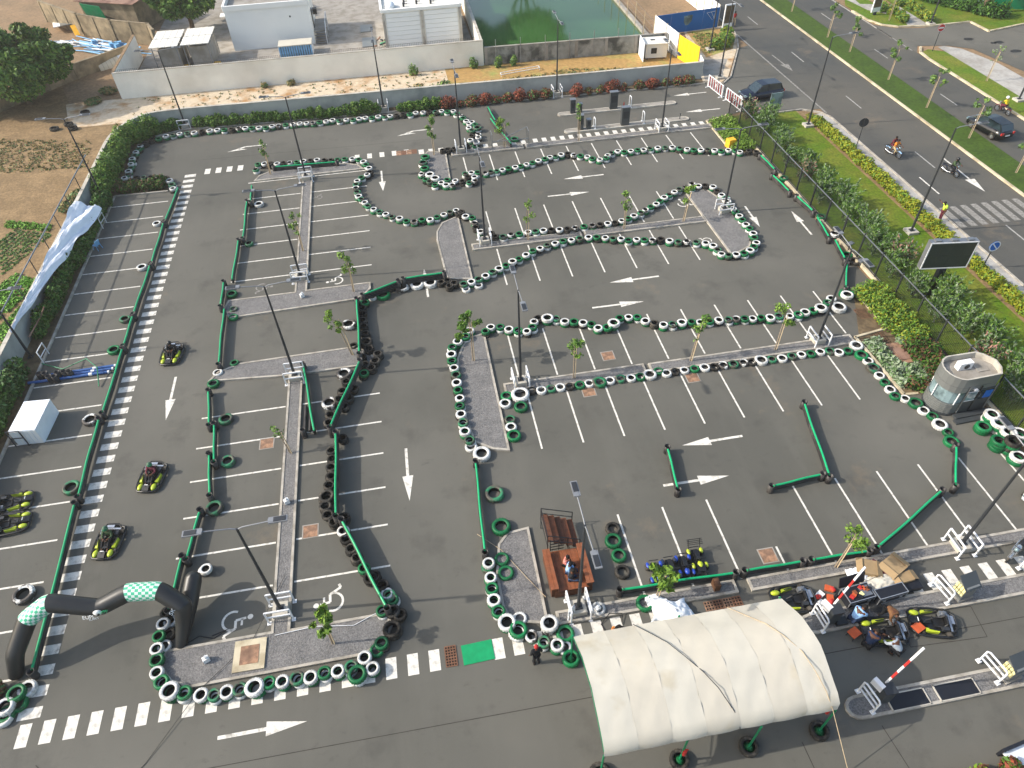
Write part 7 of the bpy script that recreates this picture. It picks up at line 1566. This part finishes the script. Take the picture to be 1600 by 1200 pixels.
m = MB(); m.tube([(0, 0, 0), (0, 0, 1.0), (.95, .1, 1.0), (.95, .1, 0)], .04, 6); m.tube([(0, 0, .5), (.95, .1, .5)], .035, 6); o = m.build('guard_rail', 'white_steel'); o.location = (-25.9, 56.4, .02); o.rotation_euler = (0, 0, R_(80)); tag(o, 'white guard rail at the top end of the white sheet', 'guard rail')
m = MB(); m.tube([(0, 0, 0), (0, 0, 1.0), (.95, .1, 1.0), (.95, .1, 0)], .04, 6); m.tube([(0, 0, .5), (.95, .1, .5)], .035, 6); o = m.build('guard_rail', 'white_steel'); o.location = (-26.0, 39.6, .02); o.rotation_euler = (0, 0, R_(80)); tag(o, 'white guard rail by the green hose and blue pipes', 'guard rail')
m = MB(); m.tube([(0, 0, .1), (.3, 1.8, .3), (.5, 2.6, .6)], .05, 6); o = m.build('banner_roll', 'rust'); o.location = (-27.0, 41.4, .9); tag(o, 'rust-red rolled banner at the low end of the white sheet', 'roll')
# white covered crate
t = thing('covered_crate', 'white plastic-wrapped crate against the left kerb', 'crate', (-24.55, 33.35, 0), R_(-4))
m = MB(); m.box((0, 0, .62), (1.55, 2.5, 1.2)); m.build('wrapped_load', 'tarp_white', t)
for k in range(6):
    m = MB(); m.box((-.65+.26*k, -1.262, .6), (.2, .02, 1.1)); m.build('fold', 'white_panel', t)
m = MB(); m.bar((-.85, -1.35, 0), (-.85, -1.35, 1.3), .05); m.bar((-.85, -1.35, 1.3), (-.1, -1.35, 1.3), .05); m.bar((-.1, -1.35, 1.3), (-.1, -1.35, 0), .05); m.bar((-.85, -1.35, .7), (-.1, -1.35, .7), .04); m.build('frame', 'pole', t)
# blue chair
t = thing('plastic_chair', 'light blue plastic chair lying at the hedge kerb', 'chair', (-25.6, 53.3, 0), R_(60))
m = MB(); m.box((0, 0, .42), (.45, .42, .04)); m.build('seat', 'pipe_light_blue', t); m = MB(); m.box((0, -.2, .64), (.45, .04, .42), 0, 0, R_(12)); m.build('backrest', 'pipe_light_blue', t)
for sx in (-1, 1):
    for sy in (-1, 1):
        m = MB(); m.bar((sx*.2, sy*.18, .42), (sx*.24, sy*.24, 0), .04); m.build('leg', 'pipe_light_blue', t)
# blue pipes and black sleeves
t = thing('blue_pipes', 'three long blue pipes lying across a left bay', 'pipes', (-23.7, 37.7, 0))
for k, (y, x0, x1) in enumerate(((-.0, -2.7, 2.4), (.28, -1.2, 2.6), (.55, -1.4, 2.7))):
    m = MB(); m.cyl((x0, y-.05, .11), (x1, y, .11+.0), .10, n=10); p_ = m.build('pipe', 'pipe_blue', t)
    m = MB(); m.cyl((x1*.45, y, .11), (x1*.45+.22, y, .11), .115, n=10); m.cyl((x1-.12, y, .11), (x1, y, .11), .112, n=10); m.build('collar', 'white_steel', p_)
g = random.Random(6)
for k, (px, py) in enumerate(((60, 583), (69, 582), (75, 587), (84, 587), (88, 581), (99, 579.5), (107, 579))):
    x, y = P(px, py, .55); m = MB(); m.lathe([(.19, 0), (.19, .55), (.16, .55), (.15, .04), (.001, .04)], 14); o = m.build('pipe_sleeve', 'pipe_black'); o.location = (x, y, 0); tag(o, f'short black pipe sleeve standing by the blue pipes, {nth(k)} from the hedge', 'pipe sleeve', 'black sleeves by the blue pipes')
cable([(-26.1, 39.5, .1), (-24.5, 38.6, .12), (-22.9, 38.9, .5), (-22.0, 37.9, .45), (-21.7, 36.4, .1)], .04, 'green hose looping over the blue pipes', 'pipe_green_dark')
# carpet, crates and small things near the crossing
m = MB(); m.box((0, 0, .02), (1.45, .95, .02)); o = m.build('green_carpet', 'carpet'); o.location = (.05, 14.35, 0); o.rotation_euler = (0, 0, R_(2)); tag(o, 'bright green carpet square laid on the crossing', 'carpet')
m = MB(); m.box((0, 0, .3), (.28, .45, .5)); m.ball((0, 0, .55), .16, 8, 0, (1, 1.2, .5)); o = m.build('brown_sack', 'leaf_brown'); o.location = (11.95, 15.35, .1); tag(o, 'brown upright sack on the gravel strip by the grates', 'sack')
for k, (x, y, m_, lab) in enumerate(((6.0, 15.3, 'c_white', 'small white box on the gravel strip right of the tyre'), (-12.35, 16.25, 'c_white', 'white tap standpipe on the big gravel island'), (-9.1, 24.6, 'c_white', 'white bag on the lower gravel median'), (-8.9, 43.2, 'c_white', 'white post on the gravel at the foot of the upper median'))):
    t = thing('small_item', lab, 'item', (x, y, .1), R_(25)); m = MB(); m.box((0, 0, .15), (.28, .22, .28)); m.build('item_body', m_, t); m = MB(); m.cyl((0, 0, .28), (.05, 0, .42), .07, n=8); m.build('item_top', m_, t)
t = thing('bicycle_frame', 'white bicycle-like stand leaning at the lamp cage by the tyres', 'stand', (4.5, 15.25, .1)); m = MB(); m.tube([(0, -.2, 0), (.1, 0, .7), (.35, .15, .7), (.35, -.1, 0)], .035, 6); m.box((.2, 0, .4), (.45, .04, .5), R_(30)); m.build('frame', 'white_steel', t)
for k, (x, y, m_, lab) in enumerate(((17.0, 12.75-.2, 'plastic_black', 'black crate on the island beside the boom gate'), (18.2, 12.85, 'pole', 'round black pan on the island'), (19.0, 12.95, 'plastic_black', 'black bowl on the island by the closed flight case'))):
    m = MB(); m.lathe([(.18, .04), (.3, .05), (.32, .1), (.26, .09), (.2, .06), (.001, .06)], 14) if k else m.box((0, 0, .1), (.55, .35, .2)); o = m.build('pan' if k else 'crate', m_); o.location = (x, y, .12); tag(o, lab, 'pan' if k else 'crate')
for k, (x, y) in enumerate(((17.3, 11.9), (20.3, 11.6))):
    t = thing('stool', ['low orange stool left of the kart under repair', 'low orange stool between the two right-hand karts'][k], 'stool', (x, y, 0), R_(20)); m = MB(); m.box((0, 0, .3), (.5, .42, .05)); m.build('seat', 'orange_plastic', t)
    for sx in (-1, 1):
        for sy in (-1, 1): m = MB(); m.bar((sx*.18, sy*.14, .3), (sx*.24, sy*.18, 0), .035); m.build('leg', 'pole', t)
for k, (x, y, s_) in enumerate(((16.6, 13.95, .19), (17.1, 13.6, .18), (16.7, 13.4, .2), (17.5, 14.2, .17))):
    t = thing('toy_figure', f'red and pale kart part on the asphalt by the open case, {nth(k)} from the strip', 'kart part', (x, y, 0), R_(40*k)); m = MB(); m.ball((0, 0, s_*.7), s_, 8, 0, (1, .7, .5)); m.build('cowl', 'red', t); m = MB(); m.box((s_*.8, .1, .1), (.4, .3, .1), .5); m.build('side_piece', 'orange_plastic' if k % 2 else 'c_white', t); m = MB(); m.cyl((-.3, 0, .08), (-.3, .35, .08), .08, n=8); m.build('hub', 'plastic_black', t)
cable([(6.2, 13.95, .03), (6.0, 14.6, .03), (6.5, 15.0, .15), (7.1, 14.9, .15), (7.0, 14.4, .03)], .02, 'black power cable curling at the back of the tent', 'black_metal')
cable([(.9, 20.6, .14), (2.0, 19.4, .15), (3.0, 17.6, .15), (3.7, 16.4, .15)], .014, 'thin pale cord on the gravel wedge', 'stake')
for k, (x, y, lab) in enumerate(((32.9, 40.2, 'small grey lamp on a short arm at the fence kerb'), (32.6, 38.0, 'grey box leaning at the fence kerb'))):
    t = thing('fence_box', lab, 'box', (x-.5, y, .1)); m = MB(); m.box((0, 0, .7), (.5, .35, .12), R_(20)); m.build('box_body', 'grey_metal', t); m = MB(); m.bar((0, 0, 0), (0, 0, .7), .05); m.build('leg', 'pole', t)
# bottom right picture corner: display case and flowers
t = thing('display_case', 'black-framed case with white sheets at the bottom right corner', 'case', (21.3, 5.9, 0), R_(8)); m = MB(); m.box((0, .3, .3), (1.6, .12, .6)); m.build('back', 'case_black', t); m = MB(); m.box((0, -.1, .3), (1.5, .7, .04), 0, 0, R_(10)); m.build('white_sheet', 'tarp_white', t)
bush('flower_bed', 'red-brown and green plants at the bottom right edge', 'plants', [(17.5, 5.3), (18.4, 5.4), (19.2, 5.3), (20.0, 5.0), (20.8, 4.9), (21.5, 4.7), (22.3, 4.6), (20.4, 5.5)], .45, .5, 3500, .14, ('leaf_red', 'leaf_mid', 'leaf_lime', 'leaf_brown'), None, 401)
for k, (x, y) in enumerate(((13.45, 6.4), (14.75, 6.1), (15.4, 6.0))):
    bush('shrub', f'bright green plant tip at the bottom edge, {nth(k)} from the tent', 'shrub', [(x, y), (x+.1, y-.2)], .2, .55, 260, .13, ('leaf_lime', 'leaf_lot'), 'plants at the bottom edge', 410+k)
bush('shrub', 'reddish shrub beside the stacked tyres at the left edge', 'shrub', [(-21.6, 16.6), (-22.1, 16.3)], .4, .5, 700, .12, ('leaf_brown', 'leaf_olive'), None, 420)
t = thing('gate_barrier', 'dark grated gate panel at the right end of the bottom aisle', 'frame', (23.6, 7.3, 0)); m = MB(); m.box((0, 0, .25), (.6, .9, .08)); m.build('panel', 'case_black', t); m = MB(); m.box((0, 0, .3), (.66, .96, .02)); m.build('rim', 'alu', t)
# ================================================================ air
m = MB(); m.box((10, 60, 15.6), (560, 760, 33.4))
hz = m.mesh('haze', 'white_panel'); hz.materials.clear()
hm = bpy.data.materials.new('haze'); hm.use_nodes = True; hn = hm.node_tree; hn.nodes.clear(); ho = hn.nodes.new('ShaderNodeOutputMaterial'); hv = hn.nodes.new('ShaderNodeVolumePrincipled')
hv.inputs['Color'].default_value = (1, .97, .92, 1); hv.inputs['Density'].default_value = .0004; hv.inputs['Anisotropy'].default_value = .3
hn.links.new(hv.outputs[0], ho.inputs['Volume']); hz.materials.append(hm); o = bpy.data.objects.new('haze', hz); col.objects.link(o); o['kind'] = 'stuff'; tag(o, 'thin pale air haze over the whole place', 'haze')
